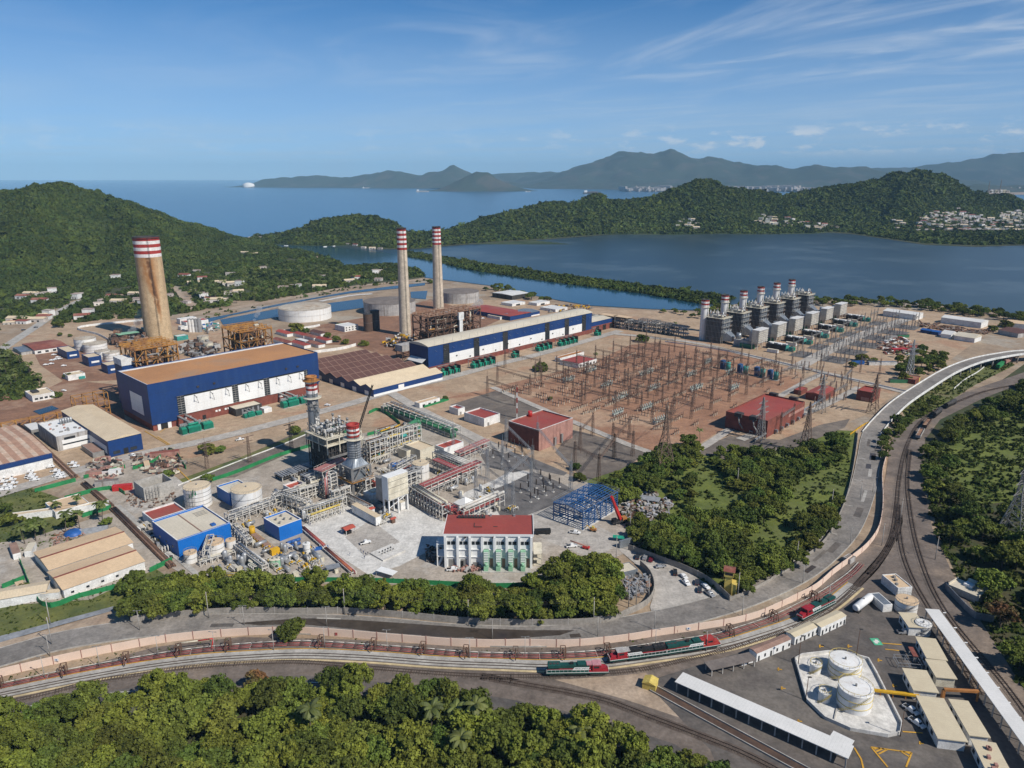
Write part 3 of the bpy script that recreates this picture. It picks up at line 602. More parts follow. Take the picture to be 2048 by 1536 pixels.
# ================================================================== BUILDINGS
def frame(A,B,C,z=0.):
 a,b,c=P(*A,z),P(*B,z),P(*C,z);x=(b-a);L=x.length;x.normalize();y=Vector((-x.y,x.x,0))
 return Vector((a.x,a.y,0)),math.atan2(x.y,x.x),L,(c-a).dot(y)
def gframe(z,*px):
 a0,b0,a1,b1=rect(z,*px);return W(a0,b0),ROT,a1-a0,b1-b0
def piece(t,name,m,*boxes,label=None,parent=None):
 b=MB()
 for q in boxes:b.box(*q)
 return b.build(name,m,parent or t,label=label)
def shed(name,label,cat,fr,h,wall='white_wall',roof='cream_roof',kind='flat',par=.7,rise=2.,group=None,over=.4,base=None,trim=None):
 loc,rz,L,D=fr;t=thing(name,label,cat,loc,rz,group)
 if kind=='flat':
  b=MB();b.box(0,0,base[1]if base else 0,L,.35,h+par);b.box(0,D-.35,base[1]if base else 0,L,D,h+par);b.box(0,.35,base[1]if base else 0,.35,D-.35,h+par);b.box(L-.35,.35,base[1]if base else 0,L,D-.35,h+par)
  b.build('wall',wall,t);piece(t,'roof',roof,(.36,.36,h-.3,L-.36,D-.36,h))
  if trim:piece(t,'parapet',trim,(-.08,-.08,h+par,L+.08,.42,h+par+.12),(-.08,D-.42,h+par,L+.08,D+.08,h+par+.12),(-.08,.42,h+par,.42,D-.42,h+par+.12),(L-.42,.42,h+par,L+.08,D-.42,h+par+.12))
 else:
  ax=int(kind[-1]);b=MB();b.box(0,0,base[1]if base else 0,L,D,h)
  if ax==0:
   for x in(0,L):b.add([(x,0,h),(x,D,h),(x,D/2,h+rise)],[(0,1,2)])
  else:
   for y in(0,D):b.add([(0,y,h),(L,y,h),(L/2,y,h+rise)],[(0,1,2)])
  b.build('wall',wall,t)
  b=MB();b.gable(0,0,L,D,h+.02,h+rise+.1,axis=ax,over=over);b.build('roof',roof,t)
 if base:piece(t,'plinth',base[0],(.02,.02,0,L-.02,D-.02,base[1]))
 return t,L,D
def front(t,name,m,x0,z0,x1,z1,d=.1,y=0.,label=None):return piece(t,name,m,(x0,y-d,z0,x1,y+.05,z1),label=label)
def side(t,name,m,y0,z0,y1,z1,d=.1,x=0.,label=None):return piece(t,name,m,(x-d,y0,z0,x+.05,y1,z1),label=label)
def lx(t,fr,px,py,z=0.,ax=0): # local coordinate of a pixel on plane z
 p=P(px,py,z)-fr[0];x=Vector((math.cos(fr[1]),math.sin(fr[1]),0));return p.dot(x)if ax==0 else p.dot(Vector((-x.y,x.x,0)))
def vents(t,L,D,h,n,m='steel_grey',seed=1,nm='roof_vent'):
 rg=random.Random(seed)
 for i in range(n):
  x,y=rg.uniform(.1,.9)*L,rg.uniform(.15,.85)*D;piece(t,nm,m,(x,y,h,x+1.1,y+.9,h+.9))
# --- turbine hall with rust coloured roof
fr=gframe(33,(291,770),(631,707),(243,742),(566,687));loc,rz,L,D=fr
t=thing('turbine_hall','huge blue and white turbine hall with dusty orange brown flat roof at left','power hall',loc,rz)
piece(t,'plinth','brick',(.3,.3,0,L-.3,D-.3,7.4))
b=MB();b.box(.2,.2,7.4,L-.2,D-.2,21.5,bot=False);b.build('wall','blue_navy',t)
b=MB();b.box(-.4,-.6,21.5,L+.4,0,33.8);b.box(-.4,D,21.5,L+.4,D+.4,33.8);b.box(-.4,0,5,0,D,33.8);b.box(L,0,21.5,L+.4,D,33.8);b.box(-.4,-.6,4.6,17,.15,21.5);b.box(122.5 if L>126 else L-6,-.6,9,L+.4,.15,21.5);b.build('wall','blue_navy',t)
b=MB();b.box(0,0,32.6,L,D-3.2,33.05);b.build('roof','rust_roof',t);piece(t,'roof_edge','white_wall',(0,D-3.2,32.6,L,D,33.3),(0,0,33.06,1.2,D-3.3,33.2))
W4=[(18.5,23.5),(59,63.5),(84.5,89),(L-13,L-8.5)]
for x0,x1 in W4:
 b=MB();b.box(x0,-.1,7.6,x1,.2,21.3)
 f=b.build('window_strip','glass_dark',t);b=MB()
 for k in range(9):b.box(x0,-.2,7.7+k*1.66,x1,-.12,8.05+k*1.66)
 b.box((x0+x1)/2-.12,-.22,7.6,(x0+x1)/2+.12,-.13,21.3);b.build('louvre','steel_grey',f)
for i in range(3):
 x0,x1=W4[i][1]+.1,W4[i+1][0]-.1;front(t,'white_panel','white_panel',x0,7.5,x1,20.2,.35)
 n=int((x1-x0)/9)
 for k in range(n):
  x=x0+(k+.6)*(x1-x0)/n;b=MB();b.bar((x,-.4,20),(x,-4.2,19.2),.35);b.bar((x,-3.9,19.2),(x+2.6,-.45,13.5),.22);b.box(x-.35,-4.5,18.8,x+.35,-3.7,19.4);b.build('bracket','steel_grey',t)
 front(t,'glazing','glass_dark',x0,20.3,x1,21.4,.1)
side(t,'end_panel','white_panel',12,9,34,23,.5);front(t,'door','black',5.5,0,10,4.4,.35,.3);front(t,'door_leaf','white_clean',3.2,0,5.3,4.4,.5,.3);front(t,'door_leaf','white_clean',10.2,0,12.6,4.4,.5,.3)
for x in(22,25.5,45,47.3,52,54.2,56.4,96,98,100.2):front(t,'window','white_clean',x,3.6,x+1.5,5,.15,.3)
for x in(35,59,101):front(t,'doorway','black',x,0,x+2.6,3.4,.12,.3)
for x in(33,45,103,113):piece(t,'wall_vent','dark_steel',(x,-1.3,25,x+1.6,-.6,26.2))
# --- long turbine hall with pale roof
fr=gframe(24,(856,693),(1183,624),(819,684));loc,rz,L,D=fr;L2=L
t=thing('turbine_hall','very long blue white and brick red turbine hall with pale curved roof','power hall',loc,rz)
b=MB();b.box(0,.15,0,L,D,24,bot=False);b.build('wall','blue_navy',t)
b=MB();n=8
for k in range(n):
 y0,y1=D*k/n,D*(k+1)/n;z0,z1=24+2.2*math.sin(math.pi*k/n),24+2.2*math.sin(math.pi*(k+1)/n)
 b.add([(-.5,y0,z0),(L+.5,y0,z0),(L+.5,y1,z1),(-.5,y1,z1)],[(0,1,2,3)])
b.add([(-.5,D*k/n,24+2.2*math.sin(math.pi*k/n))for k in range(n+1)]+[(-.5,D,23.6),(-.5,0,23.6)],[list(range(n+3))]);b.box(-.5,-.35,23.5,L+.5,0,24.02);b.build('roof','pale_roof',t)
b=MB();b.box(0,-.1,0,L,.15,4.6);b.build('plinth','brick',t)
for f0 in(.075,.235,.40,.665,.80,.925):
 x=f0*L;g=front(t,'window_strip','glass_dark',x,5,x+7,22.5,.12)
 b=MB()
 for k in range(10):b.box(x,-.2,5.2+k*1.75,x+7,-.14,5.4+k*1.75)
 for k in range(4):b.box(x+k*2.3,-.21,5,x+k*2.3+.15,-.141,22.5)
 b.build('mullion','dark_steel',g)
for x0,x1 in((.105,.235),(.265,.40),(.43,.665),(.695,.80),(.83,.925)):front(t,'white_panel','white_panel',x0*L+.1,4.6,x1*L-.1,13.4,.25)
for k in range(22):x=8+k*(L-14)/21;b=MB();b.bar((x,-.1,24.2),(x,-.1,28.2),.14);b.build('lightning_rod','galvanised',t);b=MB();b.bar((x,-.2,19),(x,-2.6,18.4),.2);b.build('bracket','galvanised',t)
for k in range(13):x=16+k*17.2;piece(t,'wall_fan','dark_steel',(x,-.9,9.5 if k%2 else 6,x+1.3,-.36,10.5 if k%2 else 7))
b=MB();b.add([(-5,3,9),(-5,D-2,9),(0,D-2,12),(0,3,12)],[(0,1,2,3)]);b.box(-5,3,8.6,-4.7,D-2,9);b.build('awning','white_roof',t)
fr2=gframe(12,(1184,644),(1231,638),(1187,636));t,l,d=shed('annex','low blue and brick annex at the far end of the long hall','annex',(W(AB(loc)[0]+L+.3,AB(loc)[1]+1),ROT,48,24),12,'blue_navy','pale_roof','gable0',rise=1.5,base=('brick',7))
for x in(9,22,35):front(t,'doorway','black',x,0,x+6,6,.1)
# --- sawtooth workshop
fr=gframe(7.5,(634,741),(750,776),(866,744),(722,700));loc,rz,L,D=fr
t=thing('workshop','sawtooth workshop with five brown tiled ridges and two cream ones','workshop',loc,rz)
b=MB();b.box(0,0,0,L,D,6.3,bot=False);nb=7;dd=D/nb
for k in range(nb):
 for x in(0,L):b.add([(x,k*dd,6.3),(x,(k+1)*dd,6.3),(x,(k+.55)*dd,9.4)],[(0,1,2)])
b.build('wall','blue_navy',t)
for k in range(nb):
 b=MB();y0,y1,ym=k*dd,(k+1)*dd,(k+.55)*dd
 b.add([(-.6,y0,6.35),(L+.6,y0,6.35),(L+.6,ym,9.5),(-.6,ym,9.5),(L+.6,y1,6.35),(-.6,y1,6.35)],[(0,1,2,3),(3,2,4,5)])
 r_=b.build('roof','cream_roof' if k<2 else 'brown_roof',t)
 if k>=2:
  b=MB();n=11
  for q in range(n+1):
   x=q*L/n;b.bar((x,y0,6.5),(x,ym,9.65),.45,.12);b.bar((x,ym,9.65),(x,y1,6.5),.45,.12)
  b.bar((-.6,ym,9.6),(L+.6,ym,9.6),.5,.2);b.build('seam','seam_tan',r_)
front(t,'white_band','white_clean',0,0,L,2.2,.15);front(t,'white_door','white_clean',L*.34,0,L*.42,5.2,.3)
for k in range(6):side(t,'door','white_clean',(k+.4)*dd,0,(k+.7)*dd,3.8,.15)
# --- offices and stores at the left
fr=gframe(12,(130,818),(185,807),(213,879),(273,866));loc,rz,L,D=fr
t,L,D=shed('workshop','long blue workshop with cream gabled roof beside the grey office','workshop',fr,11.2,'blue_navy','cream_roof','gable1',rise=1.6)
side(t,'white_band','white_panel',3,2,D*.55,7,.15)
b=MB()
for x in(L*.12,L*.62):front(t,'window','glass_dark',x,1.6,x+L*.2,3.6)
front(t,'door','black',L*.42,0,L*.56,4)
fr=gframe(9.5,(79,847),(140,835),(111,875),(174,862));t,L,D=shed('office_building','grey and white flat roofed office with a white roof and roof machinery','office',fr,9.5,'tank_grey','white_clean',par=.6)
front(t,'white_band','white_clean',L*.15,.6,L-.5,3.4);front(t,'white_band','white_clean',L*.15,4.4,L-.5,7);front(t,'window','glass_dark',L*.22,6.9,L*.55,8.5,.2);front(t,'window','glass_dark',L*.17,3.5,L*.95,4.3,.12)
vents(t,L,D,9.5,16,seed=4);vents(t,L,D,9.5,5,'brick_pale',9,'roof_unit')
for k in range(5):x,y=L*(.55+.08*k),D*.7;b=MB();b.cyl((x,y,9.5),(x,y,13),.8,8);b.build('cooling_duct','galvanised',t)
q=rect(10,(31,846),(98,904));t,L,D=shed('warehouse','large warehouse with striped dusty roof and blue and white front, cut by the left edge','warehouse',(W(q[2]-62,q[1]),ROT,62,q[3]-q[1]),8.8,'white_wall','striped_roof','gable0',rise=1.5)
front(t,'blue_band','blue_navy',-.1,6,L+.1,9.1,.3)
t,L,D=shed('guard_house','small white house with cream roof beside the settling pond','house',gframe(5,(50,783),(93,775),(66,792),(106,783)),4.5,'white_wall','cream_roof');piece(t,'roof_unit','dark_steel',(L*.2,D*.5,4.5,L*.5,D*.9,5.7))
for k in range(4):front(t,'window','glass_dark',L*(.1+.22*k),1.4,L*(.1+.22*k)+2.2,2.9)
t,L,D=shed('canteen','low house with dark red roof and white walls by the roadside','house',gframe(5,(52,685),(106,678),(64,697),(135,690)),4.2,'white_wall','tile_red','gable0',rise=1.6)
for k in range(4):front(t,'window','glass_dark',L*(.08+.23*k),1,L*(.08+.23*k)+3,2.8)
t,L,D=shed('bicycle_shelter','grey open shelter beside the dark red roofed house','shelter',gframe(3.5,(33,694),(58,690),(42,704),(66,699)),3.3,'tank_grey','duct_grey','gable0',rise=.7)
for i,(px,h,lab)in enumerate([([(117,695),(137,691),(133,704),(154,700)],7.5,'small blue house with cream roof by the dark red roofed house'),([(163,709),(187,705),(177,715),(202,711)],9,'taller blue house standing in front of the white water tanks'),([(201,725),(232,721),(214,730),(239,727)],8,'blue and white house closest to the rusty boiler frame')]):
 t,L,D=shed('pump_house',lab,'pump house',gframe(h,*px),h-.5,'blue_navy','cream_roof',par=.5);front(t,'white_band','white_clean',L*.2,h*.35,L*.8,h*.55)
t,L,D=shed('switch_house','small cream roofed house with a teal transformer at its wall','house',gframe(4.5,(128,748),(160,741),(136,752),(164,746)),4,'white_wall','cream_roof');front(t,'transformer','teal',L*.6,0,L*.95,2.4,1.4)
t,L,D=shed('carport','sand coloured carport roof in front of the blue workshop','carport',gframe(3.6,(168,888),(190,884),(185,906),(205,901)),3.4,'steel_grey','seam_tan',par=.1);t,L,D=shed('carport','small white roofed carport behind the grey office','carport',gframe(3.6,(50,848),(72,843),(62,860),(80,856)),3.2,'steel_grey','white_roof',par=.1)
t,L,D=shed('control_room','open shelter with pale roof against the hall front between transformers','shelter',gframe(6,(455,811),(506,799),(471,818),(521,806)),5.4,'dark_steel','pale_roof',par=.2)
for k in range(4):front(t,'pillar','galvanised',L*(.22+.2*k),.3,L*(.22+.2*k)+1.4,4.6,.3)
t,L,D=shed('site_hut','small white hut beside the hall transformer','hut',gframe(3.5,(523,815),(535,811),(528,818),(539,814)),3.2,'white_wall','white_roof',par=.2)
# --- brick switch houses
def brick(px,base,top,lab,roof='red_roof',wall='brick',nm='switch_house'):
 a=P(*base);lo,hi=1.,40.
 for _ in range(40):
  m=(lo+hi)/2;p=a+Vector((0,0,m));zc=p.y*CT-(p.z-CAMH)*ST;yc=p.y*ST+(p.z-CAMH)*CT
  if 768-FPX*yc/zc>top:lo=m
  else:hi=m
 h=lo;t,L,D=shed(nm,lab,'switch house',gframe(h,*px),h-.8,wall,roof,par=.8,trim=wall if wall=='brick' else 'white_wall');return t,L,D,h
t,L,D,h=brick([(1457,823),(1530,787),(1604,804),(1536,842)],(1533,876),842,'large brick red building with red roof in front of the switchyard')
for x in(.2,.7):piece(t,'roof_unit','dark_steel',(L-.5,D*x,h-1.5,L+3,D*x+6,h+1.5))
for y in(.25,.6):
 u_=piece(t,'roof_unit','dark_steel',(-2,D*y,h-1.5,2.5,D*y+5,h+1.2));b=MB();b.pipe([(-1.5,D*y+2,h-1),(-2.2,D*y+1,h-5),(-2,D*y-2,h-9)],.5);b.build('duct','steel_grey',u_)
front(t,'pale_band','brick_pale',L*.55,h*.55,L*.98,h*.72,.15)
t,L,D,h=brick([(1017,842),(1078,822),(1146,836),(1077,860)],(1078,902),860,'tall brick building with red roof and weathered pink front beside the new switchyard',wall='brick_pale')
side(t,'dark_wall','brick',.2,.2,D-.2,h-1,.12);b=MB();b.cyl((L*.55,D*.92,h-.8),(L*.55,D*.92,h+3),1.5,8);b.build('roof_vent','red_paint',t)
front(t,'pipe_stack','steel_grey',L*.42,.2,L*.47,h*.4,1.2);front(t,'pipe_stack','steel_grey',L*.62,.2,L*.67,h*.45,1.2)
t,L,D,h=brick([(932,826),(957,816),(1000,827),(972,836)],(972,853),836,'white house with pink red roof in the pipe yard','red_roof','white_wall','pump_house');front(t,'door','steel_grey',L*.2,0,L*.32,2.6)
t,L,D,h=brick([(901,813),(912,809),(927,815),(915,818)],(915,831),818,'little white house with red roof next to the green pipes','red_roof','white_wall','pump_house');front(t,'door','steel_grey',L*.3,0,L*.5,2.4)
t,L,D=shed('relay_house','low white house with red roof at the edge of the old switchyard','house',gframe(4.5,(1128,721),(1157,710),(1186,719),(1157,728)),4.2,'white_wall','red_roof',par=.3)
for k in range(5):front(t,'window','glass_dark',L*(.08+.18*k),1.2,L*(.08+.18*k)+2,2.8)
t,L,D=shed('relay_house','narrow house with orange roof behind the red roofed relay house','house',gframe(4,(1115,714),(1158,702),(1120,717),(1163,705)),4,'white_wall','orange',par=.3)
t,L,D=shed('site_office','cream roofed bungalow behind a bright green hedge','house',gframe(4.5,(830,803),(870,792),(838,806),(876,796)),4,'white_wall','sand_roof',par=.3)
for k in range(3):front(t,'doorway','glass_dark',L*(.15+.27*k),0,L*(.15+.27*k)+2.4,2.6)
t,L,D=shed('equipment_shed','open shed with ribbed red roof on the right of the switchyard','shed',gframe(6,(1613,783),(1640,771),(1671,776),(1645,790)),5.5,'brick','red_roof','gable0',rise=1.2)
t,L,D=shed('equipment_shed','tiny brick hut with red roof next to the open red shed','hut',gframe(4,(1591,777),(1603,773),(1612,777),(1600,781)),3.8,'brick','red_roof',par=.2)
t,L,D,h=brick([(1715,780),(1730,771),(1761,777),(1745,785)],(1744,805),785,'small brick red house with red roof beside the overpass ramp')
side(t,'pale_band','brick_pale',D*.2,.3,D*.7,h*.4,.12)
t,L,D=shed('gate_house','little red and yellow house at the foot of the overpass','house',gframe(4,(1806,755),(1830,752),(1812,757),(1836,757)),4,'brick','tile_red',par=.2);front(t,'yellow_wall','yellow_pale',L*.75,.1,L*.98,3.8)
# --- front white pump building
fr=frame((888,1067),(1065,1068),(898,1029),16.7);loc,rz,L,D=fr
t=thing('turbine_building','white building with red roof, tall pilasters and four green ventilation towers','plant building',loc,rz)
b=MB();b.box(0,0,0,L,D,16.2,bot=False);b.build('wall','white_panel',t);H_=16.2
b=MB();b.box(-.3,-.35,H_,L+.3,D+.3,H_+.25);b.build('roof','red_roof',t);piece(t,'parapet','white_clean',(-.5,-.55,H_-.6,L+.5,-.36,H_+.5),(L+.31,-.36,H_-.6,L+.55,D+.4,H_+.9),(-.55,-.36,H_-.6,-.31,D+.4,H_+.4))
NP=7
for k in range(NP+1):
 x=k*(L-1)/NP;piece(t,'pilaster','white_clean',(x,-1.3,0,x+1,-.02,H_-.7))
piece(t,'ledge','white_clean',(.1,-.5,8.8,L-.1,-.03,9.2),(.1,-.5,5.2,L-.1,-.03,5.5))
for k in range(NP):
 x=k*(L-1)/NP
 for q in((1.35,2.7),(3.1,4.9))if k!=4 else((1.5,2.),(2.4,2.9),(3.3,4.9)):front(t,'window','glass_dark',x+q[0],11.3,x+q[1],12.9,.12)
for k in(0,1,2):
 x=k*(L-1)/NP;front(t,'roller_door','steel_grey',x+1.8,.2,x+4.4,4 if k<2 else 2.6,.14);
front(t,'doorway','black',L/NP+1.5,.1,L/NP+2.8,3.2,.18)
for k in range(3,7):
 x=k*(L-1)/NP+1.15;b=MB();b.box(x,-2.4,0,x+2.3,-.05,9.2)
 g=b.build('ventilation_tower','pale_green',t);b=MB()
 for q in range(10):b.box(x+.1,-2.6,.7+q*.85,x+2.2,-2.42,1.1+q*.85)
 b.build('louvre','white_clean',g);b=MB();b.box(x+.2,-4.4,0,x+2.1,-2.65,2.6);b.cyl((x+1.1,-3.5,2.6),(x+1.1,-3.5,4),.7,8);b.build('fan_housing','pale_green',g)
 front(t,'red_panel','brick_pale',x+2.7,.3,x+4.1,4.4,.12)
piece(t,'plinth','concrete_plain',(L*3/NP,-5.2,0,L-.6,-1.4,.5))
for k in range(9):x=5+k*1.45;b=MB();b.box(x,D-3.6,H_+.25,x+1.1,D-2,H_+1.3);b.build('roof_fan','dark_steel',t)
for x in(L*.5,L*.78):piece(t,'roof_vent','galvanised',(x,D-1.3,H_+.25,x+.9,D-.5,H_+1.2))
b=MB();b.bar((L*.33,D*.35,H_+.5),(L*.42,D*.35,H_+.5),.25);b.bar((L*.33,D*.35,H_+.3),(L*.33,D*.55,H_+.5),.25);b.bar((L*.55,D*.38,H_+.4),(L*.6,D*.38,H_+.4),.25);b.build('roof_rail','dark_steel',t)
for x in(9,16.5,21.5):piece(t,'flood_lamp','dark_steel',(x,-1.1,H_-1.3,x+.9,-.36,H_-.7))
b=MB()
for z in(4.8,10.8):b.box(-3.6,.5,z,-.1,7,z+.4)
for y in(.5,6.5):
 b.box(-3.6,y,0,-3.1,y+.5,10.8)
for z in(11.2,):b.bar((-3.5,.7,z+1),(-3.5,6.8,z+1),.1);b.bar((-3.5,.7,z+1),(-.2,.7,z+1),.1)
b.bar((-3,1,.2),(-.5,6,4.8),1.0,.3);b.build('stair','white_clean',t)
b=MB()
for z in(.2,3.2,6):b.box(L+.6,1,z,L+4.5,12,z+.3)
for y in(1,6,11.6):b.box(L+4.1,y,0,L+4.5,y+.4,6.3)
b.build('annex_frame','rack_cream',t)
# --- bright blue buildings of the new plant
def bluebox(px,base,top,lab,roof='pale_roof',wall='blue_bright'):
 return brick(px,base,top,lab,roof,wall,'treatment_building')
t,L,D,h=bluebox([(308,1041),(406,1010),(456,1046),(355,1082)],(359,1116),1082,'large bright blue building with cream roof beside the white tanks')
piece(t,'parapet','blue_bright',(-.06,-.06,h,L+.06,.4,h+.25),(-.06,D-.4,h,L+.06,D+.06,h+.25));piece(t,'roof_walkway','seam_tan',(L*.48,.5,h-.8,L*.5,D-.5,h-.55));piece(t,'roof_unit','tarp_blue',(L*.72,D*.14,h-.8,L*.8,D*.22,h))
b=MB()
for k in range(4):b.bar((L*.7,D*(.68+.05*k),h-.6),(L*.93,D*(.68+.05*k),h-.6),.2)
b.build('roof_pipe','steel_grey',t)
front(t,'roller_door','glass_dark',L*.62,.1,L*.72,5,.14)
for y in(.2,.45,.7):side(t,'window','glass_dark',D*y,3,D*y+1.5,4,.08)
t,L,D,h=bluebox([(528,1035),(572,1020),(602,1038),(557,1054)],(559,1083),1054,'compact bright blue building with five roof vents beside the yellow chemical skid')
for x,y in((.25,.3),(.3,.62),(.55,.45),(.62,.75),(.75,.3)):b=MB();b.cyl((L*x,D*y,h-.8),(L*x,D*y,h),.35,8);b.cyl((L*x,D*y,h),(L*x,D*y,h+.3),.6,8);b.build('roof_vent','steel_grey',t)
t,L,D,h=bluebox([(433,972),(472,960),(500,972),(464,986)],(464,1011),986,'bright blue building half hidden behind the white tank')
t,L,D,h=brick([(284,1024),(348,1004),(369,1018),(306,1040)],(306,1058),1040,'white building with pink red roof joined to the large bright blue one','red_roof','white_wall','treatment_building')
t,L,D,h=brick([(568,969),(595,960.5),(611,971),(585,980)],(585,996),980,'small white cabin with bright red roof amid the pipe racks','red_roof_bright','white_wall','treatment_building')
# --- barrack stores bottom left
for pts,lab,f in(([(73,1105),(229,1052),(255,1086),(97,1136)],'sand roofed store with red ridge, the rear one of the pair at left',4.4),([(103,1139),(260,1095),(277,1119),(126,1177)],'sand roofed store with red ridge, the front one of the pair at left',4.4)):
 t,L,D=shed('warehouse',lab,'warehouse',gframe(5,*pts),f,'white_wall','sand_roof','gable0',rise=1.3)
 b=MB();b.bar((-.5,D/2,f+1.5),(L+.5,D/2,f+1.5),.9,.25);b.build('ridge_cap','tile_red',t);b=MB()
 for k in range(5):front(t,'window','glass_dark',L*(.08+.18*k),1.6,L*(.08+.18*k)+1.2,2.5)
# --- open topped concrete basin
fr=gframe(7,(270,968),(289,960),(326,967),(305,975));loc,rz,L,D=fr;L=max(L,16);D=max(D,13)
t=thing('concrete_basin','grey open topped concrete basin with scaffold at its wall','basin',loc,rz);b=MB();h=8
b.box(0,0,0,L,.5,h);b.box(0,D-.5,0,L,D,h);b.box(0,.5,0,.5,D-.5,h);b.box(L-.5,.5,0,L,D-.5,h);b.box(.5,.5,0,L-.5,D-.5,1);b.build('wall','concrete_plain',t)
b=MB()
for k in range(5):
 x=1+k*1.6
 for y in(-1.6,-.3):b.bar((x,y,0),(x,y,7.2),.1)
 for z in(2,4,6):b.bar((x,-1.6,z),(x,-.3,z),.1)
for z in(2,4,6):b.bar((1,-1.6,z),(7.4,-1.6,z),.1);b.bar((1,-1.6,z-1.8),(4,-1.6,z),.08)
b.build('scaffold','steel_grey',t)
# --- right hand stores and tents
def rshed(A,B,dep,h,lab,wall,roof,kind='gable0',rise=1.8,nm='warehouse',cat='warehouse'):
 a,b2=P(*A),P(*B);x=b2-a;L=x.length;return shed(nm,lab,cat,(a,math.atan2(x.y,x.x),L,dep),h,wall,roof,kind,rise=rise)
rshed((1765,632),(1830,641),22,7,'long white warehouse behind the grey gas turbine yard','white_wall','white_roof');rshed((1881,646),(1961,657),22,7,'long white warehouse at the right by the lagoon trees','white_wall','white_roof')
t,L,D=rshed((1881,675),(1901,678),16,4.5,'small white storage tent with arched roof','white_clean','white_roof',rise=3,nm='storage_tent',cat='tent');t,L,D=rshed((1908,680),(1948,686),20,5,'wide grey white storage tent beside the small tent','white_wall','pale_roof',rise=3,nm='storage_tent',cat='tent')
for i,(A,B)in enumerate((((1840,665),(1858,668)),((1862,669),(1876,671)))):rshed(A,B,10,3.6,('light blue canopy left of the storage tents','dark blue canopy touching the small tent')[i],'blue_navy','tarp_blue',rise=1,nm='canopy',cat='canopy')
rshed((1995,668),(2035,676),30,5,'brown roofed hall behind the overpass bend','tank_grey','brown_roof',rise=2);rshed((2012,655),(2060,660),20,6,'pale sand roofed hall at the right edge near the lagoon','white_wall','sand_roof',rise=2)
# --- behind the halls
t,L,D=shed('store','long blue shed with dark red roof behind the long turbine hall','store',gframe(6,(960,614),(972,609),(1020,632),(1030,624)),5.5,'blue_navy','red_roof','gable1',rise=1.5);t,L,D=shed('store','blue and white shed with grey roof joined to the dark red roofed shed','store',gframe(5,(1022,626),(1048,617),(1028,632),(1055,622)),5,'blue_navy','duct_grey','gable0',rise=1.3);front(t,'white_band','white_clean',.2,0,L-.2,1.6)
t,L,D=shed('store','low cream cabin beside the rusty boilers','cabin',gframe(3.6,(985,629),(1005,624),(1000,634),(1016,628)),3.4,'white_wall','cream_roof',par=.2);t,L,D=shed('boat_shed','dark shed with bright white roof by the lagoon shore','shed',gframe(7,(993,586),(1015,580),(1040,588),(1052,584)),6.5,'dark_steel','white_roof','gable0',rise=1)
for i,px in enumerate([[(1013,602),(1032,600),(1022,607),(1038,605)],[(1067,602),(1088,600),(1072,606),(1092,603)],[(1095,611),(1116,611),(1108,618),(1124,616)]]):
 t,L,D=shed('store',('white hut left of the dark boat shed shade','white hut with open front by the lagoon','low grey shelter nearest the lagoon bend')[i],'hut',gframe(4,*px),3.6,'white_wall','white_roof',par=.2);front(t,'door','glass_dark',L*.3,0,L*.6,2.4)
t,L,D=shed('office_building','two storey white house by the dark twin silos','house',gframe(6,(681,650),(697,645),(689,654),(709,649)),6,'white_wall','white_roof',par=.3)
for z in(1.3,4):
 for k in range(4):front(t,'window','glass_dark',L*(.08+.23*k),z,L*(.08+.23*k)+1.8,z+1.3)
RH=[((552,668),24,9,'red_roof_bright','bright red roofed house at the upper end of the red cluster'),((588,672),20,8,'red_roof','dark pink roofed house of the red cluster'),((606,676),22,8,'tile_red','brown red house right of the steel canopy'),((546,684),30,8,'tile_red','long brown red house nearest the orange hall roof'),((582,690),26,8,'red_roof','red house in the middle of the lower row'),((614,690),22,8,'tile_red','red house at the lower corner above the sawtooth roof'),((632,682),20,8,'red_roof','red house beside the round green trees'),((620,668),22,9,'brown_roof','brown roofed house at the back of the red cluster'),((570,702),24,8,'tile_red','dim red house in the row touching the hall')]
for(x,y),l,d,rf,lab in RH:shed('house',lab,'house',(P(x,y),ROT-math.pi/2,l,d),3.4,'white_wall',rf,'gable0',rise=1.5)
shed('canopy','pale steel canopy among the red roofed houses','canopy',(P(590,685),ROT-math.pi/2,20,7),4,'steel_grey','white_roof',par=.1)
for i,(x,y,wdt,dp,h,wm,rm,lab)in enumerate([(361,649,20,10,6,'white_wall','white_roof','white hut behind the tall tan chimney'),(374,659,26,14,8,'white_wall','red_roof_bright','white filter house with red roof beside the white silos'),(362,661,12,8,4,'white_wall','white_roof','low white hut at the foot of the chimney'),(355,682,12,9,4.5,'teal','white_roof','white roofed hut with green wall left of the small tank'),(288,664,16,8,4,'teal','white_roof','green and white hut left of the tall tan chimney')]):
 shed('hut',lab,'hut',(P(x,y),ROT,wdt,dp),h,wm,rm,par=.3)
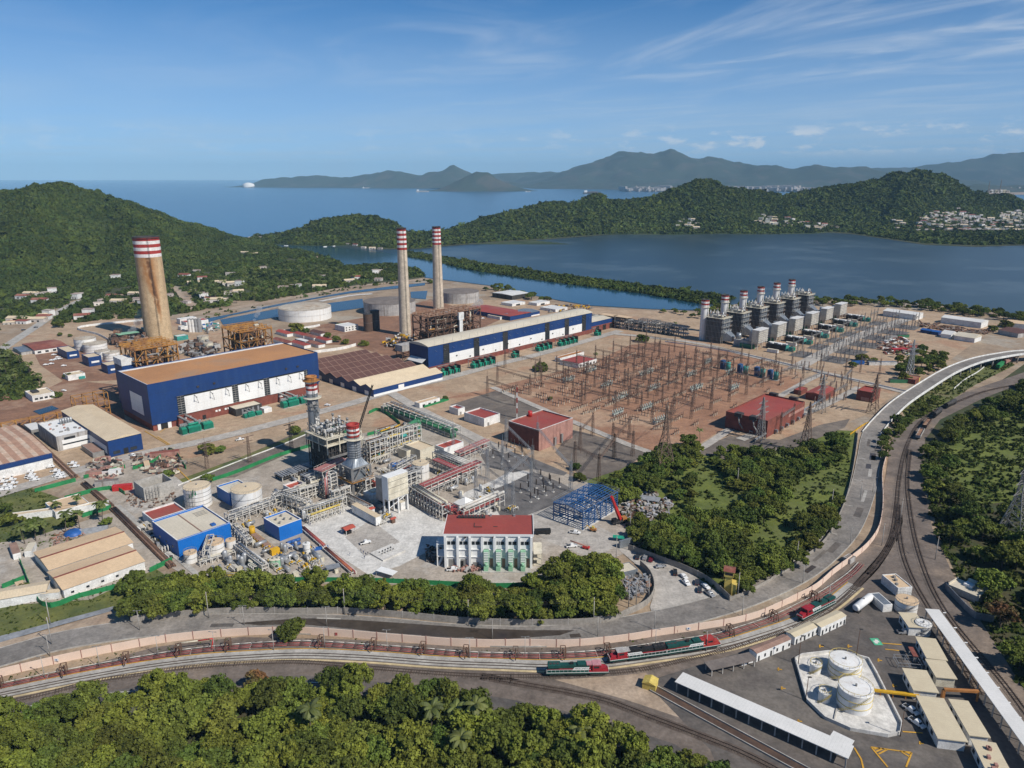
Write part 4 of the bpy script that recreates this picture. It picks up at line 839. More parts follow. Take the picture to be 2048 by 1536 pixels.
# ================================================================== STACKS, BOILERS, TANKS
def pyx(p):
 zc=p.y*CT-(p.z-CAMH)*ST;yc=p.y*ST+(p.z-CAMH)*CT;return 1024+FPX*p.x/zc,768-FPX*yc/zc
def top_at(base,py):
 lo,hi=0.,200.
 for _ in range(40):
  m=(lo+hi)/2
  if pyx(base+Vector((0,0,m)))[1]>py:lo=m
  else:hi=m
 return lo
def stack(name,label,base,h,r0,r1,shaft,bands,rim='dark_steel',n=28,cat='chimney',z0=0.,group=None,ladder=True,plat=()):
 t=thing(name,label,cat,base,0,group);R_=lambda z:r0+(r1-r0)*(z-z0)/(h-z0)
 b=MB();zs=[z0+(bands[-1][0]-z0)*k/8 for k in range(9)]if bands else[z0,h]
 b.lathe(0,0,[(R_(z),z)for z in zs],n);
 if not bands:b.lathe(0,0,[(R_(h),h),(R_(h)*.8,h),(R_(h)*.8,h-3)],n)
 b.build('shaft',shaft,t)
 for z1,z2,m in bands[::-1]:
  b=MB();b.lathe(0,0,[(R_(z1)+.04,z1),(R_(z2)+.04,z2)],n);b.build('band',m,t)
 if bands:
  b=MB();hh=h+.6;b.lathe(0,0,[(R_(h)+.05,h),(R_(h)+.25,h+.02),(R_(h)+.25,hh),(R_(h)*.78,hh),(R_(h)*.78,hh-4),(0.01,hh-4)],n);b.build('rim',rim,t)
 for z,wd,m in plat:
  b=MB();b.lathe(0,0,[(R_(z),z),(R_(z)+wd,z),(R_(z)+wd,z+.3),(R_(z),z+.3)],n);b.lathe(0,0,[(R_(z)+wd-.05,z+1.1),(R_(z)+wd+.05,z+1.1),(R_(z)+wd+.05,z+1.3),(R_(z)+wd-.05,z+1.3),(R_(z)+wd-.05,z+1.1)],n)
  for k in range(0,n,2):a=2*math.pi*k/n;q=Vector((math.cos(a),math.sin(a),0))*(R_(z)+wd);b.bar(q+Vector((0,0,z+.3)),q+Vector((0,0,z+1.1)),.08)
  b.build('platform',m,t)
 if ladder:
  b=MB();a=R(-60);d=Vector((math.cos(a),math.sin(a),0));e=Vector((-d.y,d.x,0))
  for s in(-.5,.5):b.bar(d*(r0+.35)+e*s+Vector((0,0,z0+2)),d*(r1+.35)+e*s+Vector((0,0,h)),.14)
  for k in range(int((h-z0)/2)):z=z0+2+k*2;b.bar(d*(R_(z)+.35)-e*.5+Vector((0,0,z)),d*(R_(z)+.35)+e*.5+Vector((0,0,z)),.12)
  b.build('ladder','dark_steel',t)
 return t
def stripes(top,n,hb,first='band_red'):
 out=[];z=top
 for k in range(n):m=first if k%2==0 else('band_white' if first=='band_red' else 'band_red');out.append((z-hb,z,m));z-=hb
 return out
base=P(318,675);h=top_at(base,474)
stack('chimney','stout tan chimney with rust streaks and red and white bands, smoking',base,h,14.0,13.0,'chimney_tan',stripes(h,6,3.4),plat=((h-1,.9,'dark_steel'),))
base=P(811,670);h=top_at(base,457)
stack('chimney','slender grey concrete chimney with banded top, left one of the slender pair',base,h,6.6,4.9,'chimney_grey',stripes(h,9,2.5),plat=((h-.6,.6,'dark_steel'),),n=22)
base=P(877,617);h=top_at(base,454)
stack('chimney','slender grey concrete chimney with banded top, right one behind the rusty boilers',base,h,7.2,5.3,'chimney_grey',stripes(h,9,2.5),plat=((h-.6,.6,'dark_steel'),),n=22)
def tank(name,label,base,r,h,shell='white_tank',roof='tank_roof',cone=.08,rails=True,stair=None,group=None,n=36,rings=2,cat='tank'):
 t=thing(name,label,cat,base,0,group)
 b=MB();b.lathe(0,0,[(r,0),(r,h)],n);b.build('shell',shell,t)
 b=MB();b.lathe(0,0,[(r+.12,h-.15),(r+.12,h+.08),(r*.98,h+.1),(r*.5,h+r*cone*.6),(.01,h+r*cone)],n);rf=b.build('roof',roof,t)
 if rings:
  for k in range(rings):
   z=h*(k+1)/(rings+1);b=MB();b.lathe(0,0,[(r+.01,z),(r+.16,z),(r+.16,z+.14),(r+.01,z+.14)],n);b.build('ring','steel_grey' if stair is None else stair,t)
 if rails:
  b=MB();zt=h+1.05;b.lathe(0,0,[(r-.03,zt),(r+.05,zt),(r+.05,zt+.1),(r-.03,zt+.1),(r-.03,zt)],n)
  for k in range(0,n,2):a=2*math.pi*k/n;b.bar((r*math.cos(a),r*math.sin(a),h),(r*math.cos(a),r*math.sin(a),zt),.07)
  b.build('railing',stair or 'steel_grey',t)
  b=MB();m=20
  for k in range(m+1):
   a=R(200+k*90/m);z=h*k/m;q=Vector((math.cos(a),math.sin(a),0));b.bar(q*r+Vector((0,0,z)),q*(r+.9)+Vector((0,0,z)),.12,.04)
   if k:b.bar(last,q*(r+.9)+Vector((0,0,z+.9)),.08)
   last=q*(r+.9)+Vector((0,0,z+.9));b.bar(q*(r+.9)+Vector((0,0,z)),last,.06)
  b.build('stair',stair or 'steel_grey',t)
 b=MB();b.cyl((0,0,h+r*cone*.9),(0,0,h+r*cone+.8),.35,8);b.build('vent','steel_grey',rf)
 return t
def tk(name,label,ctop,rpx,basey,**k): # tank seen with its roof centre at ctop, its near foot at row basey
 bx=ctop[0];g=P(bx,basey);rr=rpx/FPX*(g.y*CT+CAMH*ST);c=P(bx,basey)+Vector((0,rr*.96,0));lo,hi=.5,60
 for _ in range(40):
  m=(lo+hi)/2
  if pyx(Vector((P(*ctop,m).x,c.y,m)))[1]>ctop[1]:lo=m
  else:hi=m
 d=c.y*CT+(CAMH-lo)*ST;c.x=(ctop[0]-1024)/FPX*d
 return tank(name,label,c,rr,lo,**k)
tk('oil_tank','wide white oil tank with mottled grey roof, nearest the canal pool',(609,613),53,645,roof='roof_dusty' and 'tank_roof',rings=1)
tk('oil_tank','wide grey oil tank with brown roof, left of the slender chimney',(779,601),53,632,shell='tank_grey',roof='roof_dusty',rings=1)
tk('oil_tank','wide dark grey oil tank with dark roof and rusty rim by the lagoon',(919,582),40,608,shell='tank_grey',roof='roof_dusty',rings=1)
tk('water_tank','white tank behind the low house, the rearmost of four in a row',(169,676),20,702);tk('water_tank','white tank, second and widest of four in a row',(189,686),22,707)
tk('water_tank','white tank partly hidden, third of four in a row',(204,701),14,721);tk('water_tank','white tank touching the rusty boiler frame, last of four',(222,704),15,722)
tk('fuel_tank','cream tank behind the orange roof, the taller one of two',(405,672),11,692,shell='rack_cream');tk('fuel_tank','rust streaked cream tank, the nearer one of two behind the orange roof',(416,685),9.5,702,shell='rack_cream')
tk('water_tank','white striped tank with green emblem and scaffold, left of the blue building',(393,971),26,1020,rings=4,roof='cream_roof')
tk('water_tank','tall white tank with cream roof in front of the half hidden blue building',(492,976),29.5,1030,rings=2,roof='cream_roof')
tk('water_tank','small white tank at the near corner of the large blue building',(380,1104),12.5,1129,roof='sand_roof',rings=1);tk('water_tank','medium white tank with sand coloured roof against the large blue building',(429,1083),17.5,1111,roof='sand_roof',rings=1);tk('water_tank','little white tank with sand coloured roof at the right of the blue building front',(461,1079),9.5,1098,roof='sand_roof',rings=0,rails=False)
tk('condensate_tank','white tank with a red rim beside the red pipe corridor',(841,925),17,962,roof='cream_roof',rings=1)
# the emblem and the scaffold on the striped tank
tt=[o for o in bpy.data.objects if o.get('label','').startswith('white striped tank')][0];sh=tt.children[0];rr=max(v.co.x for v in sh.data.vertices);hh=max(v.co.z for v in sh.data.vertices)
b=MB();
def on_cyl(a,z,e=.12):return((rr+e)*math.sin(R(a)),-(rr+e)*math.cos(R(a)),z)
for pts in([(-4,.62),(2,.78),(6,.95),(10,.97),(9,.80),(6,.66),(0,.58)],[(-14,.60),(-9,.76),(-6,.62),(-8,.56)],[(12,.74),(17,.90),(20,.76),(16,.66)]):
 b.add([on_cyl(a,z*hh)for a,z in pts],[list(range(len(pts)))])
b.build('emblem','pipe_green',tt);b=MB()
for k in range(4):
 a=-16+k*9;b.bar(on_cyl(a,.1*hh,1.3),on_cyl(a,hh,1.3),.1)
 for z in(.3,.5,.7,.9):b.bar(on_cyl(a,z*hh,1.3),on_cyl(a,z*hh,.1),.08);k<3 and b.bar(on_cyl(a,z*hh,1.3),on_cyl(a+9,z*hh,1.3),.08)
b.build('scaffold','steel_grey',tt)
for(x,y,r,h,lab,m)in((737,662,5.2,20,'dark rust stained silo, left one of two by the white house','boiler_dark'),(751,660,5.2,23,'dark steel silo, right one of two by the slender chimney','dark_steel')):tank('silo',lab,P(x,y),r,h,m,'dark_steel',rings=1,rails=False,cat='silo')
for k,x in enumerate((382,388,394,400)):tank('silo','slim white and grey silo standing in the row beside the filter house',P(x,664-.0*k),2.6,15,'white_tank' if k<2 else 'galvanised','steel_grey',rings=1,rails=False,group='slim silos in a row behind the halls',n=16,cat='silo')
# --- old boilers in open steel frames
def boiler(label,a0,b0,a1,b1,h,nx,ny,nz,steel,roofm,seed,tower=None):
 rg=random.Random(seed);t=gthing('boiler_house',label,'boiler house',a0,b0);L,D=a1-a0,b1-b0
 xs=[L*k/nx for k in range(nx+1)];ys=[D*k/ny for k in range(ny+1)];zs=[h*k/nz for k in range(nz+1)]
 b=MB()
 for x in xs:
  for y in ys:b.bar((x,y,0),(x,y,h),.95)
 for z in zs[1:]:
  for y in ys:b.bar((0,y,z),(L,y,z),.7)
  for x in xs:b.bar((x,0,z),(x,D,z),.7)
 for k in range(nz):
  for i in range(nx):
   if(i+k)%2==0:b.bar((xs[i],0,zs[k]),(xs[i+1],0,zs[k+1]),.5)
   else:b.bar((xs[i+1],0,zs[k]),(xs[i],0,zs[k+1]),.5)
  for i in range(ny):
   if(i+k)%2:b.bar((0,ys[i],zs[k]),(0,ys[i+1],zs[k+1]),.5)
 b.build('steel_frame',steel,t)
 for(x0,y0,z0,x1,y1,z1)in((.08,.10,.03,.92,.92,.50),(.18,.12,.30,.62,.85,.86),(.60,.2,.42,.9,.8,.8),(.1,.25,.05,.5,.8,.32),(.55,.3,.02,.85,.75,.45)):
  piece(t,'casing',rg.choice(('boiler_rust','boiler_dark')),(x0*L,y0*D,z0*h,x1*L,y1*D,z1*h))
 b=MB();b.box(.25*L,.3*D,.87*h,.60*L,.7*D,.93*h);b.build('drum_floor','boiler_dark',t)
 for k in range(ny+2):
  y=D*k/(ny+1);b=MB();b.bar((-.6,y,h+.7),(L+.6,y,h+.7),.8,1.0);b.bar((-.6,y,h+2.2),(L+.6,y,h+2.2),.45)
  for q in range(8):b.bar((L*q/7,y,h+.7),(L*(q+.5)/7.5,y,h+2.2),.28)
  b.build('roof_truss',roofm,t)
 b=MB()
 for z in zs[1:]:
  for y in(-.9,):
   b.bar((0,y,z+.3),(L,y,z+.3),1.6,.15);b.bar((0,y-.7,z+1.4),(L,y-.7,z+1.4),.12)
   for q in range(12):b.bar((L*q/11,y-.7,z+.3),(L*q/11,y-.7,z+1.4),.1)
 for z in zs[1:]:b.bar((-.9,0,z+.3),(-.9,D,z+.3),1.6,.15);b.bar((-1.6,0,z+1.4),(-1.6,D,z+1.4),.12)
 b.build('gangway',steel,t)
 for k in range(46):
  x,y,z=rg.uniform(.02,.98)*L,rg.choice((rg.uniform(-.02,.15),rg.uniform(.1,.95)))*D,rg.uniform(.05,.85)*h;b=MB();pts=[(x,y,z)]
  for q in range(3):
   ax=rg.randrange(3);p=list(pts[-1]);p[ax]+=rg.uniform(-1,1)*(L*.3,D*.3,h*.3)[ax];p=(min(max(p[0],0),L),min(max(p[1],-1),D),min(max(p[2],1),h));pts.append(p)
  b.pipe(pts,rg.choice((.25,.4,.7)),6);b.build('pipe',rg.choice(('boiler_rust','rust_steel','steel_grey','rack_cream','ochre_steel')),t)
 for k in range(14):
  x,y,z=rg.uniform(.05,.9)*L,rg.uniform(0,.8)*D,rg.choice(zs[1:]);piece(t,'equipment',rg.choice(('rust_steel','steel_grey','boiler_rust','rack_cream')),(x,y,z+.3,x+rg.uniform(1,4),y+rg.uniform(1,3),z+rg.uniform(1.2,4)))
 if tower:piece(t,'lift_tower','white_wall',(tower*L,-3.2,0,tower*L+4.5,-1.7,h*.98),(tower*L-1.2,-3.6,h*.8,tower*L+5.7,-1.6,h*1.0))
 return t
boiler('rusty boiler in ochre steel frame, left one, before the tan chimney',197,582,229,611,43,4,3,5,'ochre_steel','ochre_steel',3)
boiler('rusty boiler in ochre steel frame, right one, behind the orange roof',284,587,313,619,43,4,3,5,'ochre_steel','ochre_steel',4)
boiler('brown rusty boiler pair behind the long hall, with white lift tower',460,551,532,574,37,7,2,5,'rust_steel','boiler_rust',5,.55)
t=gthing('stair_tower','tall navy blue cladding tower at the left rusty boiler','tower',188,586);piece(t,'wall','blue_navy',(0,0,0,9,16,32));piece(t,'roof','white_wall',(-.2,-.2,32,9.2,16.2,37))
def frame_rig(label,a,b,L,D,h,m,nx,ny,nz,seed=1,name='pipe_trestle'):
 t=gthing(name,label,'steel frame',a,b);q=MB();rg=random.Random(seed)
 for i in range(nx+1):
  for j in range(ny+1):q.bar((L*i/nx,D*j/ny,0),(L*i/nx,D*j/ny,h),.55)
 for k in range(1,nz+1):
  z=h*k/nz
  for j in range(ny+1):q.bar((0,D*j/ny,z),(L,D*j/ny,z),.4)
  for i in range(nx+1):q.bar((L*i/nx,0,z),(L*i/nx,D,z),.4)
 for i in range(nx):q.bar((L*i/nx,0,0),(L*(i+1)/nx,0,h/nz),.3);q.bar((L*(i+1)/nx,D,h*(nz-1)/nz),(L*i/nx,D,h),.3)
 q.build('frame',m,t);return t,L,D
frame_rig('ochre pipe trestle leaning out of the hall end wall',150,575,22,9,17,'ochre_steel',3,1,3);frame_rig('low ochre pipe trestle crossing the road left of the hall',98,590,52,3,5,'ochre_steel',6,1,1)
t,L,D=frame_rig('grey elevated hopper on rusty legs beside the slender chimney',425,548,16,9,9,'rust_steel',2,1,2);piece(t,'hopper','tank_grey',(-1,-1,9,17,10,15))
# --- six gas turbine blocks: one built in full, five copies of every piece
UA=[703+44.0*i for i in range(6)]
def unit_things():
 out=[];rz=ROT-math.pi/2 # local x runs towards the switchyard, local y along the row
 def U(name,label,cat,a,b,grp):o=thing(name,label,cat,W(a,b),rz,grp);out.append(o);return o
 A0=UA[0]
 # boiler block
 t=U('recovery_boiler','grey clad heat recovery boiler','boiler',A0,381,'six heat recovery boilers in a row')
 piece(t,'casing','dark_steel',(0,0,2,18,17,26.5));piece(t,'end_casing','duct_grey',(18.02,0,9,18.8,17,26.5))
 b=MB()
 for k in range(12):x=k*18/11;b.box(x-.16,-.7,0,x+.16,-.02,26.5)
 for z in(0.3,6,12,18,23):b.box(0,-.62,z,18,-.03,z+.3)
 b.build('buckstay','steel_grey',t)
 b=MB();b.box(-1.5,-1.5,26.52,20,18.5,27)
 for x0,y0,x1,y1 in((-1.5,-1.5,20,-1.5),(20,-1.5,20,18.5),(-1.5,18.5,20,18.5),(-1.5,-1.5,-1.5,18.5)):
  b.bar((x0,y0,28.2),(x1,y1,28.2),.14)
  for k in range(7):p=Vector((x0+(x1-x0)*k/6,y0+(y1-y0)*k/6,27));b.bar(p,p+Vector((0,0,1.3)),.12)
 b.build('deck','rack_cream',t);rg=random.Random(5)
 for z in(12,17,22):piece(t,'gallery','steel_grey',(18.85,-1,z,20.6,18,z+.25));piece(t,'handrail','rack_cream',(20.5,-1,z+1.1,20.6,18,z+1.25))
 for y in(1,6,11,16):piece(t,'column','steel_grey',(18.85,y,0,19.3,y+.45,26.4))
 for k in range(8):y=rg.uniform(0,16);z=rg.uniform(2,20);b=MB();b.pipe([(19,y,z),(22,y,z),(22,y+rg.uniform(-4,4),z+rg.uniform(-2,5))],.3,6);b.build('pipe',rg.choice(('galvanised','rack_white','rust_steel')),t)
 for k in range(15):
  x,y=rg.uniform(0,17),rg.uniform(0,15);b=MB();h=rg.uniform(2,6.5);r=rg.choice((.4,.6,.9));b.cyl((x,y,27),(x,y,27+h),r,8);b.cyl((x,y,27+h),(x,y,27.5+h),r*.7,8);b.build('silencer',rg.choice(('galvanised','steel_grey','rack_white')),t)
 for k in range(3):y=3+k*5;b=MB();b.cyl((1,y,29),(17,y,29),1.0,10);b.build('steam_drum',('rack_cream','galvanised','rust_steel')[k],t)
 for k in range(24):x,y=rg.uniform(0,16),rg.uniform(0,15);piece(t,'equipment',rg.choice(('rack_cream','rust_steel','steel_grey','rack_white')),(x,y,27,x+rg.uniform(.6,2.4),y+rg.uniform(.6,2),27+rg.uniform(.8,3)))
 b=MB();b.add([(18.8,2.5,14),(18.8,14.5,14),(18.8,14.5,3),(18.8,2.5,3),(28,4.5,8),(28,12.5,8),(28,12.5,3),(28,4.5,3)],[(0,4,5,1),(0,3,7,4),(1,5,6,2),(4,7,6,5),(2,6,7,3)]);b.build('inlet_duct','duct_grey',t)
 # stack
 h=43.5;s=stack('exhaust_stack','white steel exhaust stack',W(A0+7,388),h,4.1,4.1,'white_tank',[(h-1.6,h,'band_red'),(h-3.6,h-1.6,'band_white'),(h-5.4,h-3.6,'band_red'),(h-7,h-5.4,'band_white')],n=18,plat=((h-8,1.1,'rack_cream'),),group='six exhaust stacks in a row');out.append(s)
 # turbine enclosure, filter house, generator, transformer
 t=U('gas_turbine','grey gas turbine enclosure','turbine',A0+3,350,'six gas turbine enclosures');piece(t,'enclosure','tank_grey',(0,0,0,23,9,7));b=MB();b.cyl((3,4.5,7),(3,4.5,13),2.6,12);b.cyl((10,3,7),(10,3,9),1,8);b.build('exhaust_duct','duct_grey',t)
 piece(t,'gallery','pipe_green',(8,-2,0,24,-.1,4));piece(t,'roof_unit','galvanised',(12,2,7,15,6,9));piece(t,'roof_unit','white_wall',(17,1,7,21,7,8.4))
 t=U('filter_house','tall louvred air filter house','filter house',A0-2,328,'six air filter houses');piece(t,'housing','rack_cream',(0,0,6.5,7,21,20));b=MB()
 for k in range(7):b.box(7.02,.2,7+k*1.9,7.6,20.8,7.9+k*1.9)
 b.build('louvre','tank_grey',t);piece(t,'roof','white_roof',(-.2,-.2,20.02,7.8,21.2,20.5));piece(t,'side_duct','duct_grey',(-4.5,3,8,-.02,18,17))
 for x in(.5,6.5):
  for y in(.5,10.5,20.5):piece(t,'leg','rack_cream',(x-.3,y-.3,0,x+.3,y+.3,6.5))
 t=U('generator','long black generator enclosure with white roof units','generator',A0+14,319,'six generator enclosures');piece(t,'enclosure','black',(0,0,0,20,8,5.5));piece(t,'roof','white_wall',(0,4.2,5.52,19,8,6.3));piece(t,'roof_unit','white_clean',(3,1,5.52,6,3.5,6.6));piece(t,'roof_unit','white_clean',(11,1,5.52,15,3.5,6.6));piece(t,'end_panel','teal',(20.02,.2,0,20.6,7.8,5.4))
 t=U('control_cabin','pale grey control cabin','cabin',A0-2,311,'six control cabins');piece(t,'cabin','white_wall',(0,0,.4,11,3,3.4));piece(t,'roof','pale_roof',(-.2,-.2,3.42,11.2,3.2,3.7))
 t=U('transformer','green step up transformer','transformer',A0+15,296,'six green transformers');piece(t,'tank','teal',(0,0,.4,3.4,6,4.6));
 for y in(.3,1.4,2.5,3.6,4.7):piece(t,'radiator','transformer_green',(3.42,y,.8,4.8,y+.7,4.2))
 for y in(1,3,5):b=MB();b.cyl((1.7,y,4.6),(1.7,y,6.6),.22,8);b.build('bushing','porcelain',t)
 return out
U0=unit_things();orders=('nearest the switchyard road','second from the road','third from the road','fourth from the road','fifth from the road','farthest, by the lagoon trees')
base_labels=[o['label']for o in U0];base_locs=[o.location.copy()for o in U0]
for i in range(6):
 for o,lb,lc in zip(U0,base_labels,base_locs):
  c=o if i==0 else dup(o,lc+E1*(UA[i]-UA[0]));c['label']=lb+', '+orders[i]
for i in range(6):
 a=UA[i];pts=[W(a-2,289),W(a+26,289),W(a+26,236),W(a-2,236)];sheet('gravel_bed','gravel_grey',pts,.30)
for i in range(7):
 f0=i/7;p=P(1196+f0*192,652+f0*26);a,b0=AB(p);t,L,D=frame_rig(('grey pipe gallery starting beside the annex','second section of the grey pipe gallery','third section of the grey pipe gallery','middle section of the grey pipe gallery','fifth section of the grey pipe gallery','sixth section of the grey pipe gallery','last section of the grey pipe gallery by the first boiler')[i],a,b0-4,9,24,(11,13,12,10,14,13,12)[i],'steel_grey',2,4,3,i,'pipe_gallery');rgg=random.Random(i)
 for k in range(14):z=rgg.choice((4,8,11))+rgg.uniform(-.5,.6);x=rgg.uniform(0,L);b=MB();b.pipe([(x,-3,z),(x,D+3,z)],rgg.uniform(.25,.55),6);b.build('pipe',rgg.choice(('galvanised','steel_grey','rack_white','dark_steel')),t)
 for k in range(8):x,y,z=rgg.uniform(0,L-2),rgg.uniform(0,D-3),rgg.choice((0,4,8));piece(t,'equipment',rgg.choice(('steel_grey','dark_steel','rack_white','duct_grey')),(x,y,z,x+rgg.uniform(1,3),y+rgg.uniform(1,4),z+rgg.uniform(1,3.5)))
 if i in(1,2):piece(t,'roof','sand_roof',(-1,2,13.6,L+1,D-2,14))
# ================================================================== NEW COMBINED CYCLE PLANT
rg4=random.Random(44)
def rack(label,p,q,wd,hs,n,pipes,m='rack_white',name='pipe_rack',t_=.35,brace=True,cover=None,group=None):
 p,q=Vector(p),Vector(q);p.z=q.z=0;d=q-p;L=d.length;t=thing(name,label,'pipe rack',p,math.atan2(d.y,d.x),group);b=MB()
 for i in range(n+1):
  x=L*i/n
  for y in(-wd/2,wd/2):b.bar((x,y,0),(x,y,hs[-1]),t_)
  for z in hs:b.bar((x,-wd/2,z),(x,wd/2,z),t_)
 for z in hs:
  for y in(-wd/2,wd/2):b.bar((0,y,z),(L,y,z),t_*.8)
 if brace:
  for i in range(0,n,2):
   for y in(-wd/2,wd/2):b.bar((L*i/n,y,0),(L*(i+1)/n,y,hs[0]),t_*.6)
 b.build('frame',m,t)
 for k,(lev,off,r,pm)in enumerate(pipes):
  b=MB();z=hs[lev]+r+t_*.5;y=off*wd;b.pipe([(rg4.uniform(-1,2),y,z-(1.5 if k%3==0 else 0)),(1.5,y,z),(L-1.5,y,z),(L+rg4.uniform(-2,1),y,z-(1.5 if k%2 else 0))],r,7);b.build('pipe',pm,t)
 if cover:
  piece(t,'cover',cover,(-.5,-wd/2-.3,hs[-1]+.6,L+.5,wd/2+.3,hs[-1]+.9))
  b=MB()
  for y in(-wd/2,wd/2):
   b.bar((0,y,hs[-1]+2),(L,y,hs[-1]+2),.12)
   for i in range(n*2+1):b.bar((L*i/n/2,y,hs[-1]+.9),(L*i/n/2,y,hs[-1]+2),.1)
  b.build('railing','rack_white',t)
 return t,L
def pip(n,*ms,lev=0,r=(.15,.4)):return[(rg4.choice(lev)if isinstance(lev,tuple)else lev,-.4+.8*(k+.5)/n,rg4.uniform(*r),ms[k%len(ms)])for k in range(n)]
mm=('galvanised','rack_white','steel_grey','rack_cream')
rack('long white pipe rack from the big blue building past the two tall white tanks',P(455,1052),P(549,1018),4,(4,6.5),7,pip(6,*mm,lev=(0,1)))
rack('white and orange pipe rack between the red roofed cabin and the exhaust frame',P(549,1016),P(664,984),5,(4,7.5),8,pip(8,*mm,'rack_cream',lev=(0,1)))
rack('cream topped rack of bent white pipes behind the concrete apron',P(603,1040),P(690,1012),4,(3,6),10,pip(7,*mm,'yellow_pale',lev=(0,1)))
rack('low white rack in front of the cream pipe rack beside the apron',P(617,1048),P(684,1024),2.5,(2.6,4.2),9,pip(5,'rack_cream','yellow_pale','rack_white',lev=(0,1)))
rack('red decked rack ending at the tall ladder tower',P(640,990),P(690,965),6,(7,14),4,pip(5,'pipe_red','galvanised','rack_white',lev=(0,1)),cover='pipe_pink')
rack('red covered walkway on white trusses crossing the yard',P(845,1000),P(958,950),4,(5,8),9,pip(4,'rack_white','pipe_red',lev=(0,1)),cover='pipe_red')
rack('rack of bright red pipes running down to the red roofed white building',P(838,998),P(922,1044),4,(3.5,6),10,pip(6,'pipe_red','pipe_red','red_paint',lev=(0,1),r=(.3,.55)),m='pipe_red')
rack('rack with two long cream pipes over dark trusses by the apron',P(828,1000),P(893,1040),5,(4,8.5),11,[(1,-.3,.6,'rack_cream'),(1,.3,.6,'rack_cream'),(1,0,.35,'galvanised'),(0,-.2,.4,'steel_grey'),(0,.2,.4,'galvanised')])
rack('rack of white ducts rising behind the red roof of the white building',P(922,1046),P(1003,1010),4.5,(3.5,7),8,[(1,-.28,.8,'rack_white'),(1,.28,.8,'rack_white'),(0,0,.4,'pipe_red'),(0,.3,.3,'pipe_red')])
rack('white topped rack with thick pale pipes beside the red roofed cabin',P(872,926),P(942,955),5,(4.5,8),9,[(1,-.35,.5,'rack_white'),(1,0,.5,'rack_white'),(1,.35,.5,'rack_white'),(0,-.2,.35,'pipe_green'),(0,.2,.35,'steel_grey')])
rack('rack with red deck left of the thick pale pipes',P(872,942),P(930,968),4,(4,7),7,pip(4,'pipe_red','rack_white',lev=(0,1)),cover='pipe_red')
rack('pinkish covered rack beside the first grey gantry tower',P(915,928),P(974,902),4,(4,7),6,pip(4,'pipe_red','pipe_pink',lev=(0,1)),cover='pipe_pink')
# tall pipe modules behind the exhaust stack
for i,(x,y,l,d,h,ny)in enumerate([(728,925,15,7,15,2),(752,912,16,7,17,2),(780,898,15,6,14,2),(800,888,14,5,11,1)]):
 a,b0=AB(P(x,y));t,L,D=frame_rig(('white pipe module right behind the silver exhaust stack','tallest white pipe module with yellow pipes on top','white pipe module holding a green vessel','lower white pipe module next to the bent green pipe')[i],a,b0-d,l,d,h,'rack_white',4,ny,4,i,'pipe_module')
 for k in range(20):
  z=h*rg4.choice((1,2,3,4))/4+.5;y2=rg4.uniform(0,D);b=MB();b.pipe([(rg4.uniform(-1,3),y2,z),(rg4.uniform(L-3,L+1),y2,z),(L*rg4.random(),y2,max(.5,z-rg4.uniform(1,4)))],rg4.uniform(.15,.4),6);b.build('pipe',rg4.choice(mm+('rust_steel','yellow_pale')),t)
 for k in range(8):x2,y2,z=rg4.uniform(0,L-2),rg4.uniform(0,D-2),h*rg4.choice((1,2,3,4))/4+.2;piece(t,'equipment',rg4.choice(mm+('dark_steel','teal','rust_steel')),(x2,y2,z,x2+rg4.uniform(.8,2.5),y2+rg4.uniform(.8,2),z+rg4.uniform(.6,2)))
 if i==2:b=MB();b.cyl((4,-.5,9),(8.5,-.5,9),1.1,12);b.build('vessel','teal',t)
 if i==1:b=MB();b.pipe([(0,1,h+1),(6,1,h+1.4),(9,3,h+1)],.5,8);b.build('pipe','yellow',t);b=MB();b.pipe([(11,1,h+1),(16,2,h+1.2)],.45,8);b.build('pipe','yellow',t)
t=thing('steam_pipe','fat green pipe bending down at the end of the pipe modules','pipe',P(818,880));b=MB();d=E1*1;b.pipe([-E1*6+Vector((0,0,9)),E1*7+Vector((0,0,12)),E1*9+Vector((0,0,10.5)),E1*9.5],1.5,10);b.build('pipe','pipe_green',t)
for i,(x,y,l,d,h)in enumerate([(590,1000,14,6,8),(612,985,12,6,10),(660,1010,10,5,9),(720,985,9,6,9),(798,975,12,6,9)]):
 a,b0=AB(P(x,y));t,L,D=frame_rig(('low white pipe module behind the red roofed cabin','white pipe module between cabin and ladder tower','white pipe module at the foot of the ladder tower','white pipe module under the silver stack','white pipe module behind the louvred air inlet')[i],a,b0-d,l,d,h,'rack_white',3,2,3,i,'pipe_module')
 for k in range(12):z=h*rg4.choice((1,2,3))/3+.4;y2=rg4.uniform(0,D);b=MB();b.pipe([(rg4.uniform(-2,2),y2,z),(rg4.uniform(L-2,L+2),y2,z),(L*rg4.random(),y2,max(.5,z-2))],rg4.uniform(.14,.34),6);b.build('pipe',rg4.choice(mm+('rust_steel',)),t)
 for k in range(6):x2,y2,z=rg4.uniform(0,L-2),rg4.uniform(0,D-2),h*rg4.choice((0,1,2,3))/3+.2;piece(t,'equipment',rg4.choice(mm+('dark_steel',)),(x2,y2,z,x2+rg4.uniform(.8,2.2),y2+rg4.uniform(.8,2),z+rg4.uniform(.6,1.8)))
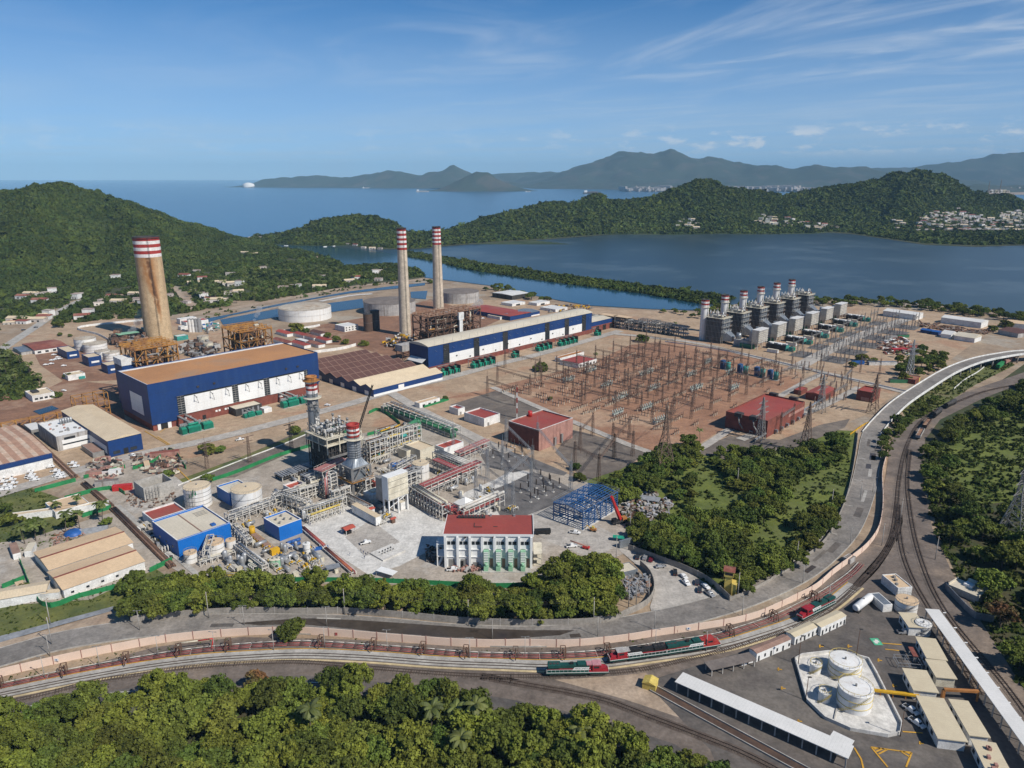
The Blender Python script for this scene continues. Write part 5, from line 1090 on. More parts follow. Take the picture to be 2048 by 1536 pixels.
# heat recovery boiler with its stack
ZB=25.;a0,b0,a1,b1=rect(ZB,(617,862),(653,878),(702,858));b1=max(b1,b0+20);a1=a0+21
t=gthing('recovery_boiler','tall dark boiler block with white pipework crowding its roof deck','boiler',a0,b0);L,D=a1-a0,b1-b0
piece(t,'casing','dark_steel',(.8,.8,7,L-.8,D-.8,20.5));piece(t,'lower_casing','black',(2,2,1,L-2,D-2,7))
b=MB()
for k in range(9):
 x=L*k/8;b.bar((x,0,0),(x,0,21),.5);y=D*k/8;b.bar((0,y,0),(0,y,21),.5)
for z in(7,11.5,16):
 b.bar((0,0,z),(L,0,z),.4);b.bar((0,0,z),(0,D,z),.4)
for k in range(0,8,2):b.bar((L*k/8,0,0),(L*(k+1)/8,0,7),.35);b.bar((0,D*k/8,0),(0,D*(k+1)/8,7),.35)
b.build('frame','dark_steel',t);b=MB()
for z in(21,25):
 b.box(-1.5,-2.5,z-.35,L+1.5,D+1.5,z)
for x in(-1.3,L*.33,L*.66,L+1.3):b.bar((x,-2.3,16),(x,-2.3,25),.55)
for y in(D*.33,D*.66,D):b.bar((-1.3,y,16),(-1.3,y,25),.45)
b.bar((L*.66,-2.3,19),(L+1.3,-2.3,25),.5);b.bar((-1.5,-2.5,26.2),(L+1.5,-2.5,26.2),.16);b.bar((-1.5,-2.5,26.2),(-1.5,D+1.5,26.2),.16)
for k in range(15):b.bar((-1.5+(L+3)*k/14,-2.5,25),(-1.5+(L+3)*k/14,-2.5,26.2),.12);b.bar((-1.5,-2.5+(D+4)*k/14,25),(-1.5,-2.5+(D+4)*k/14,26.2),.12)
b.build('deck','rack_cream',t)
for z in(8,13):
 b=MB();b.box(-1.5,-2.6,z,L+1,-.3,z+.25);b.bar((-1.5,-2.6,z+1.3),(L+1,-2.6,z+1.3),.14);b.build('gallery','steel_grey',t)
for k in range(22):x,y=rg4.uniform(.5,L-.5),rg4.uniform(.5,D-.5);h=rg4.uniform(2.5,7);b=MB();b.cyl((x,y,25),(x,y,25+h),.45,8);b.cyl((x,y,25+h),(x,y,25+h+1.2),.8,8);b.build('silencer',rg4.choice(('galvanised','rack_white','steel_grey')),t)
for k in range(60):
 x,y,z=rg4.uniform(0,L),rg4.uniform(0,D),25+rg4.uniform(.6,5);b=MB();q=(min(L,x+rg4.uniform(2,7)),y,z)if k%2 else(x,min(D,y+rg4.uniform(2,7)),z);b.pipe([(x,y,25),(x,y,z),q,(q[0],q[1],25)],rg4.uniform(.14,.32),6);b.build('pipe',rg4.choice(('rack_white','galvanised','rack_white','steel_grey','dark_steel')),t)
for k in range(16):x,y=rg4.uniform(0,L-2),rg4.uniform(0,D-2);piece(t,'equipment',rg4.choice(('rack_white','galvanised','steel_grey','pipe_green')),(x,y,25,x+rg4.uniform(.8,2.4),y+rg4.uniform(.8,2.2),25+rg4.uniform(.8,2.6)))
for k in range(2):b=MB();b.cyl((2,5+k*9,27.6),(L-2,5+k*9,27.6),1.1,10);b.build('steam_drum','galvanised',t)
def solve_axis(px,py,z):p=P(px,py,z);return Vector((p.x,p.y,0))
base=solve_axis(626,848,24);base+=Vector((0,3,0));h=top_at(base,754)
stack('exhaust_stack','silver exhaust stack wrapped in scaffold boards with an orange rimmed top',base,h,3.6,3.3,'duct_grey',[(h-2,h,'orange'),(h-3.6,h-2,'band_white'),(h-5.2,h-3.6,'band_red'),(h-6.6,h-5.2,'band_white'),(h-8,h-6.6,'band_red'),(h-10,h-8,'band_white')],n=20,plat=((h-2.2,1.8,'ochre_steel'),(h-13,2.2,'rack_cream')),rim='orange')
t=[o for o in bpy.data.objects if o.get('label','').startswith('silver exhaust stack wrapped')][0]
for k in range(26):a=R(rg4.uniform(190,350));z=rg4.uniform(14,h-14);b=MB();d=Vector((math.cos(a),math.sin(a),0));e=Vector((-d.y,d.x,0));b.bar(d*4.1-e*.9+Vector((0,0,z)),d*4.1+e*.9+Vector((0,0,z+rg4.uniform(-.3,.3))),.25,rg4.uniform(.3,2.6));b.build('scaffold_board',rg4.choice(('steel_grey','duct_grey','tank_grey')),t)
# bypass stack on its steel tower
nc=P(708,997);base=nc+(E1+E2)*5.9;zc0=top_at(nc,940);zc1=zc0+4.2;zt=top_at(base,850)
t=stack('exhaust_stack','shiny silver exhaust stack with red and white top on a grey steel tower',base,zt,3.45,3.45,'duct_grey',[(zt-1.6,zt,'band_red'),(zt-2.7,zt-1.6,'band_white'),(zt-4.1,zt-2.7,'band_red'),(zt-5.2,zt-4.1,'band_white'),(zt-6.4,zt-5.2,'band_red')],n=24,z0=zc1-1,plat=((zt-7.6,2.2,'rack_cream'),),rim='band_red')
for k in range(7):z=zc1+1+k*(zt-9-zc1)/7;b=MB();b.lathe(0,0,[(3.45,z),(3.75,z),(3.75,z+.25),(3.45,z+.25)],24);b.build('stiffener','galvanised',t)
b=MB();n=24;o=len(b.v);sq=[]
for i in range(n):
 a=2*math.pi*i/n;c,s=math.cos(a),math.sin(a);k=5.4/max(abs(c),abs(s));x,y=c*k,s*k;sq.append((x*math.cos(ROT)-y*math.sin(ROT),x*math.sin(ROT)+y*math.cos(ROT)))
b.v+=[(x,y,zc0)for x,y in sq]+[(3.45*math.cos(2*math.pi*i/n+ROT),3.45*math.sin(2*math.pi*i/n+ROT),zc1)for i in range(n)]
for i in range(n):j=(i+1)%n;b.face([i,j,n+j,n+i],0,False)
b.build('hood','duct_grey',t);b=MB()
K=5.9
def gl(x,y,z):return(x*math.cos(ROT)-y*math.sin(ROT),x*math.sin(ROT)+y*math.cos(ROT),z)
for x in(-5.9,5.9):
 for y in(-5.9,5.9):b.bar(gl(x,y,0),gl(x,y,zc0),1.1)
for z in(zc0,zc0*.52):
 for s in(-K,K):b.bar(gl(-K,s,z),gl(K,s,z),.7);b.bar(gl(s,-K,z),gl(s,K,z),.7)
for s in(-K,K):
 b.bar(gl(-K,s,zc0*.52),gl(0,s,zc0),.5);b.bar(gl(K,s,zc0*.52),gl(0,s,zc0),.5);b.bar(gl(s,-K,zc0*.52),gl(s,0,zc0),.5);b.bar(gl(s,K,zc0*.52),gl(s,0,zc0),.5);b.bar(gl(-K,s,0),gl(K,s,zc0*.52),.4);b.bar(gl(s,K,0),gl(s,-K,zc0*.52),.4)
b.build('tower','steel_grey',t);b=MB()
for s in(-1,1):b.bar(gl(-7,6.8*s,zc0*.52+.6),gl(7,6.8*s,zc0*.52+.6),1.3,.15);b.bar(gl(6.8*s,-7,zc0*.52+.6),gl(6.8*s,7,zc0*.52+.6),1.3,.15);b.bar(gl(-7.4,7.4*s,zc0*.52+1.8),gl(7.4,7.4*s,zc0*.52+1.8),.12);b.bar(gl(7.4*s,-7.4,zc0*.52+1.8),gl(7.4*s,7.4,zc0*.52+1.8),.12)
b.build('gallery','ochre_steel',t);b=MB();pts=[gl(x,y,0)[:2]for x,y in((-4,-4),(4,-4),(4,4),(-4,4))];b.prism(pts,zc0*.42,zc0-.1);b.build('duct','duct_grey',t)
# ladder tower left of it
t,L,D=frame_rig('white ladder tower with red pipes left of the silver stack tower',*AB(P(664,1000)),4,4,15,'rack_white',1,1,7,name='stair_tower')
for k in range(4):b=MB();b.pipe([(-1-k*.5,2,0),(-1-k*.5,2,15-k),(3,6+k,15-k)],.28,6);b.build('pipe',('pipe_pink','galvanised','pipe_red','pipe_pink')[k],t)
# air inlet filter
hb=top_at(P(785,1035),1002);a0,b0=AB(P(777,1002,hb));a1,_=AB(P(822,989,hb));ht_=top_at(P(779,1036),957)
t=gthing('filter_house','big white louvred air inlet box raised on white legs','filter house',a0,b0);L,D=a1-a0,5
piece(t,'housing','white_clean',(0,0,hb,L,D,ht_));piece(t,'gap_shade','tank_grey',(.2,-.03,hb+.2,L-.2,-.005,ht_-.3));b=MB();n=22  # grey backing sheet added so the gaps between the slats look shaded
for k in range(n):
 z=hb+.3+k*(ht_-hb-.6)/n;b.add([(0.2,-.05,z+.3),(L-.2,-.05,z+.3),(L-.2,-.4,z),(.2,-.4,z)],[(0,1,2,3)])
b.build('louvre','rack_cream',t)
for k in range(4):piece(t,'band','dark_steel',(.1,-.2,hb+.15+k*(ht_-hb)/4,L-.1,-.02,hb+.4+k*(ht_-hb)/4))
for x in(.5,L*.5,L-.5):
 for y in(.5,D-.3):b=MB();b.bar((x,y,0),(x,y,hb),.7);b.build('leg','white_clean',t)
b=MB();b.bar((.5,.5,hb*.5),(L-.5,.5,hb),.3);b.bar((0,.5,hb-.3),(L,.5,hb-.3),.5);b.build('beam','white_clean',t);piece(t,'duct','steel_grey',(1,D+.02,hb*.7,L-1,D+7,ht_-3))
t=thing('equipment_cabin','white control box standing under the louvred air inlet','cabin',P(802,1022),ROT);piece(t,'cabin','white_wall',(0,0,.3,4,3,4.5));piece(t,'roof','pale_roof',(-.1,-.1,4.52,4.1,3.1,4.7))
t=gthing('turbine_enclosure','grey white turbine enclosure between the stack tower and the air inlet','turbine',*AB(P(745,1008)));piece(t,'enclosure','white_wall',(0,0,0,11,8,5));piece(t,'enclosure','duct_grey',(11.02,1,0,20,8,5));piece(t,'roof_unit','rack_cream',(2,2,5.02,6,6,6));piece(t,'roof_unit','sand_roof',(12,2,5.02,18,7,8));piece(t,'roof_unit','red_roof_bright',(9,9.2,0,14,13,7));piece(t,'generator','dark_steel',(4,-9,0,15,-.5,4.5));piece(t,'gallery','rack_white',(3,-10,4.6,16,-9.2,5.8))
# cream equipment building, blue skid, containers
shed('equipment_building','cream flat roofed block with open dark bay behind the red rimmed tank','building',gframe(8,(822,886),(838,880),(859,892),(840,901)),7.4,'rack_cream','cream_roof');t,L,D=shed('equipment_building','small cream cabin with steel frame left of the cream flat roofed block','building',gframe(6,(806,893),(822,888),(830,897),(813,903)),6,'rack_cream','steel_grey',par=.2)
shed('switch_room','white cabin with long red roof beside the first gantry tower','cabin',gframe(6,(873,889),(910,877),(925,882),(888,896)),5.4,'white_clean','red_roof_bright',par=.3,trim='white_clean')
t=thing('compressor_skid','deep blue covered skid with two humped tarpaulins','skid',P(798,935),ROT-.3);b=MB()
for x in(-5.5,.2):b.lathe(x+2.6,0,[(2.9,.3),(2.9,2.2),(2.2,3.4),(.01,4)],10)
b.build('tarpaulin','tarp_blue',t);piece(t,'skid','steel_grey',(-6,-3.2,0,6,3.2,.5))
def container(label,px,rz,L=12,W_=2.5,H=2.7,m='white_wall',rm=None,name='container',z=0.,group=None):
 t=thing(name,label,'container',P(*px)+Vector((0,0,z)),rz,group);b=MB();b.box(0,0,0,L,W_,H)
 for k in range(int(L/.6)):b.box(.2+k*.6,-.06,.2,.45+k*.6,-.005,H-.2)
 b.build('body',m,t);piece(t,'roof',rm or m,(-.05,-.05,H+.005,L+.05,W_+.05,H+.08));piece(t,'door','steel_grey',(-.08,.2,.2,-.01,W_-.2,H-.2));return t
d=P(752,1050)-P(704,1023);container('long white electrical container on a steel skid on the apron',(704,1027),math.atan2(d.y,d.x),d.length,3.4,4.4,'white_wall','cream_roof',z=.8)
t=thing('kiosk','red roofed open kiosk on the apron in front of the long container','kiosk',P(693,1072),ROT)
for x in(0,5):
 for y in(0,4):piece(t,'post','rack_white',(x-.12,y-.12,0,x+.12,y+.12,3))
b=MB();b.gable(-.5,-.5,5.5,4.5,3,3.9);b.build('roof','red_roof_bright',t);piece(t,'bench','black',(.4,.4,.2,3.4,3,1.5))
t=thing('kiosk','tiny red roofed kiosk at the leg of the air inlet box','kiosk',P(786,1046),ROT);b=MB();b.gable(-1.6,-1.2,1.6,1.2,2.6,3.2);b.build('roof','red_roof_bright',t);piece(t,'cabinet','rust_steel',(-1,-.8,0,1,.8,2.5))
t=thing('kiosk','red roofed hut hidden between the turbine and the long container','kiosk',P(738,1030),ROT);b=MB();b.gable(-3,-2,3,2,3.6,4.3);b.build('roof','red_roof_bright',t);piece(t,'wall','white_wall',(-2.6,-1.6,0,2.6,1.6,3.55))
t=thing('party_tent','white pyramid tent on the pale slab','tent',P(931,1015),ROT);b=MB();s=4.6;b.add([(-s,-s,3),(s,-s,3),(s,s,3),(-s,s,3),(0,0,6.2)],[(0,1,4),(1,2,4),(2,3,4),(3,0,4)]);b.box(-s,-s,2.2,s,-s+.08,3);b.box(-s,-s+.1,2.2,-s+.08,s,3);b.build('canopy','white_clean',t)
for x in(-4.4,4.4):
 for y in(-4.4,4.4):piece(t,'post','steel_grey',(x-.1,y-.1,0,x+.1,y+.1,3))
# chemical dosing yard
d=P(541,1094)-P(510,1070);t=thing('dosing_skid','long yellow chemical skid with a yellow tank at its end','skid',P(505,1073),math.atan2(d.y,d.x));L=d.length+6;piece(t,'skid','yellow',(0,-1.6,0,L,1.6,.6));b=MB()
for k in range(8):b.box(1.5+k*L/9,-1.3,.62,2.6+k*L/9,1.3,2.2)
b.build('cell_block','seam_tan',t);b=MB();b.cyl((-1,.5,0),(-1,.5,4.8),1.4,12);b.build('tank','yellow',t);piece(t,'cabinet','yellow',(L+.1,-2,0,L+2.5,2,3));b=MB()
for y in(-1.6,1.6):b.bar((0,y,1.8),(L,y,1.8),.16);[b.bar((L*k/8,y,.5),(L*k/8,y,1.8),.14)for k in range(9)]
b.build('railing','yellow',t)
for k in range(6):x=578+(k%3)*9;y=1089-(k%3)*3+(k//3)*8;t=thing('pump','dark blue pump in the cluster beside the white tank at the compact blue building','pump',P(x,y),ROT,'blue pumps by the compact blue building');b=MB();b.cyl((-1.2,0,1),(1.2,0,1),.8,10);b.build('motor','tarp_blue',t);piece(t,'base','steel_grey',(-1.5,-.8,0,1.5,.8,.3))
tank('dosing_tank','small upright grey white tank at the corner of the pipe yard',P(614,1106),1.7,5,'white_tank','white_wall',rails=False,rings=1,n=16)
for k,(x,y)in enumerate([(506,1134),(519,1138),(547,1132),(556,1131)]):tank('filter_tank','pale olive filter tank by the trees, '+('leftmost of four','second from left','third from left','rightmost of four')[k],P(x,y),1.7,3.6,'pale_green','rack_cream',rails=False,rings=0,n=14)
t=thing('tarpaulin','blue tarpaulin over pipes by the small upright tank','tarpaulin',P(627,1103),R(20));b=MB();b.box(0,0,0,7,2.2,1.1);b.build('cover','tarp_blue',t)
rack('long low white pipe rack running from the sand roofed tanks to the tree belt',P(475,1105),P(532,1148),3,(3,4.6),9,pip(6,*mm,lev=(0,1)))
rack('white pipe rack down the side of the yellow chemical skid',P(470,1068),P(500,1098),3,(3.5,5.5),5,pip(5,*mm,lev=(0,1)));rack('low pipe rack beside the small white tank at the big blue building',P(400,1132),P(470,1112),2.4,(2.6,),6,pip(4,'galvanised','rack_cream'))
rack('white steel frame rack by the sand coloured middle tank',P(415,1128),P(424,1096),3,(4,7),3,pip(4,*mm,lev=(0,1)))
rack('yellow railed pipe track along the tree belt',P(432,1152),P(545,1158),1.6,(1.2,),12,pip(3,'yellow_pale','rack_cream'),m='yellow_pale',brace=False);rack('red and yellow pipe bundle along the apron edge, upper stretch',P(604,1058),P(650,1098),2.2,(1.4,),8,pip(4,'pipe_red','pipe_red','orange'),brace=False);rack('red and yellow pipe bundle along the apron edge, lower stretch',P(650,1100),P(708,1150),2.2,(1.4,),9,pip(4,'pipe_red','orange','pipe_red'),brace=False)
rp=('rust_steel','seam_tan','rust_steel','boiler_dark','rust_steel')
rack('rusty pipeway running along the striped roof warehouse',P(36,850),P(150,956),3,(.9,),16,pip(5,*rp,r=(.18,.3)),m='rust_steel',brace=False);rack('rusty pipeway in the cutting past the sand roofed stores',P(168,968),P(222,1014),3,(.9,),8,pip(5,*rp,r=(.18,.3)),m='rust_steel',brace=False);rack('long rusty pipeway below the big blue building',P(226,1018),P(345,1136),3,(.9,),16,pip(6,*rp,r=(.18,.3)),m='rust_steel',brace=False)
poly_road('path','concrete_plain',[(236,1012),(290,1060),(350,1112),(400,1155)],2.6,1.0)
# small plant clutter: each a thing of its own
def clutter(i):
 k=i%6;t=thing(('pump_skid','valve_station','heat_exchanger','cable_cabinet','pipe_manifold','vertical_vessel')[k],'','equipment')
 t['label']=('grey pump skid among the pipework of the new plant','valve station of bent pipes in the new plant','horizontal silver heat exchanger in the new plant','pale cabinet standing among pipework','manifold of white pipe loops in the new plant','upright silver vessel among the pipe racks')[k];t['group']=('pump skids','valve stations','heat exchangers','cable cabinets','pipe manifolds','upright vessels')[k]+' of the new plant'
 if k==0:piece(t,'base','steel_grey',(-1.6,-.8,0,1.6,.8,.4));b=MB();b.cyl((-1.4,0,1),(.4,0,1),.55,9);b.build('motor','dark_steel',t);piece(t,'pump','galvanised',(.5,-.6,.4,1.5,.6,1.8))
 if k==1:
  for j in range(3):b=MB();b.pipe([(-1.8+j*1.6,-1.5,0),(-1.8+j*1.6,-1.5,1.6),(-1.8+j*1.6,1.5,1.6),(-1.8+j*1.6,1.5,0)],.22,6);b.build('pipe',('rack_white','yellow_pale','galvanised')[j],t)
  piece(t,'valve','yellow',(-.5,-.4,1.3,.3,.4,2.3))
 if k==2:b=MB();b.cyl((-2.6,0,1.8),(2.6,0,1.8),.9,12);b.build('shell','galvanised',t);piece(t,'saddle','steel_grey',(-1.8,-.6,0,-1.3,.6,1));piece(t,'saddle','steel_grey',(1.3,-.6,0,1.8,.6,1))
 if k==3:piece(t,'cabinet','rack_cream',(-1,-.6,.2,1,.6,2.4));piece(t,'plinth','concrete_plain',(-1.2,-.8,0,1.2,.8,.2))
 if k==4:
  for j in range(4):b=MB();b.pipe([(-2+j*1.2,0,0),(-2+j*1.2,0,2.6),(-1.5+j*1.2,2.2,2.6),(-1.5+j*1.2,2.2,0)],.2,6);b.build('pipe','rack_white',t)
  piece(t,'beam','rack_white',(-2.4,-.2,1.6,2.4,.1,1.9))
 if k==5:b=MB();b.lathe(0,0,[(1,.8),(1,3.8),(.6,4.3),(.01,4.5)],12);b.build('shell','galvanised',t);b=MB();b.lathe(0,0,[(.8,0),(.9,.8)],12);b.build('skirt','steel_grey',t)
 return t
protoc=[clutter(i)for i in range(6)];cl_used=set()
def put_clutter(n,poly,seed,kinds=(0,1,2,3,4,5)):
 rg=random.Random(seed);q=PX(*poly);c=0
 for _ in range(n*20):
  if c>=n:break
  x,y=rg.uniform(min(p.x for p in q),max(p.x for p in q)),rg.uniform(min(p.y for p in q),max(p.y for p in q))
  if not inside(x,y,q):continue
  k=rg.choice(kinds);rz=ROT+math.pi/2*rg.randrange(4);s=rg.uniform(.7,1.25);c+=1
  if k not in cl_used:o=protoc[k];cl_used.add(k);o.location=(x,y,0);o.rotation_euler=(0,0,rz)
  else:dup(protoc[k],(x,y,0),rz,scale=s)
def inside(x,y,q):
 c=False;j=len(q)-1
 for i in range(len(q)):
  if(q[i][1]>y)!=(q[j][1]>y)and x<(q[j][0]-q[i][0])*(y-q[i][1])/(q[j][1]-q[i][1])+q[i][0]:c=not c
  j=i
 return c
put_clutter(34,[(440,1125),(500,1085),(560,1105),(620,1095),(640,1120),(560,1148),(470,1152)],1);put_clutter(16,[(600,1022),(690,995),(700,1005),(640,1035),(605,1042)],2);put_clutter(26,[(560,955),(620,930),(680,950),(690,990),(600,1010),(560,990)],3);put_clutter(14,[(440,1050),(500,1020),(540,1040),(480,1068)],4);put_clutter(20,[(780,960),(830,930),(870,960),(850,985),(830,1000),(800,985)],5);put_clutter(20,[(885,915),(960,935),(950,985),(900,975),(860,950)],6);put_clutter(14,[(720,940),(780,920),(800,950),(760,980)],7);put_clutter(16,[(940,1000),(1010,1000),(1030,1020),(960,1040)],8);put_clutter(14,[(640,1120),(680,1150),(640,1165),(580,1155)],9,(1,3,4));put_clutter(8,[(745,1040),(785,1032),(790,1045),(755,1062)],10);put_clutter(12,[(250,1010),(300,1060),(350,1120),(340,1125),(285,1060)],11,(0,1,3,4))
put_clutter(24,[(560,1090),(610,1085),(660,1130),(650,1155),(560,1150)],21);put_clutter(20,[(690,985),(740,1000),(770,1030),(720,1010)],22);put_clutter(22,[(500,1010),(560,985),(600,1000),(610,1040),(540,1050)],23);put_clutter(18,[(640,905),(690,905),(700,940),(650,950)],24);put_clutter(16,[(880,985),(960,960),(1000,990),(930,1020)],25);put_clutter(18,[(420,1140),(480,1100),(520,1120),(500,1155)],26)
rack('dense white pipe rack behind the compact blue building',P(560,1010),P(620,1030),3.5,(3,5.5,8),6,pip(8,*mm,lev=(0,1,2)));rack('white pipe rack between turbine enclosure and long container',P(690,1004),P(742,1030),3,(3,5),6,pip(6,*mm,'rust_steel',lev=(0,1)));rack('pipe rack along the foot of the dark boiler',P(640,975),P(684,952),3,(3,6),5,pip(6,*mm,'rust_steel',lev=(0,1)));rack('pipe rack of white loops behind the red rimmed tank',P(790,958),P(828,938),4,(3,6,9),4,pip(8,*mm,'pipe_red',lev=(0,1,2)))
# air cooled banks at the left of the boiler
for i,(x,y)in enumerate([(566,965),(590,957),(612,950),(634,960),(618,968)]):
 t=gthing('cooler_bank','white framed cooler bank left of the dark boiler, '+('leftmost','second from left','middle, farthest back','rightmost','nearest the red roofed cabin')[i],'cooler',*AB(P(x,y)));b=MB()
 for k in range(6):b.box(k*1.7,0,3.3,k*1.7+.9,9,3.7)
 for k in(0,9.5):b.box(k-.2,-.3,3.0,k+.2,9.3,3.3)
 b.build('tube_bundle','galvanised',t)
 for xx in(0,9.5):
  for yy in(.3,8.7):piece(t,'leg','rack_white',(xx-.2,yy-.2,0,xx+.2,yy+.2,3))
 piece(t,'fan_deck','dark_steel',(.3,.4,1.6,9.2,8.6,2.3))
# blue steel skeleton of a new hall
hh=top_at(P(1167,1061),1026);fr=frame((1166,1026),(1235,986),(1117,1000.6),hh);loc,rz,L,D=fr
t=thing('steel_skeleton','bare bright blue steel skeleton of an unfinished hall','steel frame',loc,rz);nx=6
for i in range(nx+1):
 x=L*i/nx;b=MB()
 for y in(0,D*.5,D):b.bar((x,y,0),(x,y,hh),.45)
 b.bar((x,0,hh),(x,D/2,hh+1.5),.5,.6);b.bar((x,D/2,hh+1.5),(x,D,hh),.5,.6);b.bar((x,0,hh*.55),(x,D,hh*.55),.35);b.build('portal','blue_steel',t)
b=MB()
for k in range(13):
 y=D*k/12;z=hh+.45+1.5*(1-abs(k-6)/6);b.bar((-.4,y,z),(L+.4,y,z),.3)
for i in range(0,nx,2):b.bar((L*i/nx,0,hh+.3),(L*(i+1)/nx,D/2,hh+1.7),.16);b.bar((L*i/nx,D,hh+.3),(L*(i+1)/nx,D/2,hh+1.7),.16)
b.build('purlins','blue_steel',t);b=MB()
for k in range(7):
 z=1.3+k*(hh-1.5)/6.5;b.bar((0,-.25,z),(L,-.25,z),.22)
 b.bar((-.25,0,z),(-.25,D,z),.22)
for i in range(nx):b.bar((L*i/nx,-.2,0),(L*(i+1)/nx,-.2,hh),.16)
b.build('girts','blue_steel',t);b=MB()
for q in((-.6,-.6),(L+.6,-.6),(L+.6,D+.6),(-.6,D+.6)):b.bar((*q,hh),(*q,hh+2.6),.12)
for z in(hh+1.6,hh+2.5):b.bar((-.6,-.6,z),(L+.6,-.6,z),.1);b.bar((-.6,-.6,z),(-.6,D+.6,z),.1);b.bar((L+.6,-.6,z),(L+.6,D+.6,z),.1);b.bar((-.6,D+.6,z),(L+.6,D+.6,z),.1)
b.build('safety_rail','galvanised',t);piece(t,'slab','concrete_light',(-.6,-.6,0,L+.6,D+.6,.4))
for k in range(9):x,y=rg4.uniform(1,L-4),rg4.uniform(1,D-3);piece(t,'deck_panel',rg4.choice(('tarp_blue','galvanised','blue_steel')),(x,y,hh*.55+.2,x+3.5,y+2.5,hh*.55+.4))
# red telescopic crane beside it
t=thing('mobile_crane','yellow and dark mobile crane with red boom raised against the blue skeleton','crane',P(1240,1046),R(25));piece(t,'chassis','dark_steel',(-5,-1.3,.8,4,1.3,1.7));piece(t,'cab','orange',(1,-1.2,1.72,3.4,1.2,3.2));piece(t,'counterweight','black',(-4.5,-1.3,1.72,-2,1.3,3))
for x in(-3.8,-1.5,1,3):b=MB();b.cyl((x,-1.45,.65),(x,1.45,.65),.65,10);b.build('wheel','tyre',t)
tip=P(1223,993,17);v_=tip-P(1240,1046);v_=Matrix.Rotation(-R(25),3,'Z')@v_;b=MB();b.bar((0,0,2.4),v_,1.1);b.bar((0,0,2.2),Vector((0,0,2.2)).lerp(v_,.55),1.4);b.build('boom','red_paint',t)
t=thing('backhoe','small yellow digger at the near corner of the blue skeleton','digger',P(1186,1063),R(160));piece(t,'body','orange',(-1.6,-.8,.7,1.6,.8,1.8));piece(t,'cab','yellow_pale',(-.6,-.7,1.82,.6,.7,2.9));b=MB();b.pipe([(1.5,0,1.5),(3,0,3),(4,0,1.2)],.2,6);b.build('arm','yellow',t)
for x,y in((-1.1,-.9),(-1.1,.9),(1.1,-.9),(1.1,.9)):b=MB();b.cyl((x,y-.15,.6),(x,y+.15,.6),.6,10);b.build('wheel','tyre',t)
# thin crane jib behind the boiler stack
t=thing('lattice_crane','dark crane with a long thin jib leaning over the new boiler','crane',P(706,905),0);v_=P(745,770,46)-P(706,905);v_.z=46;b=MB();b.lattice((0,0,3),v_,1.5,.8,22,.22);b.build('jib','black',t);piece(t,'body','dark_steel',(-3,-2,1,3,2,4));piece(t,'track','black',(-4,-2.6,0,4,-1.4,1));piece(t,'track','black',(-4,1.4,0,4,2.6,1))
# green pipe bridge
t,L=rack('pipe bridge with three fat green pipes ending in loops',P(777,823),P(912,874),9,(3,7),12,[(0,-.4,.95,'pipe_green'),(0,-.1,.95,'pipe_green'),(0,.25,.95,'pipe_green'),(1,-.3,.3,'galvanised'),(1,.1,.35,'galvanised'),(1,.35,.3,'rack_white')],m='rack_white')
for y in(-4,-1):b=MB();b.pipe([(L-9,y,5),(L-2,y,5),(L,y,3.4),(L,y,.3)],1.,9);b.build('pipe','pipe_green',t)
d=P(835,848)-P(790,827);container('long grey blue container beside the green pipe bridge',(788,832),math.atan2(d.y,d.x),d.length,2.6,3,'duct_grey','steel_grey');container('cream cabin at the head of the green pipe bridge',(770,826),ROT,6,5,4.5,'rack_cream','pale_roof',name='cabin')
# perforated slab and low canopies
t=gthing('foundation_slab','white foundation slab with rows of anchor bolts on the apron','slab',*AB(P(766,1124)));piece(t,'slab','concrete_light',(0,0,0,13,10,.9))
for k in range(10):piece(t,'anchor','black' if k>5 else 'steel_grey',(3+k%5*1.6,4.5+k//5*2,.92,3.4+k%5*1.6,4.9+k//5*2,1.6))
t=thing('canopy','white work canopy at the lower tip of the apron','canopy',P(752,1152),R(-28));piece(t,'roof','white_clean',(0,0,2.6,9,4,2.75));piece(t,'post','steel_grey',(0,0,0,.2,.2,2.6));piece(t,'post','steel_grey',(8.8,0,0,9,.2,2.6));t=thing('canopy','pale blue work canopy behind the tree belt','canopy',P(655,1150),R(25));piece(t,'roof','galvanised',(0,0,2.4,6,4,2.6));piece(t,'post','steel_grey',(0,0,0,.2,.2,2.4));piece(t,'post','steel_grey',(5.8,0,0,6,.2,2.4))
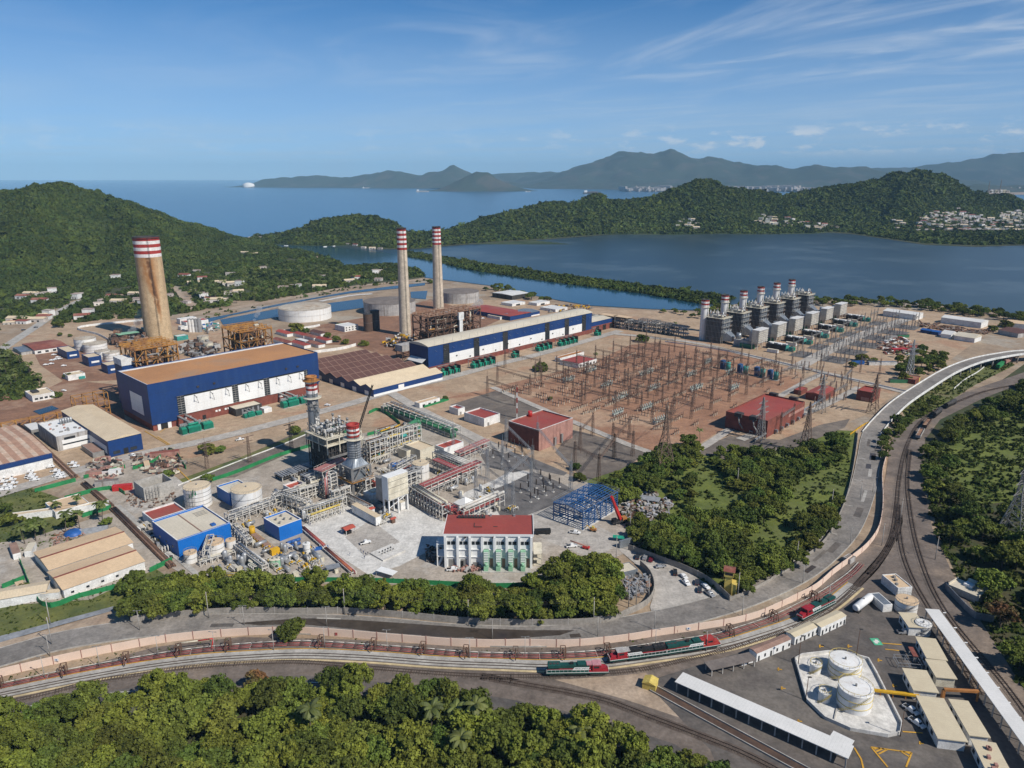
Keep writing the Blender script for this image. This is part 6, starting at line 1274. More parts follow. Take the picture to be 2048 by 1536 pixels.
# scrap and lay down yards: jumbles nobody could count
def jumble(label,poly,n,seed,mats,hmax=1.6,big=1.):
 rg=random.Random(seed);q=PX(*poly);b=MB();c=0
 while c<n:
  x,y=rg.uniform(min(p.x for p in q),max(p.x for p in q)),rg.uniform(min(p.y for p in q),max(p.y for p in q))
  if not inside(x,y,q):continue
  c+=1;a=rg.uniform(0,3.14);l,w2,h=rg.uniform(.5,3.2)*big,rg.uniform(.2,1.2)*big,rg.uniform(.2,hmax);z=rg.uniform(0,hmax*.7);d=Vector((math.cos(a),math.sin(a),rg.uniform(-.25,.25)))
  b.bar(Vector((x,y,z+h/2))-d*l/2,Vector((x,y,z+h/2))+d*l/2,w2,h*.8,rg.randrange(len(mats)))
 return b.build('scrap_heap',mats,label=label,cat='scrap',kind='stuff')
jumble('heap of silvery scrap metal inside the walled corner',[(1225,1165),(1262,1148),(1295,1160),(1300,1185),(1262,1200),(1228,1195)],420,1,['scrap_white','scrap','galvanised'],1.8,.8);jumble('jumble of crates and debris right of the blue skeleton',[(1238,990),(1300,985),(1345,1010),(1330,1040),(1270,1060),(1245,1030)],300,2,['scrap','scrap_white','concrete_plain','rust_steel'],1.8,1.2);jumble('heap of pale broken boards among the trees',[(1160,1162),(1185,1155),(1195,1170),(1178,1180)],70,3,['rack_cream','brick_pale'],1.2,.9);jumble('lay down yard of rusty pipes behind the concrete basin',[(268,915),(345,900),(372,930),(360,950),(300,950),(265,935)],170,4,['scrap','rust_steel','brick_pale','dark_steel','rack_cream'],1.8,1.4);jumble('scattered site rubble around the concrete basin',[(255,985),(275,1000),(350,985),(352,1000),(300,1020),(250,1010)],90,5,['scrap','rust_steel'],1.,.8);jumble('debris left of the white front building',[(855,1090),(880,1100),(886,1128),(850,1125)],90,6,['scrap','black','rust_steel'],1.1,.8);jumble('pipes and frames stored at the foot of the white front building',[(905,1135),(960,1132),(962,1142),(905,1146)],70,7,['brick_pale','dark_steel','tank_grey'],1.2,1.);jumble('rust coloured debris in front of the tents',[(1770,690),(1835,695),(1840,710),(1775,705)],120,8,['rust_steel','scrap','red_roof'],2.,2.2);jumble('stored steel beside the long white warehouses',[(1840,646),(1875,650),(1950,662),(1985,660),(1980,670),(1900,665),(1842,655)],190,9,['rust_steel','scrap','yard_red'],2,2.6);jumble('rubble in front of the sand roofed stores',[(100,1075),(150,1055),(175,1070),(110,1095)],80,10,['yard_red','scrap','brick_pale'],.8,.8);jumble('heap of crates at the yard gate',[(165,930),(215,915),(245,925),(250,950),(200,965)],130,11,['brick_pale','scrap','rack_cream','dark_steel'],1.8,1.5);jumble('rusty stock by the lagoon behind the six boilers',[(1625,628),(1660,622),(1700,632),(1660,640)],140,12,['rust_steel','scrap'],2,2.6)
jumble('rusty ducts and pipework between the ochre boiler and the tan chimney',[(215,690),(235,668),(285,668),(300,684),(262,700)],150,13,['rust_steel','boiler_rust','steel_grey','dark_steel'],5,3.);jumble('dark machinery between the two ochre boiler frames',[(350,706),(380,690),(432,690),(440,706),(400,718)],150,14,['rust_steel','boiler_dark','steel_grey','tank_grey'],5,3.);jumble('small equipment on the yard behind the white silos',[(400,655),(430,645),(440,660),(415,668)],60,15,['teal','white_wall','steel_grey','tarp_blue'],3,2.5);jumble('pipes and machinery under the slender left chimney',[(765,690),(800,672),(830,676),(822,696),(790,704)],110,16,['rust_steel','white_wall','dark_steel','tank_grey','yellow'],3.5,2.4);jumble('rusty stock on the quay behind the long hall',[(1095,612),(1180,612),(1190,622),(1100,626)],90,17,['scrap','yellow','steel_grey','rust_steel'],2.4,2.2);jumble('pallets and pipes in the laydown yard right of the six blocks',[(1750,690),(1800,675),(1850,700),(1835,712),(1770,712)],120,18,['rust_steel','scrap','white_wall','tile_red'],2.2,2.2)
t,L,D=frame_rig('low grey cooler structure with a pale green roof left of the tan chimney',*AB(P(232,684)),30,18,6,'dark_steel',5,3,1,3,'cooler_structure');piece(t,'roof','pale_green',(4,2,6.3,26,12,7))
# containers and huts of the site
for i,(x,y,rz,L,m,rm,lab)in enumerate([(300,918,20,17,'brick_pale','tile_red','long dull red container at the back of the lay down yard'),(288,932,-60,9,'rack_cream','sand_roof','cream container at the left of the lay down yard'),(172,956,15,12,'brick_pale','seam_tan','brown roofed site cabin by the green fence'),(205,953,15,10,'white_clean','white_roof','white site cabin by the green fence'),(225,984,15,10,'red_paint','red_paint','red container by the green hoarding'),(190,975,15,12,'tank_grey','roof_dusty','grey roofed container beside the red one'),(20,1100,-50,13,'white_wall','seam_tan','brown roofed trailer left of the sand roofed stores'),(60,1098,-70,9,'white_wall','pale_roof','whitish trailer beside the brown roofed one'),(75,1188,-50,7,'white_wall','seam_tan','brown roofed hut at the green hoarding corner'),(83,1202,12,7,'white_wall','cream_roof','cream roofed hut at the green hoarding corner'),(32,1178,-50,8,'white_wall','sand_roof','sand roofed hut at the left edge'),(1795,676,8,14,'pipe_green','dark_steel','dark green container in the lay down circle'),(1785,668,-2,0,'tank_grey','tank_grey',''),(1770,678,5,14,'tank_grey','steel_grey','grey container in the lay down circle'),(1705,730,8,12,'tarp_blue','tarp_blue','blue container by the trees at the yard road'),(1738,731,0,26,'white_wall','duct_grey','long grey white trailer by the trees at the yard road'),(1780,766,-5,22,'pipe_green','dark_steel','dark green tanks left of the little gate house'),(1785,704,4,16,'loco_red','red_paint','red truck body in the lay down yard')]):
 if lab:container(lab,(x,y),R(rz),L,4 if L>15 else 3,3.2,m,rm)
shed('store','low cream roofed store behind the palms','store',gframe(4,(90,1005),(160,994),(132,1018),(176,1003)),3.6,'white_wall','sand_roof',par=.3);shed('store','long white walled store at the left behind the palms','store',(P(15,1046),R(21),46,4),3.4,'white_wall','cream_roof',par=.2);shed('store','white long house at the bottom left edge','store',(P(-8,1218),R(22),18,9),4,'white_wall','cream_roof','gable0',rise=1)
t=thing('tarpaulin','bright blue tarpaulin heap near the palms','tarpaulin',P(147,1068),R(20));b=MB();b.lathe(0,0,[(4.4,0),(4.2,1.1),(2.6,2),(.01,2.2)],9);b.build('cover','tarp_blue',t);t=thing('tarpaulin','dull blue tarpaulins behind the sand roofed store','tarpaulin',P(185,1062),R(22));b=MB();b.gable(-7,-2.6,7,2.6,.2,2);b.build('cover','path_blue',t);t=thing('tarpaulin','blue grey tarpaulin roof right of the crates','tarpaulin',P(1297,1003),R(-20));b=MB();b.gable(-6,-3,6,3,2,3.4);b.build('cover','path_blue',t);t=thing('tarpaulin','turquoise tarpaulin at the entrance wall','tarpaulin',P(1238,1082),R(-15));b=MB();b.gable(-3,-1.6,3,1.6,2.2,3);b.build('cover','transformer_green',t)
def fence(name,label,pts,h,m,th=.12,post=None,n=None,z0=0.,cat='fence',pm=None,smooth=True):
 L=smooth_line(PX(*pts),3)if smooth else PX(*pts);o=L[0];t=thing(name,label,cat,o);L=[p-o for p in L]
 b=MB();wall_along(b,L,th,z0,h);b.build('panel',m,t)
 if post:
  nn=normals(L);acc=post
  for i in range(1,len(L)):
   acc+=(L[i]-L[i-1]).length
   if acc>=post:acc=0;d=nn[i];b=MB();b.bar(L[i]+Vector((0,0,0)),L[i]+Vector((0,0,h+.25)),.34,.34);b.build('post',pm or m,t)
 return t
for lab,pts in(('green hoarding below the parked pickups',[(70,985),(152,963)]),('green hoarding at the foot of the site cabins',[(168,958),(250,937)]),('green hoarding around the lay down yard',[(266,940),(300,930),(345,905),(372,938)]),('long green hoarding beside the grey gravel strip',[(422,964),(470,948),(540,920),(562,912),(622,894)]),('green hoarding below the sand roofed stores',[(40,1125),(85,1212),(160,1196),(232,1178)]),('short green hoarding in the grass at left',[(5,1178),(50,1160)]),('green hoarding at the end of the railway cutting',[(300,1145),(345,1123)]),('green hoarding by the leaning palms',[(165,1035),(222,1018)]),('green hoarding beside the little construction road',[(738,828),(760,822),(800,850),(790,858),(735,872)]),('green hoarding along the tree belt',[(460,1166),(560,1164),(760,1166),(1000,1176),(1080,1168)]),('curved green hoarding behind the basin',[(130,1000),(190,984),(230,980),(250,990)]),('bright green hedge in front of the bungalow',[(846,815),(895,800)])):
 fence('hedge' if 'hedge' in lab else 'hoarding',lab,pts,2.4 if 'hedge' not in lab else 1.6,'fence_green',.15 if 'hedge' not in lab else 3,8 if 'hedge' not in lab else None)
# ================================================================== SWITCHYARDS
rg5=random.Random(55)
def share(name,parent,me,m=None):
 o=bpy.data.objects.new(name,me);COL.objects.link(o);o.parent=parent;return o
def col_mesh(h,w0,w1,n,t,m,peak=0):
 b=MB();b.lattice((0,0,0),(0,0,h),w0,w1,n,t)
 if peak:b.bar((0,0,h),(0,0,h+peak),t*1.3)
 o=b.build('column',m);me=o.data;bpy.data.objects.remove(o);return me
def beam_mesh(L,w,n,t,m):
 b=MB();b.lattice((0,0,0),(L,0,0),w,w,n,t);o=b.build('beam',m);me=o.data;bpy.data.objects.remove(o);return me
CR,CG,CN=col_mesh(17,1.9,.8,8,.1,'lattice_rust',4),col_mesh(19,1.6,.9,8,.1,'galvanised',4),col_mesh(16,1.2,.7,7,.09,'lattice_rust',3)
BC={}
def gantry(label,pts,zb,colme,m,group,w=1.1):
 t=thing('gantry',label,'gantry',pts[0],0,group)
 for p in pts:o=share('column',t,colme);o.location=p-pts[0];o.rotation_euler=(0,0,ROT)
 for p,q in zip(pts[:-1],pts[1:]):
  d=q-p;k=(round(d.length,0),w,m)
  if k not in BC:BC[k]=beam_mesh(k[0],w,max(5,int(k[0]/2.6)),.055 if m=='galvanised' else .075,m)
  o=share('beam',t,BC[k]);o.location=p-pts[0]+Vector((0,0,zb));o.rotation_euler=(0,0,math.atan2(d.y,d.x))
  for f in(.25,.5,.75):
   if 'ins' not in BC:b_=MB();b_.cyl((0,0,-2.4),(0,0,-.2),.14,5);o2=b_.build('insulator_string','porcelain');BC['ins']=o2.data;bpy.data.objects.remove(o2)
   s=share('insulator_string',t,BC['ins']);s.location=p-pts[0]+d*f+Vector((0,0,zb-.3))
 return t
AS=[435+28.7*i for i in range(8)];rows=('nearest the brick building','second row','third row','fourth row','fifth row','sixth row','seventh row','farthest row by the grey boilers')
for i,a in enumerate(AS):
 gantry('rusty gantry in the middle of the red yard, '+rows[i],[W(a,338),W(a,306)],12,CR,'lattice_rust','rusty gantries of the red yard')
 gantry('rusty gantry at the near edge of the red yard, '+rows[i],[W(a-2,272),W(a-4,256)],12,CR,'lattice_rust','rusty gantries of the red yard')
 if i>0:gantry('rusty gantry on the hall side of the red yard, '+rows[i],[W(a,412),W(a,378)],12,CN,'lattice_rust','rusty gantries of the red yard')
nth=('first','second','third','fourth','fifth','sixth','seventh','eighth')
for i,a in enumerate(AS[:7]):
 gantry('slender rusty gantry between the middle rows, '+nth[i]+' from the brick building',[W(a+14,322),W(a+14,292)],10,CN,'lattice_rust','slender rusty gantries of the red yard',.8)
 gantry('slender rusty gantry on the hall side between rows, '+nth[i]+' from the brick building',[W(a+14,392),W(a+14,358)],10,CN,'lattice_rust','slender rusty gantries of the red yard',.8)
for i,b0 in enumerate((262,285,300,314,330,346,364,384)):
 t=thing('power_line','long thin overhead conductors across the red yard, '+nth[i]+' line from the near edge','power line',W(430,b0),ROT)
 for y in(-1.5,1.5):
  b=MB();b.pipe([(k*25,y,12.5 if k%2==0 else 11.7)for k in range(8)],.05,4);b.build('conductor','dark_steel',t)
for i in range(5):
 p,q=P(1343-i*3,905),P((1390,1450,1540,1600,1700)[i],(760,720,700,690,640)[i]);t=thing('power_line','long sagging wire from the woodland pylon over the yard, '+nth[i]+' from left','power line',p);d=q-p;b=MB();b.pipe([d*(k/10)+Vector((0,0,26+(17-26)*k/10-4*4*(k/10)*(1-k/10)))for k in range(11)],.05,4);b.build('wire','dark_steel',t)
for i,(a,b0)in enumerate([(442,338),(500,338),(557,338),(470,378),(528,378),(585,378),(455,306),(512,306),(570,306)]):
 gantry('rusty crossbeam portal between gantry rows, '+('near left','near middle','near right','rear left','rear middle','rear right','front left','front middle','front right')[i],[W(a,b0+2),W(a+27,b0+2)],11,CN,'lattice_rust','crossbeam portals of the red yard')
for i,(pts,lab)in enumerate([([(1149,935),(1197,962)],'rusty gantry at the lower corner of the brown gravel'),([(1197,962),(1228,918)],'rusty gantry along the tree edge of the brown gravel'),([(1228,918),(1258,880)],'rusty gantry deeper in the brown gravel by the tree edge'),([(1160,900),(1185,872)],'rusty gantry on the brown gravel beside the pink brick wall'),([(1225,895),(1265,912)],'rusty gantry in the middle of the brown gravel'),([(975,792),(1032,812)],'thin rusty gantry on dark gravel behind the small white houses'),([(995,770),(1060,790)],'thin rusty gantry at the left corner of the red yard'),([(1010,735),(1080,752)],'thin rusty gantry by the round tree at the hall road')]):
 gantry(lab,[P(*p)for p in pts],14,CR,'lattice_rust','rusty gantries outside the red yard')
for i,(pts,lab)in enumerate([([(907,905),(975,957)],'grey gantry from the white cabin with long red roof'),([(1012,893),(1065,950)],'grey gantry across the upper grey gravel bed'),([(1075,900),(1141,984)],'grey gantry from the brick building to the far corner'),([(952,1004),(1026,1028)],'grey gantry nearest the white building'),([(1005,940),(1062,985)],'grey gantry in the middle between both gravel beds'),([(1012,1000),(1065,950)],'grey gantry crossing over the little red roofed kiosk')]):
 gantry(lab,[P(*p)for p in pts],15,CG,'galvanised','grey gantries of the new switchyard')
for x,y,lab in((415,1000-62,'rusty lattice mast beside the two bushes of the plant road'),(500,925,'reddish lattice mast on the grey gravel strip'),(583,898,'dark lattice mast beside the new boiler stack')):
 t=thing('lattice_mast',lab,'mast',P(x,y),ROT);o=share('column',t,CR);b=MB();b.bar((-4,0,17),(4,0,17),.4);b.bar((-3,0,14),(3,0,14),.4);b.build('cross_arm','lattice_rust',t)
t=thing('radio_mast','thin red and white banded mast beside the brick building','mast',P(1034,837),0)
for k in range(6):b=MB();b.lattice((0,0,k*4),(0,0,k*4+4),.8,.8,3,.14);b.build('section','band_red' if k%2 else 'band_white',t)
# apparatus: one of each kind in full, then copies
def disconnector():
 t=thing('disconnector','three pole disconnector on cream concrete legs in the red switchyard','disconnector',group='disconnectors of the red switchyard')
 for x in(-2.6,0,2.6):piece(t,'leg','rack_cream',(x-.22,-.22,0,x+.22,.22,2.5))
 piece(t,'frame','rust_steel',(-3,-.4,2.5,3,.4,2.75))
 for x in(-2.6,0,2.6):b=MB();b.cyl((x,0,2.75),(x,0,4.3),.2,6);b.cyl((x,.0,4.3),(x+.9,0,4.9),.1,5);b.build('insulator','porcelain',t)
 return t
def breaker():
 t=thing('circuit_breaker','pale green circuit breaker on a steel frame in the red switchyard','circuit breaker',group='pale circuit breakers of the red switchyard')
 piece(t,'frame','steel_grey',(-.7,-.7,0,.7,.7,1.6));piece(t,'cabinet','breaker_pale',(-.9,-1,1.62,.9,1,2.6))
 for x in(-.6,.6):b=MB();b.cyl((x,0,2.6),(x*2.3,0,4.6),.34,7);b.build('pole','breaker_pale',t)
 return t
def bpost():
 t=thing('surge_arrester','slim black insulator post on a white foot in the new switchyard','insulator',group='black insulator posts of the new switchyard');piece(t,'foot','rack_white',(-.7,-.7,0,.7,.7,.5));b=MB();b.bar((0,0,.5),(0,0,2.4),.35);b.build('support','galvanised',t);b=MB();b.lathe(0,0,[(.36,2.4),(.36,5.6),(.2,6),(.01,6)],8);b.build('insulator','insulator_dark',t);return t
def gpost():
 t=thing('instrument_transformer','pale post insulator on a steel stand on grey gravel','insulator',group='post insulators of the six gravel beds');piece(t,'stand','steel_grey',(-.3,-.3,0,.3,.3,2.6));b=MB();b.lathe(0,0,[(.32,2.6),(.32,5.2),(.01,5.3)],7);b.build('insulator','porcelain',t);return t
def spread(mk,places):
 o=mk()
 for i,(x,y,rz,s)in enumerate(places):
  if i==0:o.location=(x,y,0);o.rotation_euler=(0,0,rz)
  else:dup(o,(x,y,0),rz,scale=s)
pl=[]
for i,a in enumerate([408,*AS]):
 for da in(7,14,21):
  for b0 in(246,262,284,294,318,330,348,360,372,392,402):
   if b0<260 and da!=14:continue
   if b0>370 and a>580:continue
   if rg5.random()<.12 or len(pl)>=230:continue
   p=W(a+da+rg5.uniform(-.8,.8),b0+rg5.uniform(-.8,.8));pl.append((p.x,p.y,ROT if b0%4 else ROT+math.pi/2,1.))
spread(disconnector,pl);pl=[]
for a,b0,n in((430,268,6),(450,292,6),(455,322,8),(480,352,6),(500,318,6),(522,292,7),(534,350,8),(560,318,6),(590,296,6),(470,385,6),(510,392,6),(612,330,5),(425,300,5),(545,270,6)):
 for k in range(n):p=W(a+k*2.6,b0+rg5.uniform(-.3,.3));pl.append((p.x,p.y,ROT+math.pi/2,1.))
spread(breaker,pl)
Z5=[(895,650),(985,735),(1050,705),(1120,675),(1185,645),(965,630),(1035,610),(1095,590),(1160,575),(1020,690),(650,335),(725,395),(790,370),(845,330),(910,320),(700,270),(770,290),(840,250),(905,290),(735,330),(810,240),(885,230),(965,260),(1075,520),(1150,560),(1240,600),(960,560),(1100,640),(560,300),(620,270)]
spread(bpost,[(*P(840+x*.2246,840+y*.2246).xy,ROT,1.)for x,y in Z5]);pl=[]
for i in range(6):
 for k in range(3):
  for j in range(6):p=W(UA[i]+3+k*9+rg5.uniform(-.5,.5),283-j*8+rg5.uniform(-.5,.5));pl.append((p.x,p.y,ROT,1.))
for x0,y0,n in((1590,735,12),(1640,755,10),(1660,775,10),(1630,800,8)):
 for k in range(n):p=P(x0+(k%5)*14+rg5.uniform(-2,2),y0+(k//5)*7+rg5.uniform(-2,2));pl.append((p.x,p.y,ROT,1.1))
spread(gpost,pl)
CS=col_mesh(17,1.1,.6,7,.085,'steel_grey',5)
for i in range(6):
 for k,b0 in enumerate((286,262,240)):
  gantry('slim grey gantry on gravel, '+('nearest the turbines, ','middle of the bed, ','outer end by the road, ')[k]+orders[i],[W(UA[i]+1,b0),W(UA[i]+13,b0),W(UA[i]+25,b0)],13,CS,'steel_grey','slim grey gantries of the six gravel beds',.8)
for i,(pts,lab)in enumerate([([(1560,770),(1606,757)],'thin gantry left of the open red shed'),([(1598,793),(1640,775)],'thin gantry over the tiny brick hut'),([(1680,790),(1700,768)],'thin gantry between the open red shed and the small brick house'),([(1665,815),(1690,800)],'thin gantry in front of the small brick house'),([(1585,850),(1560,868)],'thin gantry beside the brick red building end wall'),([(1640,740),(1690,750)],'thin gantry at the crossing of the yard roads'),([(1720,745),(1758,752)],'thin gantry in front of the grey white trailer')]):gantry(lab,[P(*p)for p in pts],13,CN,'steel_grey','thin gantries around the small brick houses')
t=thing('pipe_bridge','silver pipe duct on posts running past the large brick red building','pipe',P(1510,888));v_=P(1648,803)-P(1510,888);b=MB();b.bar((0,0,3.2),v_+Vector((0,0,3.2)),1.2,.9);b.build('duct','galvanised',t)
for k in range(12):q=v_*(k/11);b=MB();b.bar(q,q+Vector((0,0,2.7)),.4);b.build('post','steel_grey',t)
for k in range(7):q=P(1552+k*11,868-k*6.4);t=thing('pump_unit','grey outdoor pump unit at the brick wall along the silver duct','pump',q,ROT,'pump units at the brick wall');piece(t,'cabinet','duct_grey',(-1,-1,1.4,1,1,3.2));[piece(t,'leg','steel_grey',(x-.1,y-.1,0,x+.1,y+.1,1.4))for x in(-.8,.8)for y in(-.8,.8)]
for k,(x,y)in enumerate(((1475,860),(1503,868))):t=thing('pump_unit','grey table like unit in the shade of the brick red building, '+('left one','right one')[k],'pump',P(x,y),ROT);piece(t,'cabinet','duct_grey',(-1.6,-1.2,2,1.6,1.2,2.6));[piece(t,'leg','steel_grey',(x2-.12,y2-.12,0,x2+.12,y2+.12,2))for x2 in(-1.4,1.4)for y2 in(-1,1)]
# power transformers ------------------------------------------------
def transformer(label,p,n,sc=1.,m='transformer_green',wall='dark_steel',rz=ROT,group=None):
 t=thing('transformer',label,'transformer',p,rz,group)
 for k in range(n):
  x=k*7.2;b=MB();b.cyl((x,-1,2.8),(x,4,2.8),2.0*sc,12);b.build('tank',m,t)
  for j in range(4):piece(t,'radiator',m,(x-2.2,-2.6+j*1.3,.8,x-1.6,-1.9+j*1.3,4.4),(x+1.6,-2.6+j*1.3,.8,x+2.2,-1.9+j*1.3,4.4))
  b=MB();b.cyl((x,.2,5.9),(x,3.4,5.9),.7,8);b.build('conservator',m,t)
  for j in(0,1.6,3.2):b=MB();b.cyl((x+.6,j,4.4),(x+.9,j,6.8),.2,6);b.build('bushing','porcelain',t)
  piece(t,'base','concrete_plain',(x-2.6,-2.8,0,x+2.6,5,.4))
  if wall and k<n:piece(t,'fire_wall',wall,(x+3.2,-2.5,0,x+3.7,5.5,7.2))
 b=MB();b.bar((-2.5,5.6,8),(n*7.2-3,5.6,8),.5)
 for k in range(n+1):b.bar((-2.5+k*(n*7.2-.5)/n,5.6,0),(-2.5+k*(n*7.2-.5)/n,5.6,8),.4);b.bar((-2.5+k*(n*7.2-.5)/n,5.6,8),(-2.5+k*(n*7.2-.5)/n,-1,8),.3)
 b.build('busbar_frame','steel_grey',t);return t
for x,y,n,lab in((888,752,3,'bank of three green transformers at the near end of the long hall'),(949,737,4,'bank of four green transformers, second along the long hall'),(1030,716,1,'single green transformer in the middle of the long hall front'),(1078,703,3,'bank of three green transformers, third along the long hall'),(1122,693,4,'bank of four green transformers near the far end of the long hall'),(1195,672,1,'single green transformer in front of the annex')):transformer(lab,P(x,y),n,group='green transformer banks along the long hall')
def hall_tr(label,p,rz=ROT):
 t=thing('transformer',label,'transformer',p,rz)
 for x,l in((0,9),(10.5,7),(-4.5,3.6)):
  piece(t,'tank','transformer_green',(x,0,.4,x+l,5,4.4));b=MB()
  for k in range(int(l/.7)):b.box(x+.1+k*.7,-.9,.7,x+.5+k*.7,-.02,4.1)
  b.build('radiator','transformer_green',t);piece(t,'cover','transformer_green',(x+.3,.4,4.42,x+l-.3,4.6,5))
  for k in range(3):b=MB();b.cyl((x+l*(k+.5)/3,2.5,5),(x+l*(k+.5)/3,3.2,7),.25,6);b.build('bushing','steel_grey',t)
 b=MB();b.cyl((1,2,6),(8,2,6),.8,10);b.build('conservator','transformer_green',t);piece(t,'bus_duct','steel_grey',(2,5,6.4,3.6,22,7.4),(7,5,6.4,8.6,22,7.4));piece(t,'base','concrete_plain',(-5,-1.4,0,18,6,.38));piece(t,'coil_rack','galvanised',(-3,6.2,3,12,7,6.2));return t
hall_tr('large green transformer group at the left end of the rust roofed hall',P(378,868));hall_tr('large green transformer group at the right end of the rust roofed hall',P(578,815))
t=hall_tr('green transformer under the pale roofed shelter of the rust roofed hall',P(497,836));t.scale=(.62,)*3
for k,(x,y)in enumerate(((1444,738),(1478,746),(1512,752),(1538,758))):
 t=thing('shunt_reactor','teal reactor with tall blue radiators behind the red yard, '+('leftmost','second from left','third from left','rightmost')[k],'reactor',P(x,y),ROT-math.pi/2);b=MB();b.cyl((6,0,1),(6,0,7.5),2.1,12);b.build('tank','teal',t);b=MB();b.cyl((6,0,7.5),(6,0,10),.5,8);b.build('bushing','porcelain',t)
 for j in range(4):piece(t,'radiator','blue_steel',(-1+j*.9,-2.5,.6,-.5+j*.9,2.5,8.5))
 piece(t,'base','concrete_plain',(-1.5,-3,0,8.5,3,.5))
# transmission towers --------------------------------------------
def pylon(label,p,h,base,m,rz,arms=((.62,8),(.75,7),(.88,5.5))):
 t=thing('transmission_tower',label,'pylon',p,rz);b=MB()
 def c(z,i):f=z/h;w=(base/2)*(1-f/.6)+1.1*(f/.6)if f<.6 else 1.1*(1-(f-.6)/.4)+.15;s=((-1,-1),(1,-1),(1,1),(-1,1))[i];return Vector((s[0]*w,s[1]*w,z))
 zs=[h*k for k in(0,.17,.31,.43,.53,.6,.67,.75,.82,.9,1.)]
 for z0,z1 in zip(zs[:-1],zs[1:]):
  for i in range(4):
   j=(i+1)%4;b.bar(c(z0,i),c(z1,i),.32);b.bar(c(z0,i),c(z1,j),.18);b.bar(c(z0,j),c(z1,i),.18);b.bar(c(z1,i),c(z1,j),.16)
 b.build('lattice_body',m,t)
 for f,w in arms:
  b=MB();z=h*f
  for s in(-1,1):b.bar((0,-.8,z),(s*w,0,z),.2);b.bar((0,.8,z),(s*w,0,z),.2);b.bar((0,0,z+1.6),(s*w,0,z),.18)
  b.build('cross_arm',m,t)
 return t
pylon('weathered lattice pylon standing at the edge of the green woodland',P(1327,942),43,11,'lattice_rust',R(10));pylon('tall grey lattice pylon in the trees at the right edge',P(2022,1078),40,12,'steel_grey',R(35));pylon('slim lattice pylon right of the large brick red building',P(1610,905),34,7,'lattice_rust',R(40));pylon('lattice pylon in front of the small brick red house',P(1745,826),30,7,'lattice_rust',R(40));pylon('lattice pylon in front of the open red shed',P(1640,825),30,6,'steel_grey',R(40));pylon('slim lattice pylon at the corner of the large brick red building',P(1520,880),30,5,'steel_grey',R(40));pylon('grey angle pylon among the dark trees by the overpass',P(1818,755),34,5,'galvanised',R(20))
# ================================================================== RAILWAY, WALLS, FUEL DEPOT
rg6=random.Random(66)
T1=[(-60,1404),(0,1391),(141,1362),(281,1337),(398,1322),(480,1316),(600,1311),(737,1316),(873,1326),(1000,1331),(1096,1334),(1200,1329),(1300,1316),(1430,1297),(1510,1276),(1600,1245),(1660,1214),(1712,1172),(1752,1130),(1781,1080),(1792,1020),(1798,960),(1811,900),(1836,850),(1875,820),(1925,800),(1975,782),(2060,765)]
T2=[(-60,1424),(35,1402),(112,1384),(199,1362),(270,1353),(351,1340),(469,1330),(600,1326),(737,1337),(856,1347),(962,1353),(1079,1354),(1160,1351),(1280,1341),(1350,1326),(1420,1309),(1500,1286),(1580,1259),(1640,1233),(1690,1197),(1735,1150),(1770,1108),(1790,1070),(1800,1030)]
T3=[(962,1354),(1060,1372),(1150,1388),(1220,1405),(1300,1435),(1400,1473),(1480,1505),(1560,1545),(1640,1590)]
T4=[(2060,1440),(2010,1372),(1960,1312),(1905,1245),(1870,1190),(1845,1130),(1828,1070),(1818,1010),(1814,960),(1820,900)]
T5=[(1960,1390),(1900,1290),(1856,1215),(1825,1160),(1806,1110),(1798,1060),(1796,1010)]
def track(label_m,pts,ties=True,base='ballast',zb=.33):
 L=smooth_line(PX(*pts),3);b=MB();ribbon(b,L,-1.9,1.9,zb);b.build('track_bed',base,kind='structure');nn=normals(L)
 b=MB()
 for s in(-.72,.72):wall_along(b,[p+n*s for p,n in zip(L,nn)],.13,zb+.1,zb+.34)
 b.build('rails','rail_steel',kind='structure')
 if ties:
  b=MB();acc=0;prev=L[0]
  for p,n in zip(L[1:],nn[1:]):
   d=(p-prev).length;u_=(p-prev)/max(d,1e-6);k=0
   while k<d:
    if rg6.random()<.93:q=prev+u_*k+Vector((0,0,zb+.06));b.bar(q-n*1.3,q+n*1.3,.28,.16)
    k+=.9
   prev=p
  b.build('sleepers','sleeper',kind='structure')
 return L
L1=track('',T1[:18],False,'concrete_plain',.34);track('',T1[17:],True);L2_=track('',T2);L3=track('',T3,base='sleeper');L4=track('',T4);track('',T5)
n1=normals(L1);b=MB();ribbon(b,L1,1.91,3.4,.345);b.build('track_apron','concrete_plain',kind='structure');b=MB();wall_along(b,[p-n*3.0 for p,n in zip(L1,n1)],.9,0,.42);b.build('edge_strip','kerb_yellow',kind='structure');b=MB();wall_along(b,[p+n*3.6 for p,n in zip(L1,n1)],.18,.3,.5);b.build('edge_strip','mark_yellow',kind='structure')
# peach panel wall
PW=[(-60,1372),(0,1354),(88,1333),(164,1316),(244,1300),(315,1287),(387,1278),(480,1271),(560,1268),(600,1268),(692,1274),(805,1284),(935,1293),(1060,1293),(1128,1294),(1191,1290),(1257,1282),(1318,1272),(1381,1263),(1461,1250),(1515,1236),(1552,1220),(1585,1204),(1631,1180),(1668,1148),(1703,1122),(1734,1096),(1755,1066),(1763,1034),(1765,1000),(1764,950),(1776,904)]
def panel_wall(name,label,pts,h,m,post,pm,z_extra=.3):
 t=fence(name,label,pts,h,m,.22,post,cat='wall',pm=pm);t['category']='wall';return t
panel_wall('boundary_wall','long curved peach coloured panel wall between road and railway',PW,3.2,'peach_wall',8.5,'brick_pale')
panel_wall('boundary_wall','grey block wall between the tree belt and the road',[(262,1246),(330,1237),(410,1231),(500,1227),(600,1229),(692,1228),(805,1236),(935,1248),(1079,1252),(1181,1249),(1226,1242),(1257,1229),(1294,1210),(1308,1183),(1300,1153),(1280,1132)],3.0,'block_wall',11,'concrete_plain')
